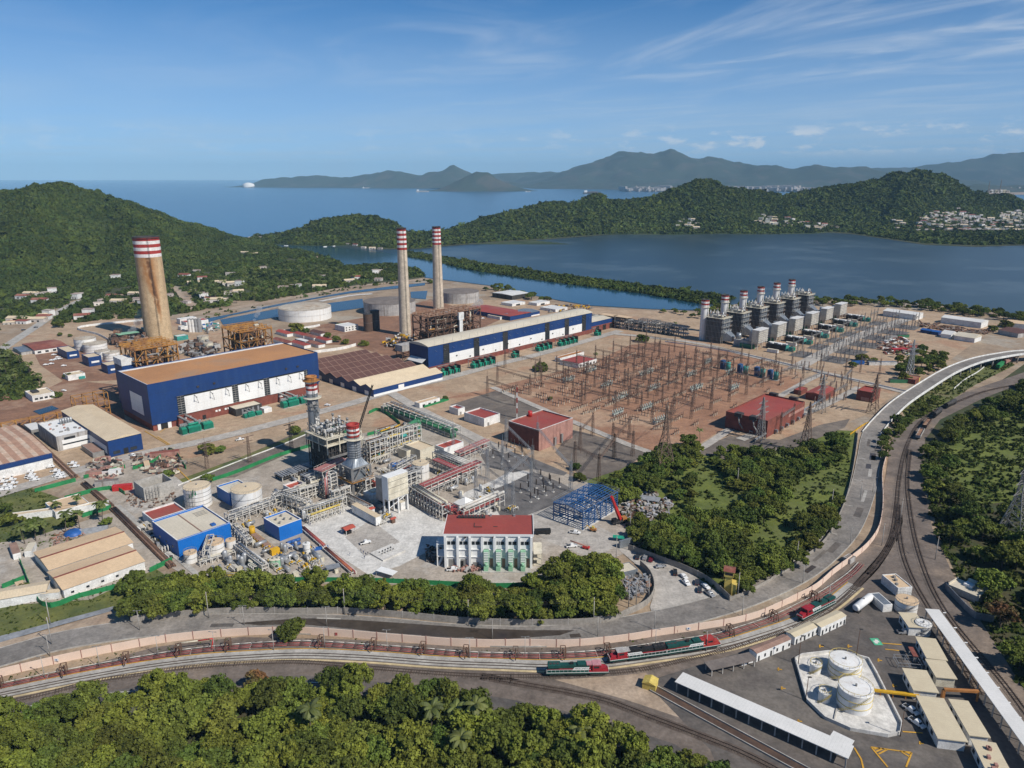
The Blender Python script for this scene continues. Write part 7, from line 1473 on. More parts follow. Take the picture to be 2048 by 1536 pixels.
panel_wall('boundary_wall','grey block wall along the car park below the woodland',[(1256,1100),(1290,1112),(1330,1127),(1370,1142),(1420,1168),(1459,1203)],3.0,'block_wall',14,'concrete_plain');panel_wall('boundary_wall','pale wall at the woodland side of the curved road',[(1459,1203),(1500,1186),(1540,1164),(1600,1124),(1640,1094),(1665,1060),(1690,1005),(1703,955),(1712,900),(1716,866)],2.0,'block_wall',14,'concrete_plain');panel_wall('boundary_wall','long pale concrete wall at the top of the red switchyard',[(1330,684),(1400,694),(1480,708),(1560,726),(1640,747),(1740,768),(1830,788)],1.4,'white_wall',14,'concrete_plain');panel_wall('boundary_wall','white wall around the brown court left of the tan chimney',[(330,634),(300,640),(160,656),(200,672),(235,692)],2.4,'white_wall',14,'white_wall');panel_wall('boundary_wall','white wall in front of the oil tanks',[(560,665),(625,655),(640,652)],2.5,'white_wall',10,'white_wall');panel_wall('boundary_wall','cream wall between sawtooth roof and red houses',[(626,707),(680,700),(712,692)],3,'white_wall',8,'white_wall');panel_wall('boundary_wall','white kerb wall of the grey gravel strip',[(356,972),(484,921),(560,892),(612,870)],.8,'white_wall',0,'white_wall');panel_wall('boundary_wall','dark concrete wall at the right of the railway',[(1890,1178),(1910,1200),(1950,1238),(1985,1245)],3,'duct_grey',9,'concrete_plain');panel_wall('guard_rail','yellow guard rail at the head of the curved road',[(1700,870),(1725,852),(1738,846)],1.1,'yellow',4,'yellow');panel_wall('guard_rail','white guard rail across the green slope under the overpass',[(1908,778),(1930,760),(1955,745),(1968,735)],1.1,'white_wall',5,'white_wall')
# red pipes beside the track
PR=[(-60,1388),(0,1376),(129,1349),(253,1326),(358,1309),(457,1298),(600,1290),(747,1298),(846,1305),(932,1312),(1031,1315),(1126,1314),(1215,1308),(1300,1296),(1430,1276),(1480,1262),(1545,1240),(1600,1214),(1650,1187),(1700,1152),(1722,1130)]
PL=smooth_line(PX(*PR),4);o=PL[0];pn=normals(PL);t=thing('pipeline','bundle of red and pink pipes on low sleepers beside the railway','pipeline',o);Q=[p-o for p in PL]
for off,r,z,m in((-1.2,.13,.8,'pipe_red'),(-.3,.1,.8,'pipe_pink'),(.45,.12,.8,'pipe_red'),(1.25,.13,1.1,'rack_white')):b=MB();b.pipe([p+n*off+Vector((0,0,z))for p,n in zip(Q,pn)],r,6);b.build('pipe',m,t)
for i in range(0,len(Q),5):b=MB();b.bar(Q[i]-pn[i]*1.6+Vector((0,0,.35)),Q[i]+pn[i]*1.5+Vector((0,0,.35)),.3,.5);b.build('support','concrete_plain',t)
ux=[p for p in((5,1378),(129,1350),(253,1327),(358,1309),(457,1299),(652,1293),(747,1299),(846,1306),(932,1313),(1031,1316),(1126,1315),(1215,1309),(1470,1267),(1548,1241),(1633,1199))]
for i,p in enumerate(ux):
 q=P(*p);k=min(range(len(PL)),key=lambda j:(PL[j]-q).length);t=thing('unloading_arm','rusty ochre unloading hose stand over the red pipes','hose stand',PL[k],math.atan2(pn[k].y,pn[k].x),'hose stands along the red pipes');b=MB()
 for y in(-.9,.9):b.bar((-1.2,y,0),(-1.2,y,4),.22);b.bar((1.2,y,0),(1.2,y,4),.22);b.bar((-1.2,y,4),(1.2,y,4),.2)
 b.bar((-1.2,-.9,4),(-1.2,.9,4),.2);b.bar((1.2,-.9,4),(1.2,.9,4),.2);b.bar((-1.2,-.9,0),(1.2,-.9,4),.14);b.build('frame','rust_steel',t);b=MB();b.pipe([(1,0,.6),(1,0,3),(-2.6,0,3.4),(-3,0,1)],.2,6);b.build('hose','rust_steel',t)
for i,p in enumerate([(90,1325),(386,1268),(673,1266),(769,1271),(955,1283),(1081,1284),(1243,1276),(1352,1260),(1525,1222)]):t=thing('hose_cabinet','small red fire hose cabinet at the foot of the peach wall','hose cabinet',P(p[0],p[1]+6),0,'red hose cabinets along the peach wall');piece(t,'box','pipe_red',(-.5,-.4,.5,.5,.3,1.7));piece(t,'post','dark_steel',(-.1,-.1,0,.1,.1,.5))
for i,p in enumerate([(116,1318),(444,1263),(888,1278),(1058,1280),(1209,1275),(1376,1255),(1500,1228)]):t=thing('wall_sign','small white sign with dark marks on the peach wall','sign',P(p[0],p[1]+9)+Vector((0,-.4,0)),0,'white signs on the peach wall');piece(t,'plate','white_clean',(-.8,-.06,1.3,.8,0,2.4));piece(t,'mark','tarp_blue',(-.3,-.09,1.6,.2,-.065,2.1))
# pipe frame in the strip
t=thing('pipe_gate','red and cream pipe gate between peach wall and red pipes','pipe',P(358,1303),R(12));b=MB();b.pipe([(0,0,0),(0,0,3.5),(7,0,3.6)],.22,6);b.build('pipe','rack_cream',t);b=MB();b.pipe([(7,0,3.6),(12.5,0,3.8),(11.5,-1,0)],.22,6);b.build('pipe','red_paint',t)
# locomotives ------------------------------------------------------
def loco(label,p,q,scheme,flip=False,red='loco_red',roof='loco_green',cabroof='loco_roof_pink'):
 p,q=P(*p),P(*q);d=q-p;mid=(p+q)/2;rz=math.atan2(d.y,d.x)+(math.pi if flip else 0);t=thing('locomotive',label,'locomotive',(mid.x,mid.y,.72),rz);Lh=11.
 b=MB();b.box(-Lh,-1.5,1.05,Lh,1.5,1.75);b.build('underframe','loco_green',t)
 piece(t,'fuel_tank','black',(-3.6,-1.35,.35,3.4,1.35,1.04))
 b=MB();b.box(-Lh+.5,-.95,1.76,5.2,.95,4.15);b.build('hood',roof,t);piece(t,'hood_lower','loco_red' if red=='loco_red' else red,(-Lh+.48,-.98,2.5,-1.5,.98,2.95),(4.2,-.98,1.8,5.21,.98,4.17),(4.1,-1.45,1.76,10.9,1.45,2.2))
 b=MB();b.add([(-1.8,-1.01,2.2),(3.6,-1.01,2.2),(4.3,-1.01,3.4),(-1.1,-1.01,3.4)],[(0,1,2,3)]);b.add([(-1.8,1.01,2.2),(3.6,1.01,2.2),(4.3,1.01,3.4),(-1.1,1.01,3.4)],[(3,2,1,0)]);b.build('livery_panel','white_clean',t)
 for s,r_ in((-1,0),(1,math.pi)):
  cu=bpy.data.curves.new('lettering','FONT');cu.body='FERROMEX';cu.size=.95;cu.align_x='CENTER';cu.shear=.3;tx=bpy.data.objects.new('lettering',cu);COL.objects.link(tx);me=bpy.data.meshes.new_from_object(tx);bpy.data.objects.remove(tx);me.materials.append(MATS['loco_green']);o=bpy.data.objects.new('lettering',me);COL.objects.link(o);o.parent=t;o.location=(1.2,s*1.03,2.45);o.rotation_euler=(math.pi/2,0,r_)
 b=MB();b.box(-Lh+.6,-1.45,3.4,-Lh+5,1.45,4.35);b.build('radiator',roof,t)
 for k in range(3):b=MB();b.cyl((-Lh+1.5+k*1.3,0,4.35),(-Lh+1.5+k*1.3,0,4.45),.55,10);b.build('fan','dark_steel',t)
 piece(t,'dynamic_brake',roof,(0,-1.2,4.16,3,1.2,4.6));piece(t,'exhaust','black',(-2.6,-.4,4.16,-1.4,.4,4.8));piece(t,'brake_cover',cabroof,(3.2,-1.1,4.18,5.2,1.1,4.5))
 cb=piece(t,'cab',red,(5.25,-1.5,1.76,8.2,1.5,4.4));piece(t,'cab_roof',cabroof,(5.2,-1.52,4.42,8.3,1.52,4.62));piece(t,'window','glass_dark',(5.7,-1.53,3.2,7.6,-1.505,4.0),(5.7,1.505,3.2,7.6,1.53,4.0),(8.205,-1.2,3.3,8.24,1.2,4.05))
 b=MB();b.add([(8.25,-1.1,1.76),(10.6,-1.1,1.76),(10.6,1.1,1.76),(8.25,1.1,1.76),(8.25,-1.1,3.3),(10.3,-.8,2.9),(10.3,.8,2.9),(8.25,1.1,3.3)],[(0,1,5,4),(1,2,6,5),(2,3,7,6),(4,5,6,7)]);b.build('nose',red,t)
 b=MB()
 for s in(-1.46,1.46):
  b.bar((-Lh+.2,s,2.75),(4.6,s,2.75),.07)
  for k in range(11):b.bar((-Lh+.3+k*1.45,s,1.75),(-Lh+.3+k*1.45,s,2.75),.06)
 for x in(-Lh,Lh):b.bar((x,-1.3,2.7),(x,1.3,2.7),.08);b.bar((x,-1.3,1.2),(x,-1.3,2.7),.07);b.bar((x,1.3,1.2),(x,1.3,2.7),.07)
 b.build('handrail','white_clean',t);piece(t,'stripe','white_clean',(-Lh,-1.53,1.55,Lh,-1.505,1.72),(-Lh,1.505,1.55,Lh,1.53,1.72))
 for x0 in(-7.2,7.2):
  bo=piece(t,'bogie','dark_steel',(x0-2.6,-1.25,.35,x0+2.6,-.95,1.04),(x0-2.6,.95,.35,x0+2.6,1.25,1.04),(x0-1,-.9,.5,x0+1,.9,1.04))
  for k in(-1.9,0,1.9):b=MB();b.cyl((x0+k,-.94,.42),(x0+k,.94,.42),.5,12);b.build('wheelset','black',bo)
 for x in(-Lh-.55,Lh):piece(t,'coupler','black',(x,-.25,.75,x+.55,.25,1.1))
 return t
loco('green locomotive with pinkish cab roof, alone on the track nearest the trees',(1093,1352),(1215,1350),0)
loco('dark locomotive with red nose pointing left, front left of the coupled pair',(1222,1327),(1326,1313),0,True,cabroof='tank_grey',roof='black')
loco('green locomotive with bright red nose pointing right, right one of the coupled pair',(1333,1312),(1432,1296),0,red='loco_red_bright',cabroof='loco_red_bright')
loco('maroon locomotive with dark green rear, standing alone on the curve',(1598,1245),(1664,1211),0,True,cabroof='loco_red')
# wagons at the right
def wagon(label,px,ang,L,m,kind):
 t=thing('freight_wagon',label,'wagon',P(*px)+Vector((0,0,.7)),ang);piece(t,'underframe','black',(-L/2,-1.3,.8,L/2,1.3,1.2))
 if kind=='tank':b=MB();b.cyl((-L/2+.6,0,2.7),(L/2-.6,0,2.7),1.5,14);b.build('tank',m,t);b=MB();b.cyl((0,0,4.1),(0,0,4.7),.5,8);b.build('dome',m,t)
 elif kind=='gondola':piece(t,'side',m,(-L/2,-1.5,1.21,L/2,-1.35,2.9),(-L/2,1.35,1.21,L/2,1.5,2.9),(-L/2,-1.34,1.21,-L/2+.15,1.34,2.9),(L/2-.15,-1.34,1.21,L/2,1.34,2.9));piece(t,'load','boiler_rust',(-L/2+.2,-1.3,1.21,L/2-.2,1.3,2.2))
 else:piece(t,'body',m,(-L/2,-1.5,1.21,L/2,1.5,4.2));piece(t,'roof',m,(-L/2,-1.2,4.21,L/2,1.2,4.5))
 for x in(-L/2+2,L/2-2):
  for k in(-.8,.8):b=MB();b.cyl((x+k,-.9,.45),(x+k,.9,.45),.45,10);b.build('wheelset','black',t)
for px,q,m,k,lab in(((1833,884),(1845,862),'tank_grey','gondola','grey hopper wagon at the near end of the parked train'),((1846,862),(1860,843),'boiler_dark','gondola','brown gondola wagon with orange load in the parked train'),((1862,842),(1885,822),'dark_steel','tank','black tank wagon in the middle of the parked train'),((1888,820),(1912,808),'dark_steel','tank','black tank wagon at the far end of the parked train'),((1992,742),(2006,731),'fence_green','box','bright green container wagon coming out from under the overpass'),((2007,731),(2020,724),'brick_pale','box','grey red container wagon under the overpass'),((2018,722),(2032,715),'tile_red','box','red container wagon behind the overpass rail')):
 a,c=P(*px),P(*q);d=c-a;wagon(lab,((px[0]+q[0])/2,(px[1]+q[1])/2),math.atan2(d.y,d.x),min(max(d.length*.92,13),19),m,k)
# fuel depot -------------------------------------------------------
BP=[(1590,1322),(1604,1314),(1655,1308),(1700,1312),(1736,1322),(1752,1350),(1803,1452),(1800,1470),(1775,1475),(1700,1462),(1650,1440),(1614,1405)]
t=thing('bund','pale concrete bund wall around the white fuel tanks','bund',P(1690,1395));o=t.location;q=[p-o for p in PX(*BP)];b=MB();wall_along(b,q+[q[0]],.5,0,1.5);b.build('wall','concrete_light',t);b=MB();b.flat(q,.46);b.build('floor','concrete_light',t)
b=MB();b.bar(P(1688,1350)-o+Vector((0,0,.5)),P(1668,1443)-o+Vector((0,0,.5)),.4,.7);b.build('divider','concrete_plain',t)
def ftank(label,x,ytop,base,rpx,sm=False):
 g=P(x,base);tk('fuel_tank',label,(x,ytop),rpx,base,roof='white_tank',shell='white_tank',stair='mark_yellow' if False else 'yellow_pale',rings=2 if not sm else 0,cat='fuel tank')
ftank('big white fuel tank with yellow stair, the rear one in the bund',1691,1320,1368,31);ftank('big white fuel tank with yellow stair, the front one in the bund',1712,1374,1434,33)
ftank('small white fuel tank at the rear left of the bund',1632,1327,1352,11,True);ftank('small white fuel tank at the front left of the bund',1650,1382,1410,11.5,True)
tk('fuel_tank','stained white tank with cream roof at the head of the depot',(1814,1199),21,1232,roof='sand_roof',rings=1);tk('fuel_tank','grey white water tank by the long canopy, blue lettered base',(1847,1246),15,1275,roof='white_wall',shell='white_tank',rings=2)
def canopy(label,A,B,C,z,m,post='pole_concrete',wall=None,nm='canopy',n=6,th=.25,beam=None):
 loc,rz,L,D=frame(A,B,C,z);y0,y1=min(0,D),max(0,D);t=thing(nm,label,'canopy',loc,rz);piece(t,'roof',m,(0,y0,z-th,L,y1,z));
 for k in range(n):
  for y in(y0+.5,y1-.5):x=.6+(L-1.2)*k/(n-1);piece(t,'post',post,(x-.18,y-.18,0,x+.18,y+.18,z-th-.01))
 if wall:piece(t,'wall',wall,(L*.02,y0+(y1-y0)*.08,0,L*.98,y1-(y1-y0)*.08,z-th-.02))
 return t,L,y0,y1
canopy('long diagonal white canopy across the depot yard',(1366,1344),(1708,1492),(1358,1367),4.2,'white_roof',n=14,nm='canopy');t,L,y0,y1=canopy('narrow tail roof joined to the diagonal white canopy',(1667,1461),(1709,1481),(1659,1484),4.0,'white_roof',n=3)
canopy('long white canopy on pillars down the right side of the depot',(1850,1217),(2080,1536),(1877,1217),5.5,'white_roof',n=16)
canopy('dark brown flat shade roof beside the old track',(1408,1324),(1498,1304),(1424,1340),3.2,'roof_dusty',n=5)
DB=[((1800,1225),(1832,1229),(1819,1252),'short cream roofed depot house below the stained tank'),((1834,1274),(1870,1279),(1855,1314),'cream roofed depot house below the grey white tank'),((1854,1319),(1892,1326),(1874,1352),'cream roofed depot house next to the long canopy'),((1808,1337),(1850,1339),(1829,1378),'cream roofed depot house beside the wire cage'),((1836,1392),(1885,1396),(1878,1474),'longest cream roofed depot house beside two parked pickups'),((1901,1399),(1936,1405),(1941,1468),'long narrow cream roofed depot house along the long canopy'),((1946,1480),(1986,1480),(1990,1570),'cream roofed depot house with roof vents at the bottom right')]
for i,(A,B,C,lab)in enumerate(DB):
 z=4.4;a,b2,c=P(*A,z),P(*B,z),P(*C,z);x=(b2-a);L=x.length;rz=math.atan2(x.y,x.x);d=c-a;D=d.dot(Vector((-math.sin(rz),math.cos(rz),0)));o=a if D>0 else a+Vector((-math.sin(rz),math.cos(rz),0))*D
 sk=d.dot(Vector((math.cos(rz),math.sin(rz),0)));along=d.length;rz2=math.atan2(d.y,d.x);W2=abs((b2-a).dot(Vector((-math.sin(rz2),math.cos(rz2),0))))
 t,l_,d_=shed('depot_house',lab,'house',(Vector((a.x,a.y,0)),rz2,along,W2),4.0,'white_wall' if i!=2 else 'rack_cream','depot_roof',par=.05,over=.5);piece(t,'roof_edge','depot_roof',(-.5,-.5,4.02,along+.5,W2+.5,4.3))
 for k in range(int(along/4)):front(t,'window','glass_dark',1+k*4,1.2,2.6+k*4,2.6)
 if i==6:vents(t,along,W2,4.3,5,'brick_pale',7)
canopy('red ribbed shade roof between depot houses',(1816,1293),(1826,1294),(1826,1312),3,'tile_red',n=2);t=thing('cage','white wire cage next to the depot house','cage',P(1795,1338),R(-8));b=MB()
for x in(0,4,8,12):
 for y in(0,5):b.bar((x,y,0),(x,y,2.6),.14)
for z in(1.3,2.6):
 for y in(0,5):b.bar((0,y,z),(12,y,z),.12)
 for x in(0,4,8,12):b.bar((x,0,z),(x,5,z),.12)
b.build('frame','galvanised',t)
t=thing('pipe_bridge','yellow pipe bridge from the bund to the depot houses','pipe',P(1735,1390));v_=P(1836,1402)-P(1735,1390);b=MB();b.bar((0,0,2.2),v_+Vector((0,0,2.2)),1.2,.6);b.build('duct','yellow',t)
for k in range(5):b=MB();q=v_*(k/4);b.bar(q,q+Vector((0,0,1.9)),.3);b.build('post','orange',t)
t=thing('pipe_bridge','orange pipe bridge from the depot houses to the long canopy','pipe',P(1884,1400));v_=P(1953,1404)-P(1884,1400);b=MB();b.bar((0,0,4.2),v_+Vector((0,0,4.2)),1,.8);b.bar((0,0,0),(0,0,4),.9);b.bar(v_,v_+Vector((0,0,4)),.5);b.build('duct','orange',t)
# site offices by the track
def trailer(label,A,B,dep,h,m,rm,n):
 a,b2=P(*A),P(*B);d=b2-a;t=thing('office_trailer',label,'trailer',a,math.atan2(d.y,d.x));L=d.length;b=MB();b.box(0,0,.4,L,dep,h);b.build('body',m,t);b=MB();b.gable(0,0,L,dep,h+.01,h+.5,over=.15);b.build('roof',rm,t)
 for k in range(n):x=.8+k*(L-2)/max(1,n-1);front(t,'window','glass_dark',x,1.3 if k%2 else .5,x+.8,2.6,.08)
 piece(t,'plinth','concrete_plain',(.1,.1,0,L-.1,dep-.1,.39))
trailer('white ribbed trailer with rusty brown roof at the end of the dark shade roof',(1512,1326),(1580,1297),3.6,4,'white_panel','seam_tan',6);trailer('white trailer with cream roof, middle of three at the track',(1588,1292),(1635,1270),4,3.8,'white_wall','depot_roof',6);trailer('white trailer with cream roof, nearest the tank trailer',(1640,1274),(1690,1250),4.4,4.2,'white_wall','depot_roof',7)
for k,(x,y)in enumerate(((1486,1330),(1499,1325))):t=thing('water_tote','white plastic water tank by the dark shade roof, '+('left','right')[k]+' one','tank',P(x,y),.3);piece(t,'body','white_clean',(-1,-.7,.1,1,.7,1.3));piece(t,'pallet','wood',(-1,-.7,0,1,.7,.1))
a,c=P(1709,1228),P(1741,1203);d=c-a;t=thing('tank_trailer','white cylindrical tank trailer parked on the depot yard','trailer',a,math.atan2(d.y,d.x));L=d.length;b=MB();b.cyl((.8,0,2.6),(L-.8,0,2.6),1.55,18);b.cyl((0,0,2.6),(.8,0,2.6),1.,18,r2=1.55);b.cyl((L-.8,0,2.6),(L,0,2.6),1.55,18,r2=1.);b.build('tank','white_clean',t);piece(t,'chassis','dark_steel',(1,-1,.9,L-1,1,1.3));b=MB();b.cyl((L/2,0,4.1),(L/2,0,4.4),.4,8);b.build('hatch','steel_grey',t)
for x in(1.5,2.8,L-3):b=MB();b.cyl((x,-1.2,.5),(x,1.2,.5),.5,12);b.build('wheel','tyre',t)
a,c=P(1762,1221),P(1778,1190);t,L,D=shed('generator_house','grey white box truck body beside the stained tank','box',(P(1783,1224),R(98),9,4),3.4,'white_wall','duct_grey',par=.1);t,L,D=shed('store','sand roofed block at the head of the depot behind the stained tank','store',(P(1822,1192),R(98),11,6.5),4,'white_wall','sand_roof',par=.3);vents(t,L,D,4,3)
t=thing('cabin','yellow hut with ribbed roof at the end of the earth track','hut',P(1284,1378),R(-24));piece(t,'wall','yellow_pale',(0,0,0,4.6,4.2,2.6));b=MB();b.gable(0,0,4.6,4.2,2.62,3.5,axis=1,over=.15);b.build('roof','yellow_pale',t)
t=thing('cabin','pale weathered slab roofed hut by the railway curve','hut',P(1895,1182),R(-55));piece(t,'wall','concrete_plain',(0,0,0,12,8,3));piece(t,'roof','pale_roof',(-.2,-.2,3.02,12.2,8.2,3.3),(-.2,-.2,3.31,.2,8.2,3.9),(11.8,-.2,3.31,12.2,8.2,3.9));piece(t,'roof_unit','white_clean',(4,4,3.32,7.5,7,4.4))
t=thing('tank_trailer','weathered cream tank on saddles under the trees','tank',P(1935,1172),R(-55));b=MB();b.cyl((0,0,2.2),(8,0,2.2),1.6,14);b.build('tank','rack_cream',t);piece(t,'saddle','steel_grey',(1.2,-1,0,1.8,1,.8));piece(t,'saddle','steel_grey',(6.2,-1,0,6.8,1,.8))
t=thing('drainage_channel','shallow dark concrete trench running beside the diagonal white canopy','trench',P(1305,1378));v_=P(1620,1550)-P(1305,1378);n_=Vector((-v_.y,v_.x,0)).normalized();b=MB();b.add([Vector((0,0,.34))-n_*1.6,v_+Vector((0,0,.34))-n_*1.6,v_+Vector((0,0,.34))+n_*1.6,Vector((0,0,.34))+n_*1.6],[(0,1,2,3)]);b.build('floor','boiler_dark',t);b=MB();b.bar(-n_*1.7+Vector((0,0,.4)),v_-n_*1.7+Vector((0,0,.4)),.3,.8);b.build('rim','concrete_plain',t);b=MB();b.bar(n_*1.7+Vector((0,0,.4)),v_+n_*1.7+Vector((0,0,.4)),.3,.8);b.build('rim','concrete_plain',t)
t=fence('railing','yellow railing along the diagonal white canopy',[(1522,1444),(1560,1460),(1620,1486),(1695,1521)],1.1,'yellow',.08,6,pm='yellow',z0=.95)
t=thing('watch_house','yellow watch house with red roof at the corner of the car park','tower',P(1447,1186),R(-20));piece(t,'wall','yellow_pale',(0,0,0,3,4,8));piece(t,'wall','yellow_pale',(3.02,-1.5,0,5.2,3,5.5));piece(t,'cabin','yellow_pale',(-.4,-.4,8.02,3.6,4.2,10.6));piece(t,'window','glass_dark',(0,-.45,8.9,3.2,-.41,10));b=MB();b.gable(-.8,-.8,4,4.6,10.6,11.5);b.build('roof','tile_red',t)
shed('guard_house','flat grey roofed gate house at the scrap corner','house',(P(1240,1162),R(24),9,7),3.6,'duct_grey','pale_roof',par=.1);shed('guard_house','grey green gate wall block at the entrance','house',(P(1240,1098),R(28),7,1.2),3.8,'duct_grey','duct_grey',par=.1);shed('relay_box','green shed with brown roof beside the red pipe end','shed',(P(1700,1130),R(40),5,3.5),2.6,'tank_grey','roof_dusty',par=.05)
# yard markings
b=MB()
def stripe(p,q,w2=.25,z=.40):a,c=P(*p),P(*q);n=Vector((-(c-a).y,(c-a).x,0)).normalized()*w2;b.flat([a-n,c-n,c+n,a+n],z)
for p,q in(((1742,1496),(1823,1507)),((1742,1496),(1775,1536)),((1823,1507),(1812,1536)),((1748,1500),(1760,1498)),((1752,1505),(1767,1499)),((1757,1510),(1774,1501)),((1822,1510),(1806,1505)),((1819,1516),(1800,1504)),((1805,1465),(1845,1468)),((1764,1288),(1803,1291)),((1770,1300),(1800,1303)),((1708,1497),(1722,1520)),((1722,1520),(1728,1545)),((315,874),(340,890)),((290,863),(337,891)),((340,850),(320,866)),((352,935),(408,990)),((740,773),(840,756)),((735,780),(790,769))):stripe(p,q)
for x,y in((1643,1294),(1700,1294),(1560,1340),(1567,1378),(1790,1373),(1843,1488),(1600,1444),(1760,1322)):stripe((x-4,y),(x+4,y+1));stripe((x-3,y-3),(x-4,y));stripe((x-3,y+3),(x-4,y))
b.build('yard_markings','mark_yellow',kind='structure');b=MB();stripe((1744,1285),(1761,1285),2.2,.40);b.build('yard_markings','mark_green',kind='structure');b=MB();stripe((1747,1285),(1758,1285),.5,.41);stripe((1752.5,1281),(1752.5,1289),.5,.413);stripe((-20,1428),(110,1405),.15,.40);stripe((220,1388),(430,1370),.15,.4);stripe((540,1364),(680,1368),.15,.4);b.build('yard_markings','mark_white',kind='structure')
# ================================================================== VEHICLES, POLES, PEOPLE, BOATS
def wheelset(t,xs,w_,r):
 for x in xs:
  for s in(-1,1):
   b=MB();b.cyl((x,s*w_-.11,r),(x,s*w_+.11,r),r,12);g=b.build('wheel','tyre',t)
def car(kind,paint):
 L,h=(5.3,1.85)if kind=='pickup' else(4.5,1.5);t=thing('pickup_truck' if kind=='pickup' else 'parked_car','','pickup' if kind=='pickup' else 'car');hw=.92;b=MB()
 prof=[(-L/2,.45),(L/2,.45),(L/2,.95),(L/2-1.2,1.08),(L/2-1.75,h-.08),(L/2-1.9,h)]
 prof+=[(-.45,h),(-.75,1.1),(-L/2,1.1)]if kind=='pickup' else[(-L/2+1.2,h),(-L/2+.45,1.05),(-L/2,.95)]
 n=len(prof);o=len(b.v)
 for s in(-1,1):
  for x,z in prof:b.v.append((x,s*(hw if z<1.15 else hw-.14),z))
 for i in range(n):j=(i+1)%n;b.face([o+i,o+j,o+n+j,o+n+i])
 b.face(list(range(o,o+n)));b.face(list(range(o+2*n-1,o+n-1,-1)));b.build('body',paint,t);b=MB()
 x0,x1=(-.6,L/2-1.75)if kind=='pickup' else(-L/2+.7,L/2-1.7)
 for s in(-1,1):b.add([(x0+.15,s*(hw-.10),1.14),(x1+.45,s*(hw-.10),1.14),(x1+.02,s*(hw-.125),h-.12),(x0+.35,s*(hw-.125),h-.12)],[(0,1,2,3)if s<0 else(3,2,1,0)])
 b.build('side_window','glass_dark',t);b=MB();b.add([(L/2-1.22,-hw+.16,1.12),(L/2-1.22,hw-.16,1.12),(L/2-1.74,hw-.2,h-.1),(L/2-1.74,-hw+.2,h-.1)],[(0,1,2,3)]);b.build('windscreen','glass_dark',t)
 if kind=='pickup':piece(t,'bed','black',(-L/2+.12,-hw+.14,1.08,-.85,hw-.14,1.115))
 else:b=MB();b.add([(-L/2+1.14,-hw+.2,h-.06),(-L/2+1.14,hw-.2,h-.06),(-L/2+.5,hw-.16,1.1),(-L/2+.5,-hw+.16,1.1)],[(0,1,2,3)]);b.build('rear_window','glass_dark',t)
 for s in(-.6,.6):piece(t,'headlight','white_clean',(L/2-.02,s-.2,.72,L/2+.03,s+.2,.9));piece(t,'tail_light','red_paint',(-L/2-.03,s-.15,.75,-L/2+.02,s+.15,.95))
 wheelset(t,(-L/2+.95,L/2-.95),hw-.1,.37);return t
PV={}
def park(kind,paint,px,rz,label,group=None):
 k=(kind,paint)
 if k not in PV:PV[k]=t=car(kind,paint)
 else:t=dup(PV[k])
 t.location=P(*px)+Vector((0,0,.38 if False else .25));t.rotation_euler=(0,0,R(rz));t['label']=label
 if 'group' in t:del t['group']
 if group:t['group']=group
G1='white pickups parked in rows by the striped roof warehouse'
for i,(x,y)in enumerate([(2,958),(6,966),(10,974),(18,954),(23,962),(26,969),(14,981),(22,977),(4,982),(58,946),(62,952),(66,958),(60,957),(70,962),(111,944),(118,949),(115,954),(122,957),(120,952),(145,929),(150,935)]):park('pickup','car_white',(x,y),12+(i%3)*3,'white pickup in the parking rows below the striped roof warehouse',G1)
park('pickup','car_white',(100,936),15,'white pickup alone at the corner of the striped roof warehouse');park('pickup','car_white',(190,909),14,'white pickup half under the sand coloured carport');park('pickup','car_white',(265,913),-30,'white pickup at the door of the blue workshop');park('pickup','car_white',(480,881),30,'white pickup driving on the plant road in front of the turbine hall');park('car','car_white',(655,812),-12,'white car on the empty yard right of the transformers');park('pickup','car_white',(731,1088),28,'white pickup on the apron by the red roofed kiosk');park('pickup','car_white',(905,1142),4,'white pickup in front of the white building');park('pickup','car_white',(1150,1068),-18,'white pickup at the near corner of the blue skeleton');park('pickup','car_white',(1143,1095),10,'white pickup half hidden by the belt trees near the red boom lift');park('pickup','car_silver',(1808,1268),0,'silver pickup below the short depot house');park('pickup','car_white',(1821,1424),-64,'white pickup beside the longest depot house, rear one');park('pickup','car_white',(1833,1450),-64,'white pickup beside the longest depot house, front one');park('car','car_white',(128,783),-20,'small white car on the yard road left of the hall');park('pickup','car_white',(965,638),20,'white pickup behind the long hall roof');park('car','car_white',(330,985),10,'white van like car beside the half hidden blue building')
for x,y,rz,k,m,lab in((1275,1117,75,'car','car_dark','dark car at the upper end of the row by the block wall'),(1290,1118,70,'car','car_silver','silver car next to the dark red car'),(1302,1122,70,'car','car_red','dark red car under the overhanging trees'),(1320,1136,10,'car','car_silver','grey car crossing the row alone'),(1350,1148,80,'pickup','car_dark','dark grey pickup in the middle of the car park'),(1367,1156,-70,'car','car_white','white car, upper of the white pair'),(1371,1168,-70,'pickup','car_white','white pickup, lower of the white pair'),(1394,1168,75,'car','car_dark','dark car behind the lower black car'),(1411,1176,-68,'car','car_white','white car in front of the grey green pickup'),(1399,1183,75,'car','car_dark','black car, lowest of the left column'),(1419,1191,-65,'pickup','car_silver','grey green pickup at the lower end of the row')):park(k,m,(x,y),rz,lab)
for i,(x,y)in enumerate([(92,731),(104,722),(116,716),(108,711),(120,719),(103,729),(128,733),(112,720)]):park('car','car_white',(x,y),20,'white car on the red yard by the four white tanks','white cars scattered on the red yard')
for x,y,lab in((16,692,'dark car on the village road, nearest the left edge'),(47,661,'dark car on the village road beside the roadside shelter'),(72,656,'dark car at the roadside shelter')):park('car','car_dark',(x,y),50,lab)
t=thing('boom_lift','orange red boom lift folded behind the belt trees','lift',P(1172,1098),R(-25));piece(t,'chassis','red_paint',(-1.6,-1,.5,1.6,1,1.4));b=MB();b.pipe([(1,0,1.5),(-8,0,2.6)],.35,6);b.build('boom','brick_pale',t)
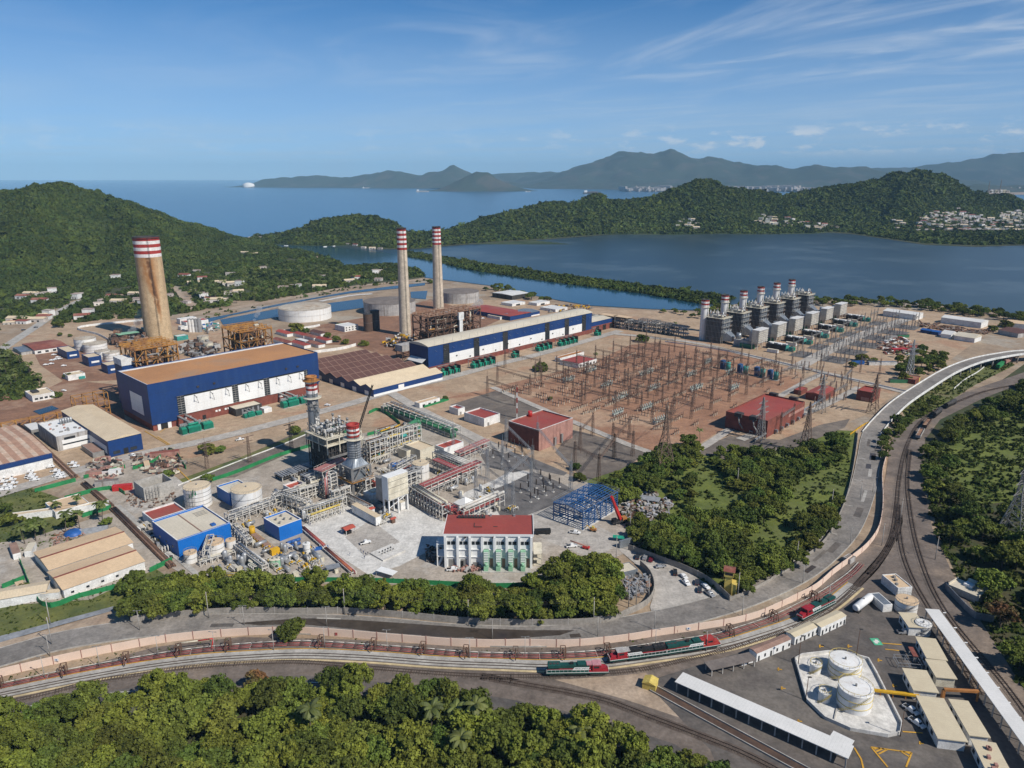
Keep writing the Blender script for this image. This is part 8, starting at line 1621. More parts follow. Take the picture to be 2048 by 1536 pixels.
for x in(-1,1):b=MB();b.cyl((x,-1.1,.5),(x,1.1,.5),.5,10);b.build('wheel','tyre',t)
t=thing('dump_trailer','dark trailer parked behind the white building','trailer',P(1085,1068),R(5));piece(t,'bed','black',(-4,-1.2,1,4,1.2,2.6));[piece(t,'wheel','tyre',(x,-1.3,0,x+.9,1.3,.95))for x in(-3,1.5,2.8)]
# street lamps and wooden poles
def lamp():
 t=thing('street_lamp','slim pale lamp post with a double arm beside the peach wall','street lamp',group='lamp posts along the road');b=MB();b.cyl((0,0,0),(0,0,9),.16,7,r2=.09);b.build('post','pole_concrete',t);b=MB();b.bar((-1.1,0,9),(1.1,0,9),.1);b.build('arm','galvanised',t)
 for s in(-1.2,1.2):piece(t,'lamp_head','steel_grey',(s-.35,-.15,8.95,s+.35,.15,9.1))
 return t
lp=lamp();LP=[(100,1312),(280,1262),(489,1252),(654,1254),(985,1280),(1195,1274),(1309,1261),(1484,1232),(1605,1168),(1700,1090),(1745,985),(1750,905),(1656,1210),(1412,1304),(940,1318),(775,1302),(650,1296),(548,1302),(430,1306),(317,1314),(200,1336),(90,1358),(1050,1316),(1310,1300)]
for i,p in enumerate(LP):
 o=lp if i==0 else dup(lp);o.location=P(*p);o.rotation_euler=(0,0,R(rg6.uniform(-10,10)))
 if i>11:o['label']='slim pale lamp post with a double arm beside the railway track';o['group']='lamp posts along the railway'
def upole():
 t=thing('utility_pole','pale concrete utility pole at the grey block wall','utility pole',group='concrete utility poles');b=MB();b.cyl((0,0,0),(0,0,12),.2,7,r2=.13);b.build('pole','pole_concrete',t);b=MB();b.bar((-1.2,0,11.2),(1.2,0,11.2),.16);b.build('crossarm','wood',t);return t
up=upole();UP=[(104,1290),(101,1250),(418,1237),(690,1230),(937,1253),(1187,1248),(1257,1216),(1272,1212),(1297,1200),(1475,1196),(1592,1130),(1232,1120),(1260,1060),(1662,1020),(1720,1000),(1474,975),(1800,1040),(1870,1120),(1763,1092)]
for i,p in enumerate(UP):o=up if i==0 else dup(up);o.location=P(*p);o.rotation_euler=(0,0,R(rg6.uniform(60,100)))
for i in range(2,5):
 a,c=P(*UP[i]),P(*UP[i+1]);t=thing('power_line','thin sagging wires over the tree belt, '+('left','middle','right')[i-2]+' span','power line',a)
 for y in(-1.,0,1.):b=MB();d=c-a;n=Vector((-d.y,d.x,0)).normalized()*y;b.pipe([n+d*(k/8)+Vector((0,0,11.2-1.4*4*(k/8)*(1-k/8)))for k in range(9)],.035,4);b.build('wire','dark_steel',t)
for x,y,h,lab in((1616-5,1402,9.3,'lamp mast at the front left of the bund'),(1596,1330,12,'tall lamp mast at the left corner of the bund'),(1712,1316,12,'tall lamp mast behind the rear big tank'),(1800,1474,10,'lamp mast at the lower tip of the bund')):
 t=thing('lamp_mast',lab,'street lamp',P(x,y));b=MB();b.cyl((0,0,0),(0,0,h),.16,7,r2=.1);b.build('mast','rust_steel',t);piece(t,'lamp_head','dark_steel',(-.2,-.3,h,1.,.3,h+.2))
for k in range(10):f=k/9;x,y=1868+f*190,1250+f*275;t=thing('platform_lamp','white hooded lamp beside the track at the long canopy','street lamp',P(x+18,y-2),0,'hooded lamps along the long canopy track')if k else thing('platform_lamp','white hooded lamp beside the track at the long canopy','street lamp',P(x+18,y-2),0,'hooded lamps along the long canopy track');b=MB();b.cyl((0,0,0),(0,0,5),.1,6);b.build('post','steel_grey',t);piece(t,'lamp_head','white_clean',(-.8,-.2,5,.4,.2,5.2))
# people: small figures of site workers
def worker():
 me=bpy.data.meshes.new('person');J=[((0,0,.95),.15),((0,0,1.2),.14),((0,0,1.42),.15),((0,0,1.55),.06),((0,.01,1.68),.105),((0,.01,1.76),.08),((.1,0,.88),.095),((.11,.03,.48),.065),((.11,0,.06),.045),((.11,.13,.03),.04),((-.1,0,.88),.095),((-.12,-.03,.48),.065),((-.13,-.06,.06),.045),((-.13,.06,.03),.04),((.2,0,1.4),.06),((.26,.04,1.14),.045),((.24,.16,.92),.035),((-.2,0,1.4),.06),((-.27,.02,1.14),.045),((-.25,.12,.9),.035)]
 E_=[(0,1),(1,2),(2,3),(3,4),(4,5),(0,6),(6,7),(7,8),(8,9),(0,10),(10,11),(11,12),(12,13),(2,14),(14,15),(15,16),(2,17),(17,18),(18,19)]
 me.from_pydata([j[0]for j in J],E_,[]);o=bpy.data.objects.new('person',me);COL.objects.link(o);md=o.modifiers.new('skin','SKIN');me.skin_vertices[0].data[0].use_root=True
 for sv,j in zip(me.skin_vertices[0].data,J):sv.radius=(j[1],j[1])
 o.modifiers.new('sub','SUBSURF').levels=1;dg=bpy.context.evaluated_depsgraph_get();m2=bpy.data.meshes.new_from_object(o.evaluated_get(dg));bpy.data.objects.remove(o);m2.name='person'
 for q in('cloth_blue','skin'):m2.materials.append(MATS[q])
 for f in m2.polygons:f.material_index=1 if f.center.z>1.5 or(abs(f.center.x)>.2 and f.center.z<1.0)else 0;f.use_smooth=True
 o=bpy.data.objects.new('person',m2);COL.objects.link(o);b=MB();b.lathe(0,.01,[(.17,1.72),(.13,1.74),(.12,1.82),(.01,1.87)],10);b.build('helmet','white_clean',o);return tag(o,'standing worker in dark blue work clothes and white helmet on the apron','person','workers on the apron')
wk=worker()
for i,(x,y)in enumerate([(722,1104),(727,1108),(732,1112),(729,1118),(736,1110),(700,1112),(681,1030),(692,1024),(699,1026),(621,1052),(637,1140),(640,1098)]):o=wk if i==0 else dup(wk);o.location=P(x,y)+Vector((0,0,.3));o.rotation_euler=(0,0,R(rg6.uniform(0,360)));o['label']='standing worker in dark blue work clothes and white helmet on the apron'
# ships out at sea, small boats in the lagoon mouth
def ship(label,px,L,m,rz,z=.8):
 p=P(*px);t=thing('ship',label,'ship',(p.x,p.y,z),rz);b=MB();h=L*.07;b.prism([(-L/2,-L*.07),(L*.38,-L*.07),(L/2,0),(L*.38,L*.07),(-L/2,L*.07)],-1,h);b.build('hull',m,t);piece(t,'superstructure','white_clean',(-L*.44,-L*.055,h,-L*.28,L*.055,h+L*.11));piece(t,'deck_load','rust_steel' if m!='tank_grey' else 'steel_grey',(-L*.22,-L*.05,h,L*.33,L*.05,h+L*.045));b=MB();b.cyl((-L*.4,0,h+L*.11),(-L*.4,0,h+L*.16),L*.015,8);b.build('funnel','dark_steel',t)
ship('long dark cargo ship lying off the green ridge',(1184,387.5),190,'dark_steel',R(5));ship('pale warship like vessel in front of the rocky islet',(845,384),150,'tank_grey',R(0));ship('small white ship by the mountain coast',(732,376.5),110,'white_wall',0);ship('small white ship right of the rocky islet',(1056,384),60,'white_wall',0)
t=thing('sea_rock','bright white rock islet on the horizon left of the islands','rock',PD(497,367.5,13000));b=MB();b.lathe(0,0,[(105,-60),(96,-6),(60,9),(24,19),(.1,15)],7);b.build('rock','white_wall',t)
for i,(x,y)in enumerate([(572,492),(600,490),(650,494),(668,493),(585,489)]):t=thing('boat','tiny white boat moored in the lagoon mouth','boat',P(x,y)+Vector((0,0,.5)),.4*i,'tiny boats in the lagoon mouth');b=MB();b.prism([(-5,-1.4),(3,-1.4),(6,0),(3,1.4),(-5,1.4)],-.2,1.2);b.build('hull','white_clean',t)
# ================================================================== VEGETATION AND VILLAGE
def leaf_cloud(rgn,centres,rad,per,size):
 n=len(centres)*per;d=rgn.normal(size=(n,3));d/=np.linalg.norm(d,axis=1)[:,None];c=np.repeat(centres,per,0);r=np.repeat(rad,per)
 p=c+d*(r*rgn.uniform(.45,1.05,n))[:,None]*np.array([1,1,.8]);nrm=d*.9+rgn.normal(size=(n,3))*.55+np.array([0,0,.25]);nrm/=np.linalg.norm(nrm,axis=1)[:,None]
 a=np.cross(nrm,rgn.normal(size=(n,3)));a/=np.linalg.norm(a,axis=1)[:,None];b=np.cross(nrm,a);s=(size*rgn.uniform(.6,1.4,n))[:,None];k=rgn.uniform(.5,1,(n,1))
 V=np.stack([p-a*s,p-b*s*k,p+a*s,p+b*s*k],1).reshape(-1,3);F_=np.arange(n*4).reshape(-1,4);t=np.repeat(np.repeat(rgn.uniform(.72,1.32,len(centres)),per)*rgn.uniform(.85,1.15,n),4);return V,F_,t
def cloud_mesh(name,m,V,F_,t,hue=0.):
 me=bpy.data.meshes.new(name);me.vertices.add(len(V));me.vertices.foreach_set('co',V.astype(np.float32).ravel());k=F_.shape[1];me.loops.add(F_.size);me.loops.foreach_set('vertex_index',F_.astype(np.int32).ravel());me.polygons.add(len(F_));me.polygons.foreach_set('loop_start',np.arange(len(F_),dtype=np.int32)*k)
 at=me.color_attributes.new('tint','FLOAT_COLOR','POINT');at.data.foreach_set('color',np.stack([t*(1+hue),t,t*(1-hue),np.ones(len(t))],-1).astype(np.float32).ravel());me.update(calc_edges=True);me.validate();me.materials.append(MATS[m]);return me
def tree_proto(name,m,seed,r,h,lobes=6,per=46,size=.5,flat=.7,trunk=True):
 rg=np.random.default_rng(seed);cs,rs=[],[]
 for k in range(lobes):
  a=rg.uniform(0,6.28);q=0 if k==0 else rg.uniform(.35,.68)*r;lr=r*rg.uniform(.42,.62);lc=np.array([math.cos(a)*q,math.sin(a)*q,h-lr*flat-(q/r)**2*h*.42-(rg.uniform(0,.22)*h if k>3 else 0)+rg.uniform(-.3,.3)])
  for _ in range(9):
   d=rg.normal(size=3);d/=np.linalg.norm(d);d[2]=abs(d[2])*.9-.25;cs.append(lc+d*lr*np.array([1,1,flat])*.8);rs.append(lr*rg.uniform(.28,.46))
 V,F_,t=leaf_cloud(rg,np.array(cs),np.array(rs),per,size);cm=cloud_mesh('crown',m,V,F_,t)
 b=MB();tr=max(.16,r*.055);b.cyl((0,0,-.2),(0,0,h*.45),tr,7,r2=tr*.7)
 for k in range(4):a=1.57*k+rg.uniform(-.4,.4);b.cyl((0,0,h*.38),(math.cos(a)*r*.5,math.sin(a)*r*.5,h*.72),tr*.6,6,r2=tr*.25)
 o=b.build('trunk','bark');tm=o.data;bpy.data.objects.remove(o);return cm,tm
def put_tree(name,label,group,proto,p,rz,s,cat='tree'):
 t=bpy.data.objects.new(name,None);COL.objects.link(t);t.location=p;t.rotation_euler=(0,0,rz);t.scale=s if isinstance(s,tuple)else(s,s,s);tag(t,label,cat,group);share('crown',t,proto[0]);share('trunk',t,proto[1]);return t
def darts(poly,n,dmin,seed,avoid=(),tries=40,px=True):
 rg=random.Random(seed);q=PX(*poly)if px else poly;av=[PX(*a)for a in avoid];out=[];x0,x1,y0,y1=min(p.x for p in q),max(p.x for p in q),min(p.y for p in q),max(p.y for p in q)
 for _ in range(n*tries):
  if len(out)>=n:break
  x,y=rg.uniform(x0,x1),rg.uniform(y0,y1);d=dmin*rg.uniform(.75,1.3)
  if inside(x,y,q)and not any(inside(x,y,a)for a in av)and all((x-u_)**2+(y-v_)**2>d*d for u_,v_ in out):out.append((x,y))
 return out
rg8=random.Random(88);CLR=[(1690,880),(1716,880),(1708,960),(1668,1020),(1590,1062),(1525,1110),(1470,1136),(1492,1085),(1560,1020),(1650,985)];BARE=[(1355,935),(1400,925),(1455,955),(1460,990),(1400,1010),(1350,985)]
TB=[tree_proto('t',('leaf','leaf_dark','leaf_bright','leaf_dark','leaf','leaf_bright')[k],100+k,5.4,(9.8,9,10.5,8.8,8,9)[k],9,66,.35)for k in range(6)]
TD=[tree_proto('t',('leaf_dark','leaf_dark','leaf')[k],200+k,5.,(8,8.8,7.4)[k],8,56,.40,.62)for k in range(3)]
TY=[tree_proto('t',('leaf_dark','leaf')[k],400+k,4.8,6.6,9,38,.46,.95)for k in range(2)]
TK=('rounded mid green','broad mid green','bright yellow green','dark green','low mid green','bushy bright green');n_tree=0
def forest(name,poly,n,dmin,seed,protos,kinds,where,group,smin=.75,smax=1.25,avoid=()):
 for x,y in darts(poly,n,dmin,seed,avoid):
  k=rg8.randrange(len(protos));s=rg8.uniform(smin,smax);put_tree(name,f'{kinds[k]} {where}',group,protos[k],(x,y,0),rg8.uniform(0,6.28),(s*rg8.uniform(.9,1.15),s*rg8.uniform(.9,1.15),s*rg8.uniform(.85,1.2)))
forest('broadleaf_tree',[(-40,1462),(100,1440),(250,1418),(330,1398),(560,1396),(760,1400),(860,1406),(1000,1450),(1110,1452),(1230,1500),(1300,1512),(1440,1585),(1480,1660),(1300,1720),(-60,1720)],215,7.2,1,TB,TK,'tree in the foreground forest below the railway','trees of the foreground forest',.8,1.3)
forest('belt_tree',[(272,1238),(300,1190),(430,1182),(560,1186),(700,1186),(860,1192),(1000,1196),(1090,1180),(1150,1150),(1205,1150),(1228,1200),(1215,1238),(1080,1243),(935,1240),(800,1226),(690,1219),(560,1219),(410,1222),(330,1230)],105,5.2,2,TB,TK,'tree of the belt between plant and block wall','trees of the belt in front of the plant',.5,1.25)
forest('belt_tree',[(1100,1178),(1150,1140),(1215,1145),(1230,1205),(1200,1232),(1110,1225)],20,5.5,22,TB,TK,'tall tree at the right end of the belt','tall trees at the right end of the belt',.9,1.25)
forest('belt_tree',[(268,1240),(290,1195),(350,1175),(400,1180),(420,1222),(340,1236)],16,5,21,TD,('dark green','dense dark green','mid green'),'tree at the left end of the belt','trees at the left end of the belt',.95,1.25)
forest('woodland_tree',[(1262,1078),(1268,1050),(1340,1062),(1420,1044),(1480,1034),(1500,1060),(1470,1100),(1530,1130),(1600,1100),(1650,1072),(1662,1066),(1570,1146),(1480,1190),(1440,1155),(1370,1134),(1300,1106)],105,5.0,3,TD+TB[:2],('dark green','dense dark green','mid green','rounded green','broad green'),'tree in the woodland above the car park','woodland trees above the car park',.7,1.25,[CLR,[(1480,1100),(1560,1040),(1600,1060),(1540,1110),(1490,1125)]])
forest('woodland_tree',[(1196,978),(1260,955),(1340,905),(1392,893),(1402,925),(1330,960),(1300,1000),(1240,1012)],40,6,4,TD,('dark green','dense dark green','mid green'),'tree at the corner of the brown gravel yard','trees at the corner of the brown gravel yard',.75,1.2)
forest('woodland_tree',[(1425,905),(1480,912),(1540,925),(1600,915),(1660,893),(1705,880),(1690,925),(1600,960),(1560,1000),(1480,985),(1430,945)],70,6.2,5,TD,('dark green','dense dark green','mid green'),'tree in the woodland behind the pylon','woodland trees behind the pylon',.65,1.2,[CLR,BARE])
forest('woodland_tree',[(1475,965),(1560,1000),(1600,1012),(1685,990),(1668,1055),(1600,1075),(1540,1060),(1500,1025)],48,6.5,6,TD+TB[4:5],('dark green','dense dark green','mid green','low green'),'tree in the woodland beside the pale wall','woodland trees beside the pale wall',.55,1.1,[CLR])
forest('woodland_tree',[(1345,985),(1350,950),(1385,960),(1400,1000),(1375,1030)],8,7,7,TD,('dark green','dense dark green','mid green'),'small tree on the bare patch beside the pylon','small trees on the bare patch',.6,.85)
forest('forest_tree',[(1852,905),(1890,868),(1960,812),(2050,775),(2350,770),(2500,1100),(2300,1420),(2075,1440),(2015,1350),(1990,1290),(1978,1240),(1950,1150),(1895,1112),(1872,1050),(1862,980)],285,6.4,8,TD+TB[:1]+TB[3:4],('dark green','dense dark green','mid green','rounded green','deep green'),'tree in the forest right of the railway','forest trees right of the railway',.8,1.35,[[(1895,900),(1960,850),(2090,838),(2090,1045),(1975,1050),(1915,985)]])
forest('ramp_tree',[(1748,915),(1770,868),(1800,835),(1855,810),(1880,795),(1850,830),(1800,865),(1765,925)],22,4.5,9,TD,('dark green','dense dark green','mid green'),'tree on the bank between ramp and railway','trees on the bank below the ramp',.55,.85)
forest('yard_grove_tree',[(1800,728),(1830,705),(1890,712),(1900,728),(1870,748),(1830,765),(1800,765)],26,6,10,TD,('dark green','dense dark green','mid green'),'tree of the grove inside the overpass bend','grove inside the overpass bend',.75,1.15)
forest('shore_tree',[(1590,612),(1640,604),(1750,606),(1850,612),(1950,622),(2060,640),(2060,650),(1950,634),(1850,622),(1740,614),(1640,612)],90,7,11,TD+TB[3:4],('dark green','dense dark green','mid green','deep green'),'tree on the lagoon bank behind the yards','trees on the lagoon bank at right',.8,1.3)
forest('shore_tree',[(960,582),(1000,572),(1060,590),(1110,603),(1080,606),(1010,590)],26,7,12,TD,('dark green','dense dark green','mid green'),'tree on the lagoon bank behind the dark shed','trees on the lagoon bank in the middle',.7,1.1);forest('shore_tree',[(1310,622),(1400,628),(1430,615),(1480,608),(1560,602),(1590,606),(1480,622),(1400,640)],30,7,13,TD,('dark green','dense dark green','mid green'),'tree between lagoon and the six stacks','trees between lagoon and stacks',.7,1.1)
for i,(x,y,s,k,lab)in enumerate([(585,1270,1.25,3,'lone round tree leaning over the peach wall'),(1080,742,1.5,3,'round trimmed tree by the hall road'),(1283,684,1.5,3,'round trimmed tree at the far corner of the red yard'),(592,664,1.9,3,'wide dark tree in front of the white oil tank'),(612,668,1.2,0,'tree at the right flank of the wide dark tree'),(655,676,1.1,0,'yellow green tree behind the red houses'),(672,684,1.2,4,'tree in the green row by the twin silos'),(690,688,1.0,3,'tree at the end of the green row by the twin silos'),(727,692,1.1,3,'round tree on the brown track by the sawtooth roof'),(680,655,1.,0,'small tree beside the two storey white house'),(415,908,1.25,3,'round tree on the verge of the plant road'),(442,905,.8,0,'smaller tree on the verge of the plant road'),(590,868,1.,4,'bush like tree in the shade of the new boiler'),(335,955,.8,4,'low tree beside the long hoarding'),(415,965,.9,4,'low tree behind the striped tank'),(112,795,.9,3,'tree at the corner of the white guard house'),(137,757,.9,4,'tree in front of the teal transformer hut'),(118,655,1.4,3,'dark tree by the roadside grey shed'),(120,672,.7,4,'small tree behind the dark red roofed house'),(140,674,.6,4,'smaller tree behind the dark red roofed house'),(265,1178,1.35,3,'big round tree at the corner of the sand roofed stores'),(250,1188,1.,0,'tree under the big round tree by the stores'),(50,1183,.7,4,'bush beside the huts at left'),(215,1050,.7,4,'bush in the railway cutting'),(25,1050,1.2,3,'dark tree among the palms at left'),(70,1062,1.2,0,'green tree among the palms'),(140,1050,.9,3,'dark tree between the leaning palms'),(12,1025,.9,0,'tree at the left edge above the palms'),(1152,940,.8,4,'small tree at the foot of the last grey gantry'),(1160,962,.9,3,'dark small tree at the last grey gantry'),(1725,722,1.3,3,'round dark tree beside the blue container'),(1745,726,1.,3,'second round dark tree behind the long trailer'),(1705,735,1.,0,'green tree left of the blue container'),(2010,655,1.6,3,'wide dark tree at the right near the lagoon'),(1985,662,1.2,3,'smaller dark tree at the right near the lagoon'),(860,567,1.3,3,'dark tree behind the right slender chimney'),(1100,800,.5,4,'small shrub at the edge of the red yard'),(890,800,.6,4,'small tree beside the bungalow')]):
 put_tree('yard_tree',lab,None,TY[k%2],P(x,y),i,s*.95)
TR=tree_proto('t','leaf_rust',300,5.4,9,8,60,.36);put_tree('flame_tree','tree with rust red blossom in the foreground forest',None,TR,P(508,1385),0,.9);put_tree('flame_tree','large tree with rust red crown top beside the right railway',None,TR,P(1998,1262),1,1.35)
t=thing('dead_tree','bare grey dead tree in the foreground forest','tree',P(285,1462));b=MB();rgd=random.Random(3)
def branch(p,d,L,r,dep):
 q=p+d*L;b.cyl(p,q,r,5,r2=r*.6,cap=False)
 if dep:
  for _ in range(4):e=(d+Vector((rgd.uniform(-1,1),rgd.uniform(-1,1),rgd.uniform(-.2,.7)))*.75).normalized();branch(p+d*L*rgd.uniform(.55,1),e,L*.66,r*.5,dep-1)
branch(Vector((0,0,0)),Vector((0,0,1)),4.6,.26,4);b.build('branches','twig_grey',t)
# palms
def palm_proto(seed,h):
 rg=random.Random(seed);b=MB();p=Vector((0,0,0));lean=Vector((rg.uniform(-.12,.12),rg.uniform(-.12,.12),1)).normalized()
 for k in range(5):q=p+lean*(h/5)+Vector((rg.uniform(-.1,.1),rg.uniform(-.1,.1),0));b.cyl(p,q,.24-.02*k,7,r2=.22-.02*k,cap=False);p=q
 o=b.build('trunk','bark');tm=o.data;bpy.data.objects.remove(o);V,F_,T=[],[],[]
 for k in range(17):
  a=k*2.4+rg.uniform(-.2,.2);el=rg.uniform(-.1,1.1);L=rg.uniform(3.,4.2);c=p.copy();d=Vector((math.cos(a)*math.cos(el),math.sin(a)*math.cos(el),math.sin(el)));s=Vector((-math.sin(a),math.cos(a),0));tt=rg.uniform(.7,1.25);n=7
  for j in range(n):
   q=c+d*(L/n);w0=.75*math.sin(math.pi*(j+.6)/(n+.8))+.08
   for sg in(-1,1):i=len(V);V+=[c,q,q+s*(sg*w0)-Vector((0,0,w0*.55)),c+s*(sg*w0)-Vector((0,0,w0*.55))];F_.append((i,i+1,i+2,i+3));T+=[tt]*4
   d=(d+Vector((0,0,-.26))).normalized();c=q
 return cloud_mesh('fronds','leaf_palm',np.array([tuple(v)for v in V]),np.array(F_),np.array(T)),tm
PP=[palm_proto(k,(9,11,7.5)[k])for k in range(3)]
def palm(x,y,label,group=None,s=1.):
 k=rg8.randrange(3);t=bpy.data.objects.new('palm_tree',None);COL.objects.link(t);t.location=P(x,y);t.rotation_euler=(0,0,rg8.uniform(0,6.28));t.scale=(s,s,s);tag(t,label,'palm',group);share('fronds',t,PP[k][0]);share('trunk',t,PP[k][1])
for x,y,s in((50,1088,1.1),(72,1082,1),(92,1072,1),(132,1068,1),(160,1058,.95),(205,1046,1),(118,1028,.9),(196,1030,.9),(155,1025,.8)):palm(x,y,'coconut palm in the group behind the sand roofed stores','palms behind the sand roofed stores',s)
for x,y in darts([(-60,720),(0,705),(30,715),(75,748),(85,775),(40,790),(-60,800)],36,6,31):
 c=pyx(Vector((x,y,0)));palm(*c,'coconut palm in the grove at the left edge','palm grove at the left edge',rg8.uniform(.8,1.15))
for x,y in((862,1475),(905,1462),(950,1470),(1150,1500),(930,1530),(620,1490),(1180,1485)):palm(x,y,'coconut palm rising in the foreground forest','palms in the foreground forest',1.15)
for x,y in((1400,885),(1512,650),(1190,722),(1350,655),(1795,715),(1812,722)):palm(x,y,'lone palm at the edge of the industrial yard','lone palms of the yard',.8)
for x,y in darts([(370,600),(420,560),(520,540),(640,540),(720,552),(760,560),(690,575),(560,595),(450,615)],110,9,32):c=pyx(Vector((x,y,0)));palm(*c,'coconut palm in the village behind the canal','village palms behind the canal',rg8.uniform(.9,1.3))
# undergrowth and far woods, each one mass nobody could count
LEAFY=leafy(40,5);TUFT=leafy(12,6,.6)
def mass(name,label,poly,s,r,seed,tmpl=None,mask=None,hf=None,avoid=(),flat=.8,px=True,tint=(.65,1.35),lift=.15,holes=()):
 rg=np.random.default_rng(seed);q=PX(*poly)if px else poly;x0,x1,y0,y1=min(p.x for p in q),max(p.x for p in q),min(p.y for p in q),max(p.y for p in q);n=int((x1-x0)*(y1-y0)/s/s);X,Y=rg.uniform(x0,x1,n),rg.uniform(y0,y1,n)
 def ins(q):
  c=np.zeros(n,bool);j=len(q)-1
  for i in range(len(q)):
   yi,yj,xi,xj=q[i].y,q[j].y,q[i].x,q[j].x
   if yi!=yj:c^=((yi>Y)!=(yj>Y))&(X<(xj-xi)*(Y-yi)/(yj-yi)+xi)
   j=i
  return c
 k=ins(q)
 for a in avoid:k&=~ins(PX(*a))
 for h in holes:k&=~((np.abs(X-h.x-5)<8)&(Y<h.y+9)&(Y>h.y-13))
 k&=fbm(X/(r*9),Y/(r*9),seed,3)>(.0 if mask is None else mask);X,Y=X[k],Y[k];Z=hf(X,Y).clip(0)if hf else np.zeros(len(X));rr=r*np.exp(rg.normal(0,.28,len(X)))
 return crowns(name,'far_canopy',np.stack([X,Y,Z+rr*lift],-1),rr,tmpl or LEAFY,seed,label,'vegetation',flat,tint)
mass('undergrowth','low weeds and shrubs on the ground of the foreground forest',[(-40,1440),(250,1398),(560,1380),(860,1395),(1180,1456),(1440,1570),(1300,1720),(-60,1720)],2.6,1.1,41,TUFT)
mass('undergrowth','weeds and shrubs on the grass of the woodland',[(1200,985),(1390,900),(1560,885),(1705,868),(1695,960),(1655,1062),(1590,1115),(1458,1195),(1370,1138),(1262,1095),(1255,1050)],2.3,.7,42,TUFT,.47);mass('undergrowth','weeds and shrubs in the forest right of the railway',[(1840,900),(1960,812),(2060,775),(2300,760),(2400,1200),(2060,1400),(1985,1280),(1900,1130),(1862,1050),(1850,960)],2.3,1.0,43,TUFT,.36)
mass('undergrowth','weeds along the belt in front of the plant',[(262,1240),(300,1165),(560,1170),(1000,1180),(1150,1140),(1230,1190),(1215,1242),(935,1240),(690,1222),(410,1225)],2.2,.9,44,TUFT,.3);mass('undergrowth','tufts on the grass slope at the lower left',[(-60,1215),(120,1172),(265,1120),(330,1150),(270,1203),(120,1243),(-60,1292)],1.7,.35,45,TUFT,.45);mass('undergrowth','weeds on the bank below the overpass',[(1800,815),(1850,785),(1920,745),(2010,715),(2030,730),(1950,770),(1880,815),(1820,850),(1760,920),(1748,900)],2,.7,46,TUFT,.4);mass('undergrowth','shrubs under the palm grove at the left edge',[(-60,715),(0,700),(40,715),(88,770),(40,800),(-60,808)],2.4,1.3,47,TUFT,.35)
mass('undergrowth','mixed grass on the plot behind the palms',[(-40,992),(60,978),(130,1000),(160,1080),(60,1110),(-40,1100)],2.,.45,48,TUFT,.5);mass('undergrowth','dry tufts along the railway and the red pipes',[(-40,1362),(244,1304),(480,1275),(692,1278),(935,1297),(1128,1298),(1318,1276),(1460,1255),(1450,1268),(1215,1302),(932,1308),(600,1286),(253,1320),(-40,1380)],1.6,.3,49,TUFT,.52)
VH=[(32,648,1),(55,645,3),(72,640,1),(12,645,3),(85,632,2),(142,598,2),(150,592,0),(45,592,3),(30,598,1),(80,590,0),(62,607,1),(96,588,2),(135,568,0),(208,558,3),(222,560,2),(165,632,2),(148,640,1),(212,596,1),(195,605,0),(220,608,3),(188,612,0),(265,604,0),(255,592,3),(275,610,2),(330,594,0),(356,555,1),(348,520,3),(365,518,0),(340,518,2),(375,570,3),(360,608,0),(410,602,1),(400,598,2),(420,606,3),(445,572,3),(455,573,0),(430,568,3),(470,572,2),(448,590,0),(462,588,3),(570,574,0),(590,576,2),(625,578,3),(556,580,0),(635,555,0),(745,548,2),(750,545,0),(705,560,1),(748,562,0),(690,566,3),(480,508,3),(500,510,3),(520,538,0),(450,552,0),(385,545,0),(395,560,1)]
mass('village_woodland','dense trees of the village between headland and canal',[(-300,720),(-20,676),(0,652),(90,640),(112,650),(160,645),(200,640),(330,634),(400,620),(540,600),(640,582),(720,568),(850,552),(835,540),(790,529),(690,533),(668,521),(620,505),(560,495),(500,480),(440,476),(380,500),(200,545),(0,590),(-300,620)],5.2,3.1,51,None,.36,None,[[(70,660),(105,622),(160,596),(172,600),(125,630),(85,665)],[(330,566),(348,566),(398,612),(380,620)]],holes=[P(x,y)for x,y,_ in VH])
mass('mangrove','mangrove thicket on the thin strip dividing the lagoon',STRIP,3.6,2.9,52);mass('mangrove','mangrove fringe and scrub along the far shore of the lagoon',[(800,499),(800,470),(930,462),(1000,452),(1100,450),(1300,440),(1500,435),(1700,440),(1850,455),(1960,455),(2060,440),(2500,440),(2500,489),(2048,489),(1950,491),(1850,487),(1750,473),(1700,466),(1600,460),(1500,458),(1400,463),(1290,464),(1200,469),(1100,477),(1000,483),(900,490),(840,496)],8.5,5.2,53,None,None,f3);mass('mangrove','trees around the little beach settlement',[(500,484),(505,474),(560,469),(700,465),(800,468),(800,497),(745,497),(700,489),(640,486),(560,484)],7.5,4.6,54,None,.4,f2)
mass('canal_scrub','scrub dotted along the canal banks',[(300,640),(400,626),(540,602),(720,570),(860,556),(860,562),(720,578),(560,606),(420,636)],7,1.8,55,TUFT,.55)
sheet('forest_floor','forest_floor',PX((800,499),(800,468),(930,455),(1000,440),(1500,428),(2500,425),(2500,491),(2048,491),(1950,494),(1850,490),(1750,475),(1700,468),(1600,462),(1500,460),(1400,465),(1290,466),(1200,471),(1100,479),(1000,485),(900,492),(840,498)),.66)
sheet('forest_floor','forest_floor',PX((500,486),(505,474),(560,469),(800,466),(800,499),(745,499),(700,491),(650,489),(600,484),(540,487)),.64)
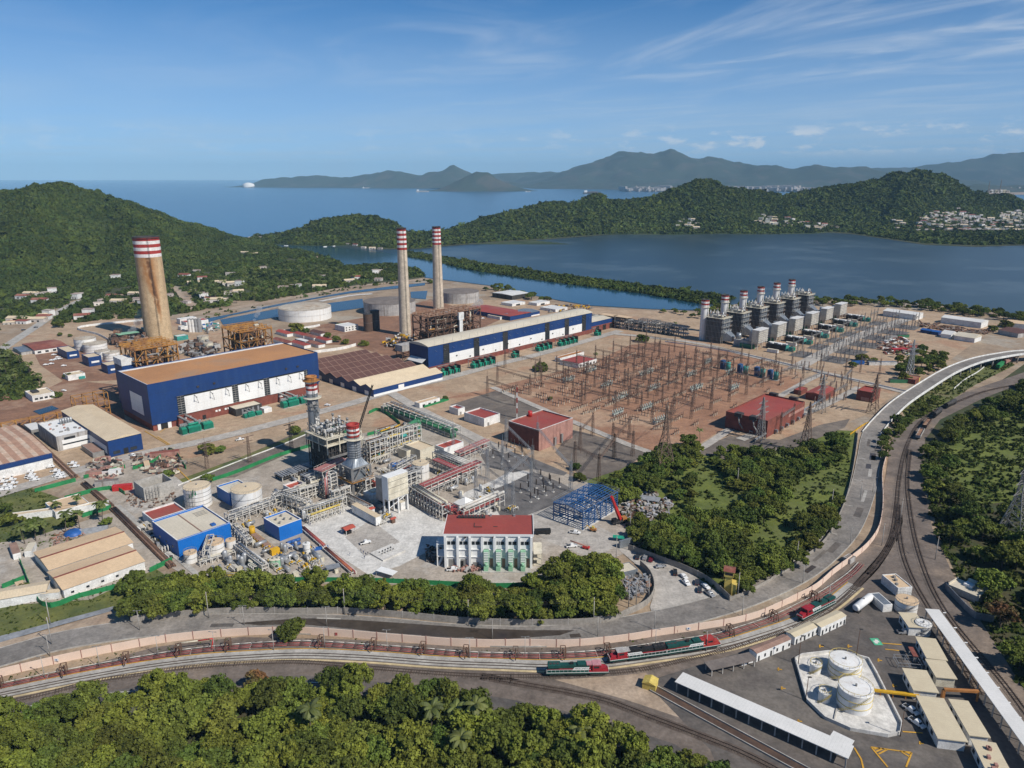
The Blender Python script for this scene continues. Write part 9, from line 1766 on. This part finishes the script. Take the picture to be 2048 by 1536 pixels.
# houses ---------------------------------------------------------------
def house_proto(L,D,h,wall,roof,gab):
 b=MB();b.box(0,0,-2,L,D,h);
 if gab:b.gable(0,0,L,D,h+.01,h+1.6,1,over=.3)
 else:b.box(-.2,-.2,h+.01,L+.2,D+.2,h+.35,1)
 b.box(L*.2,-.06,.6,L*.4,-.01,2,2);b.box(L*.6,-.06,0,L*.72,-.01,2.2,2)
 o=b.build('house',[wall,roof,'glass_dark']);me=o.data;bpy.data.objects.remove(o);return me
HP=[house_proto(11,8,3.4,'town_wall','town_roof',0),house_proto(13,9,3.6,'white_wall','tile_red',1),house_proto(9,8,6,'white_wall','town_roof',0),house_proto(16,9,3.6,'town_wall','cream_roof',1),house_proto(10,9,5.6,'rack_cream','white_roof',0)]
HK=('pale flat roofed house','white house with red roof','white two storey house','long pale house with cream roof','cream two storey house')
def house(x,y,z,k,rz,where,group,s=1.):
 o=bpy.data.objects.new('house',HP[k]);COL.objects.link(o);o.location=(x,y,z);o.rotation_euler=(0,0,rz);o.scale=(s,s,s);return tag(o,f'{HK[k]} {where}','house',f'{HK[k]}s {where}')
for x,y,k in VH:p=P(x,y);house(p.x,p.y,0,k,rg8.uniform(-.3,.6),'among the trees of the village',None,rg8.uniform(1.,1.45))
for i in range(11):p=P(6+i*7,650-i*1.6);house(p.x,p.y,0,(3,1)[i%2],.35,'in the terrace by the village road',None,.75)
for x,y,k in((497,478,3),(515,476,0),(540,484,0),(560,485,3),(575,485,3),(590,484,1),(605,483,0),(618,482,3),(660,487,1),(675,488,0),(690,490,0),(705,492,1),(722,497,0),(738,499,3),(755,499,0),(645,486,0)):p=P(x,y);house(p.x,p.y,.7,k,rg8.uniform(-.4,.4),'at the beach on the lagoon mouth',None,1.)
for poly,n in zip(HT,(150,62,52,10,14)):
 rg=random.Random(n);c=0
 while c<n:
  x,y=rg.uniform(min(p[0]for p in poly),max(p[0]for p in poly)),rg.uniform(min(p[1]for p in poly),max(p[1]for p in poly))
  if not inside(x,y,poly):continue
  d=2400.
  for _ in range(30):
   q=PD(x,y,d);z=max(0.,float(f3([q.x],[q.y])[0]))
   if q.z<=z+.5:break
   d+=25
  house(q.x,q.y,z+3.2,rg.choice((0,0,1,2,3,4)),rg.uniform(-.5,.5),'in the hillside town across the lagoon',None,rg.uniform(1.0,1.55));c+=1
b=MB();rgh=random.Random(77);c=0
while c<240:
 x,y=rgh.uniform(1825,2060),rgh.uniform(425,480)
 if not any(inside(x,y,q)for q in HT[:2]):continue
 d=2400.
 for _ in range(60):
  q=PD(x,y,d);z=max(0.,float(f3([q.x],[q.y])[0]))
  if q.z<=z+.5:break
  d+=25
 l,w2,h=rgh.uniform(7,13),rgh.uniform(6,9),rgh.uniform(3,7);k=rgh.choice((0,0,0,1,2));b.box(q.x,q.y,z-2,q.x+l,q.y+w2,z+2.5+h,k,3 if k<2 else 4);c+=1
b.build('town_houses',['town_wall','white_wall','rack_cream','town_roof','tile_red'],label='crowd of small pale houses between the larger ones of the hillside town',cat='town',kind='stuff')
b=MB();rgc=random.Random(9)
for _ in range(420):
 x=rgc.choice((rgc.gauss(1490,45),rgc.gauss(1590,30),rgc.gauss(2010,22),rgc.uniform(1250,1420)));y=380-abs(rgc.gauss(0,2.6));p=PD(x,y+1,9300);s=rgc.uniform(10,34);h=rgc.uniform(8,24);b.box(p.x-s/2,9300+rgc.uniform(-300,500),p.z-12,p.x+s/2,9300+rgc.uniform(510,560),p.z+h)
b.build('far_town','town_wall',label='white blocks of the hazy town on the far shore',cat='town',kind='stuff')
t=thing('radio_tower','slim faint radio tower on the ridge at right, left of two','tower',PD(1976,386,2960));b=MB();b.lattice((0,0,0),(0,0,46),3,1.,8,.3);b.build('lattice_mast','steel_grey',t);t=thing('radio_tower','slim faint radio tower on the ridge at right, right of two','tower',PD(1999,386,2960));b=MB();b.lattice((0,0,0),(0,0,50),3,1.,8,.3);b.build('lattice_mast','steel_grey',t)
for i in range(7):p=PD(1975+i*6,383.5,2970);house(p.x,p.y,p.z-1,(0,2,4)[i%3],0,'on the ridge top by the radio towers',None,1.5)
# steam and smoke -----------------------------------------------------
def plume(label,pts,rads,dens,col,name='steam'):
 V,F_=ICO2;b=MB();rg=np.random.default_rng(len(label));b2=ico(3,False)
 for p,r in zip(pts,rads):v=b2[0]*(1+rg.normal(0,.06,(len(b2[0]),1)));b.add([tuple(Vector(p)+Vector(q)*r)for q in v],[tuple(f)for f in b2[1]],0,True)
 m=bpy.data.materials.new(name);m.use_nodes=True;N,L=m.node_tree.nodes,m.node_tree.links;N.remove(N['Principled BSDF']);pv=N.new('ShaderNodeVolumePrincipled');pv.inputs['Color'].default_value=(*col,1);pv.inputs['Density'].default_value=dens;L.new(pv.outputs[0],N['Material Output'].inputs['Volume'])
 return b.build(name,m,label=label,cat=name,kind='stuff')
def along(a,c,n,r0,r1):return[Vector(a).lerp(Vector(c),k/(n-1))+Vector((rg8.uniform(-1,1),0,rg8.uniform(-1,1)))*r0*.4 for k in range(n)],[r0+(r1-r0)*k/(n-1)for k in range(n)]
a=PD(262,665,790);pts,rad=along(a,PD(290,618,800),6,3,5.5);plume('white steam drifting beside the tan chimney',pts,rad,.11,(.95,.95,.97))
a=PD(509,640,720);pts,rad=along(a,PD(518,618,730),4,1.6,3.2);plume('small white steam puff above the right ochre frame',pts,rad,.16,(.95,.95,.97));a=PD(945,612,790);pts,rad=along(a,PD(962,604,800),4,2.2,3.6);plume('white steam puff above the brown boiler pair',pts,rad,.16,(.95,.95,.97))
# ================================================================== AIR
b=MB();b.box(-44000,-2400,-2,44000,45900,900);m=bpy.data.materials.new('haze');m.use_nodes=True;N,L=m.node_tree.nodes,m.node_tree.links;N.remove(N['Principled BSDF']);pv=N.new('ShaderNodeVolumePrincipled');pv.inputs['Color'].default_value=(.42,.73,1,1);pv.inputs['Density'].default_value=3.6e-5;pv.inputs['Anisotropy'].default_value=-.25;L.new(pv.outputs[0],N['Material Output'].inputs['Volume'])
b.build('haze',m,label='thin blue summer haze over sea and land',cat='haze',kind='stuff')
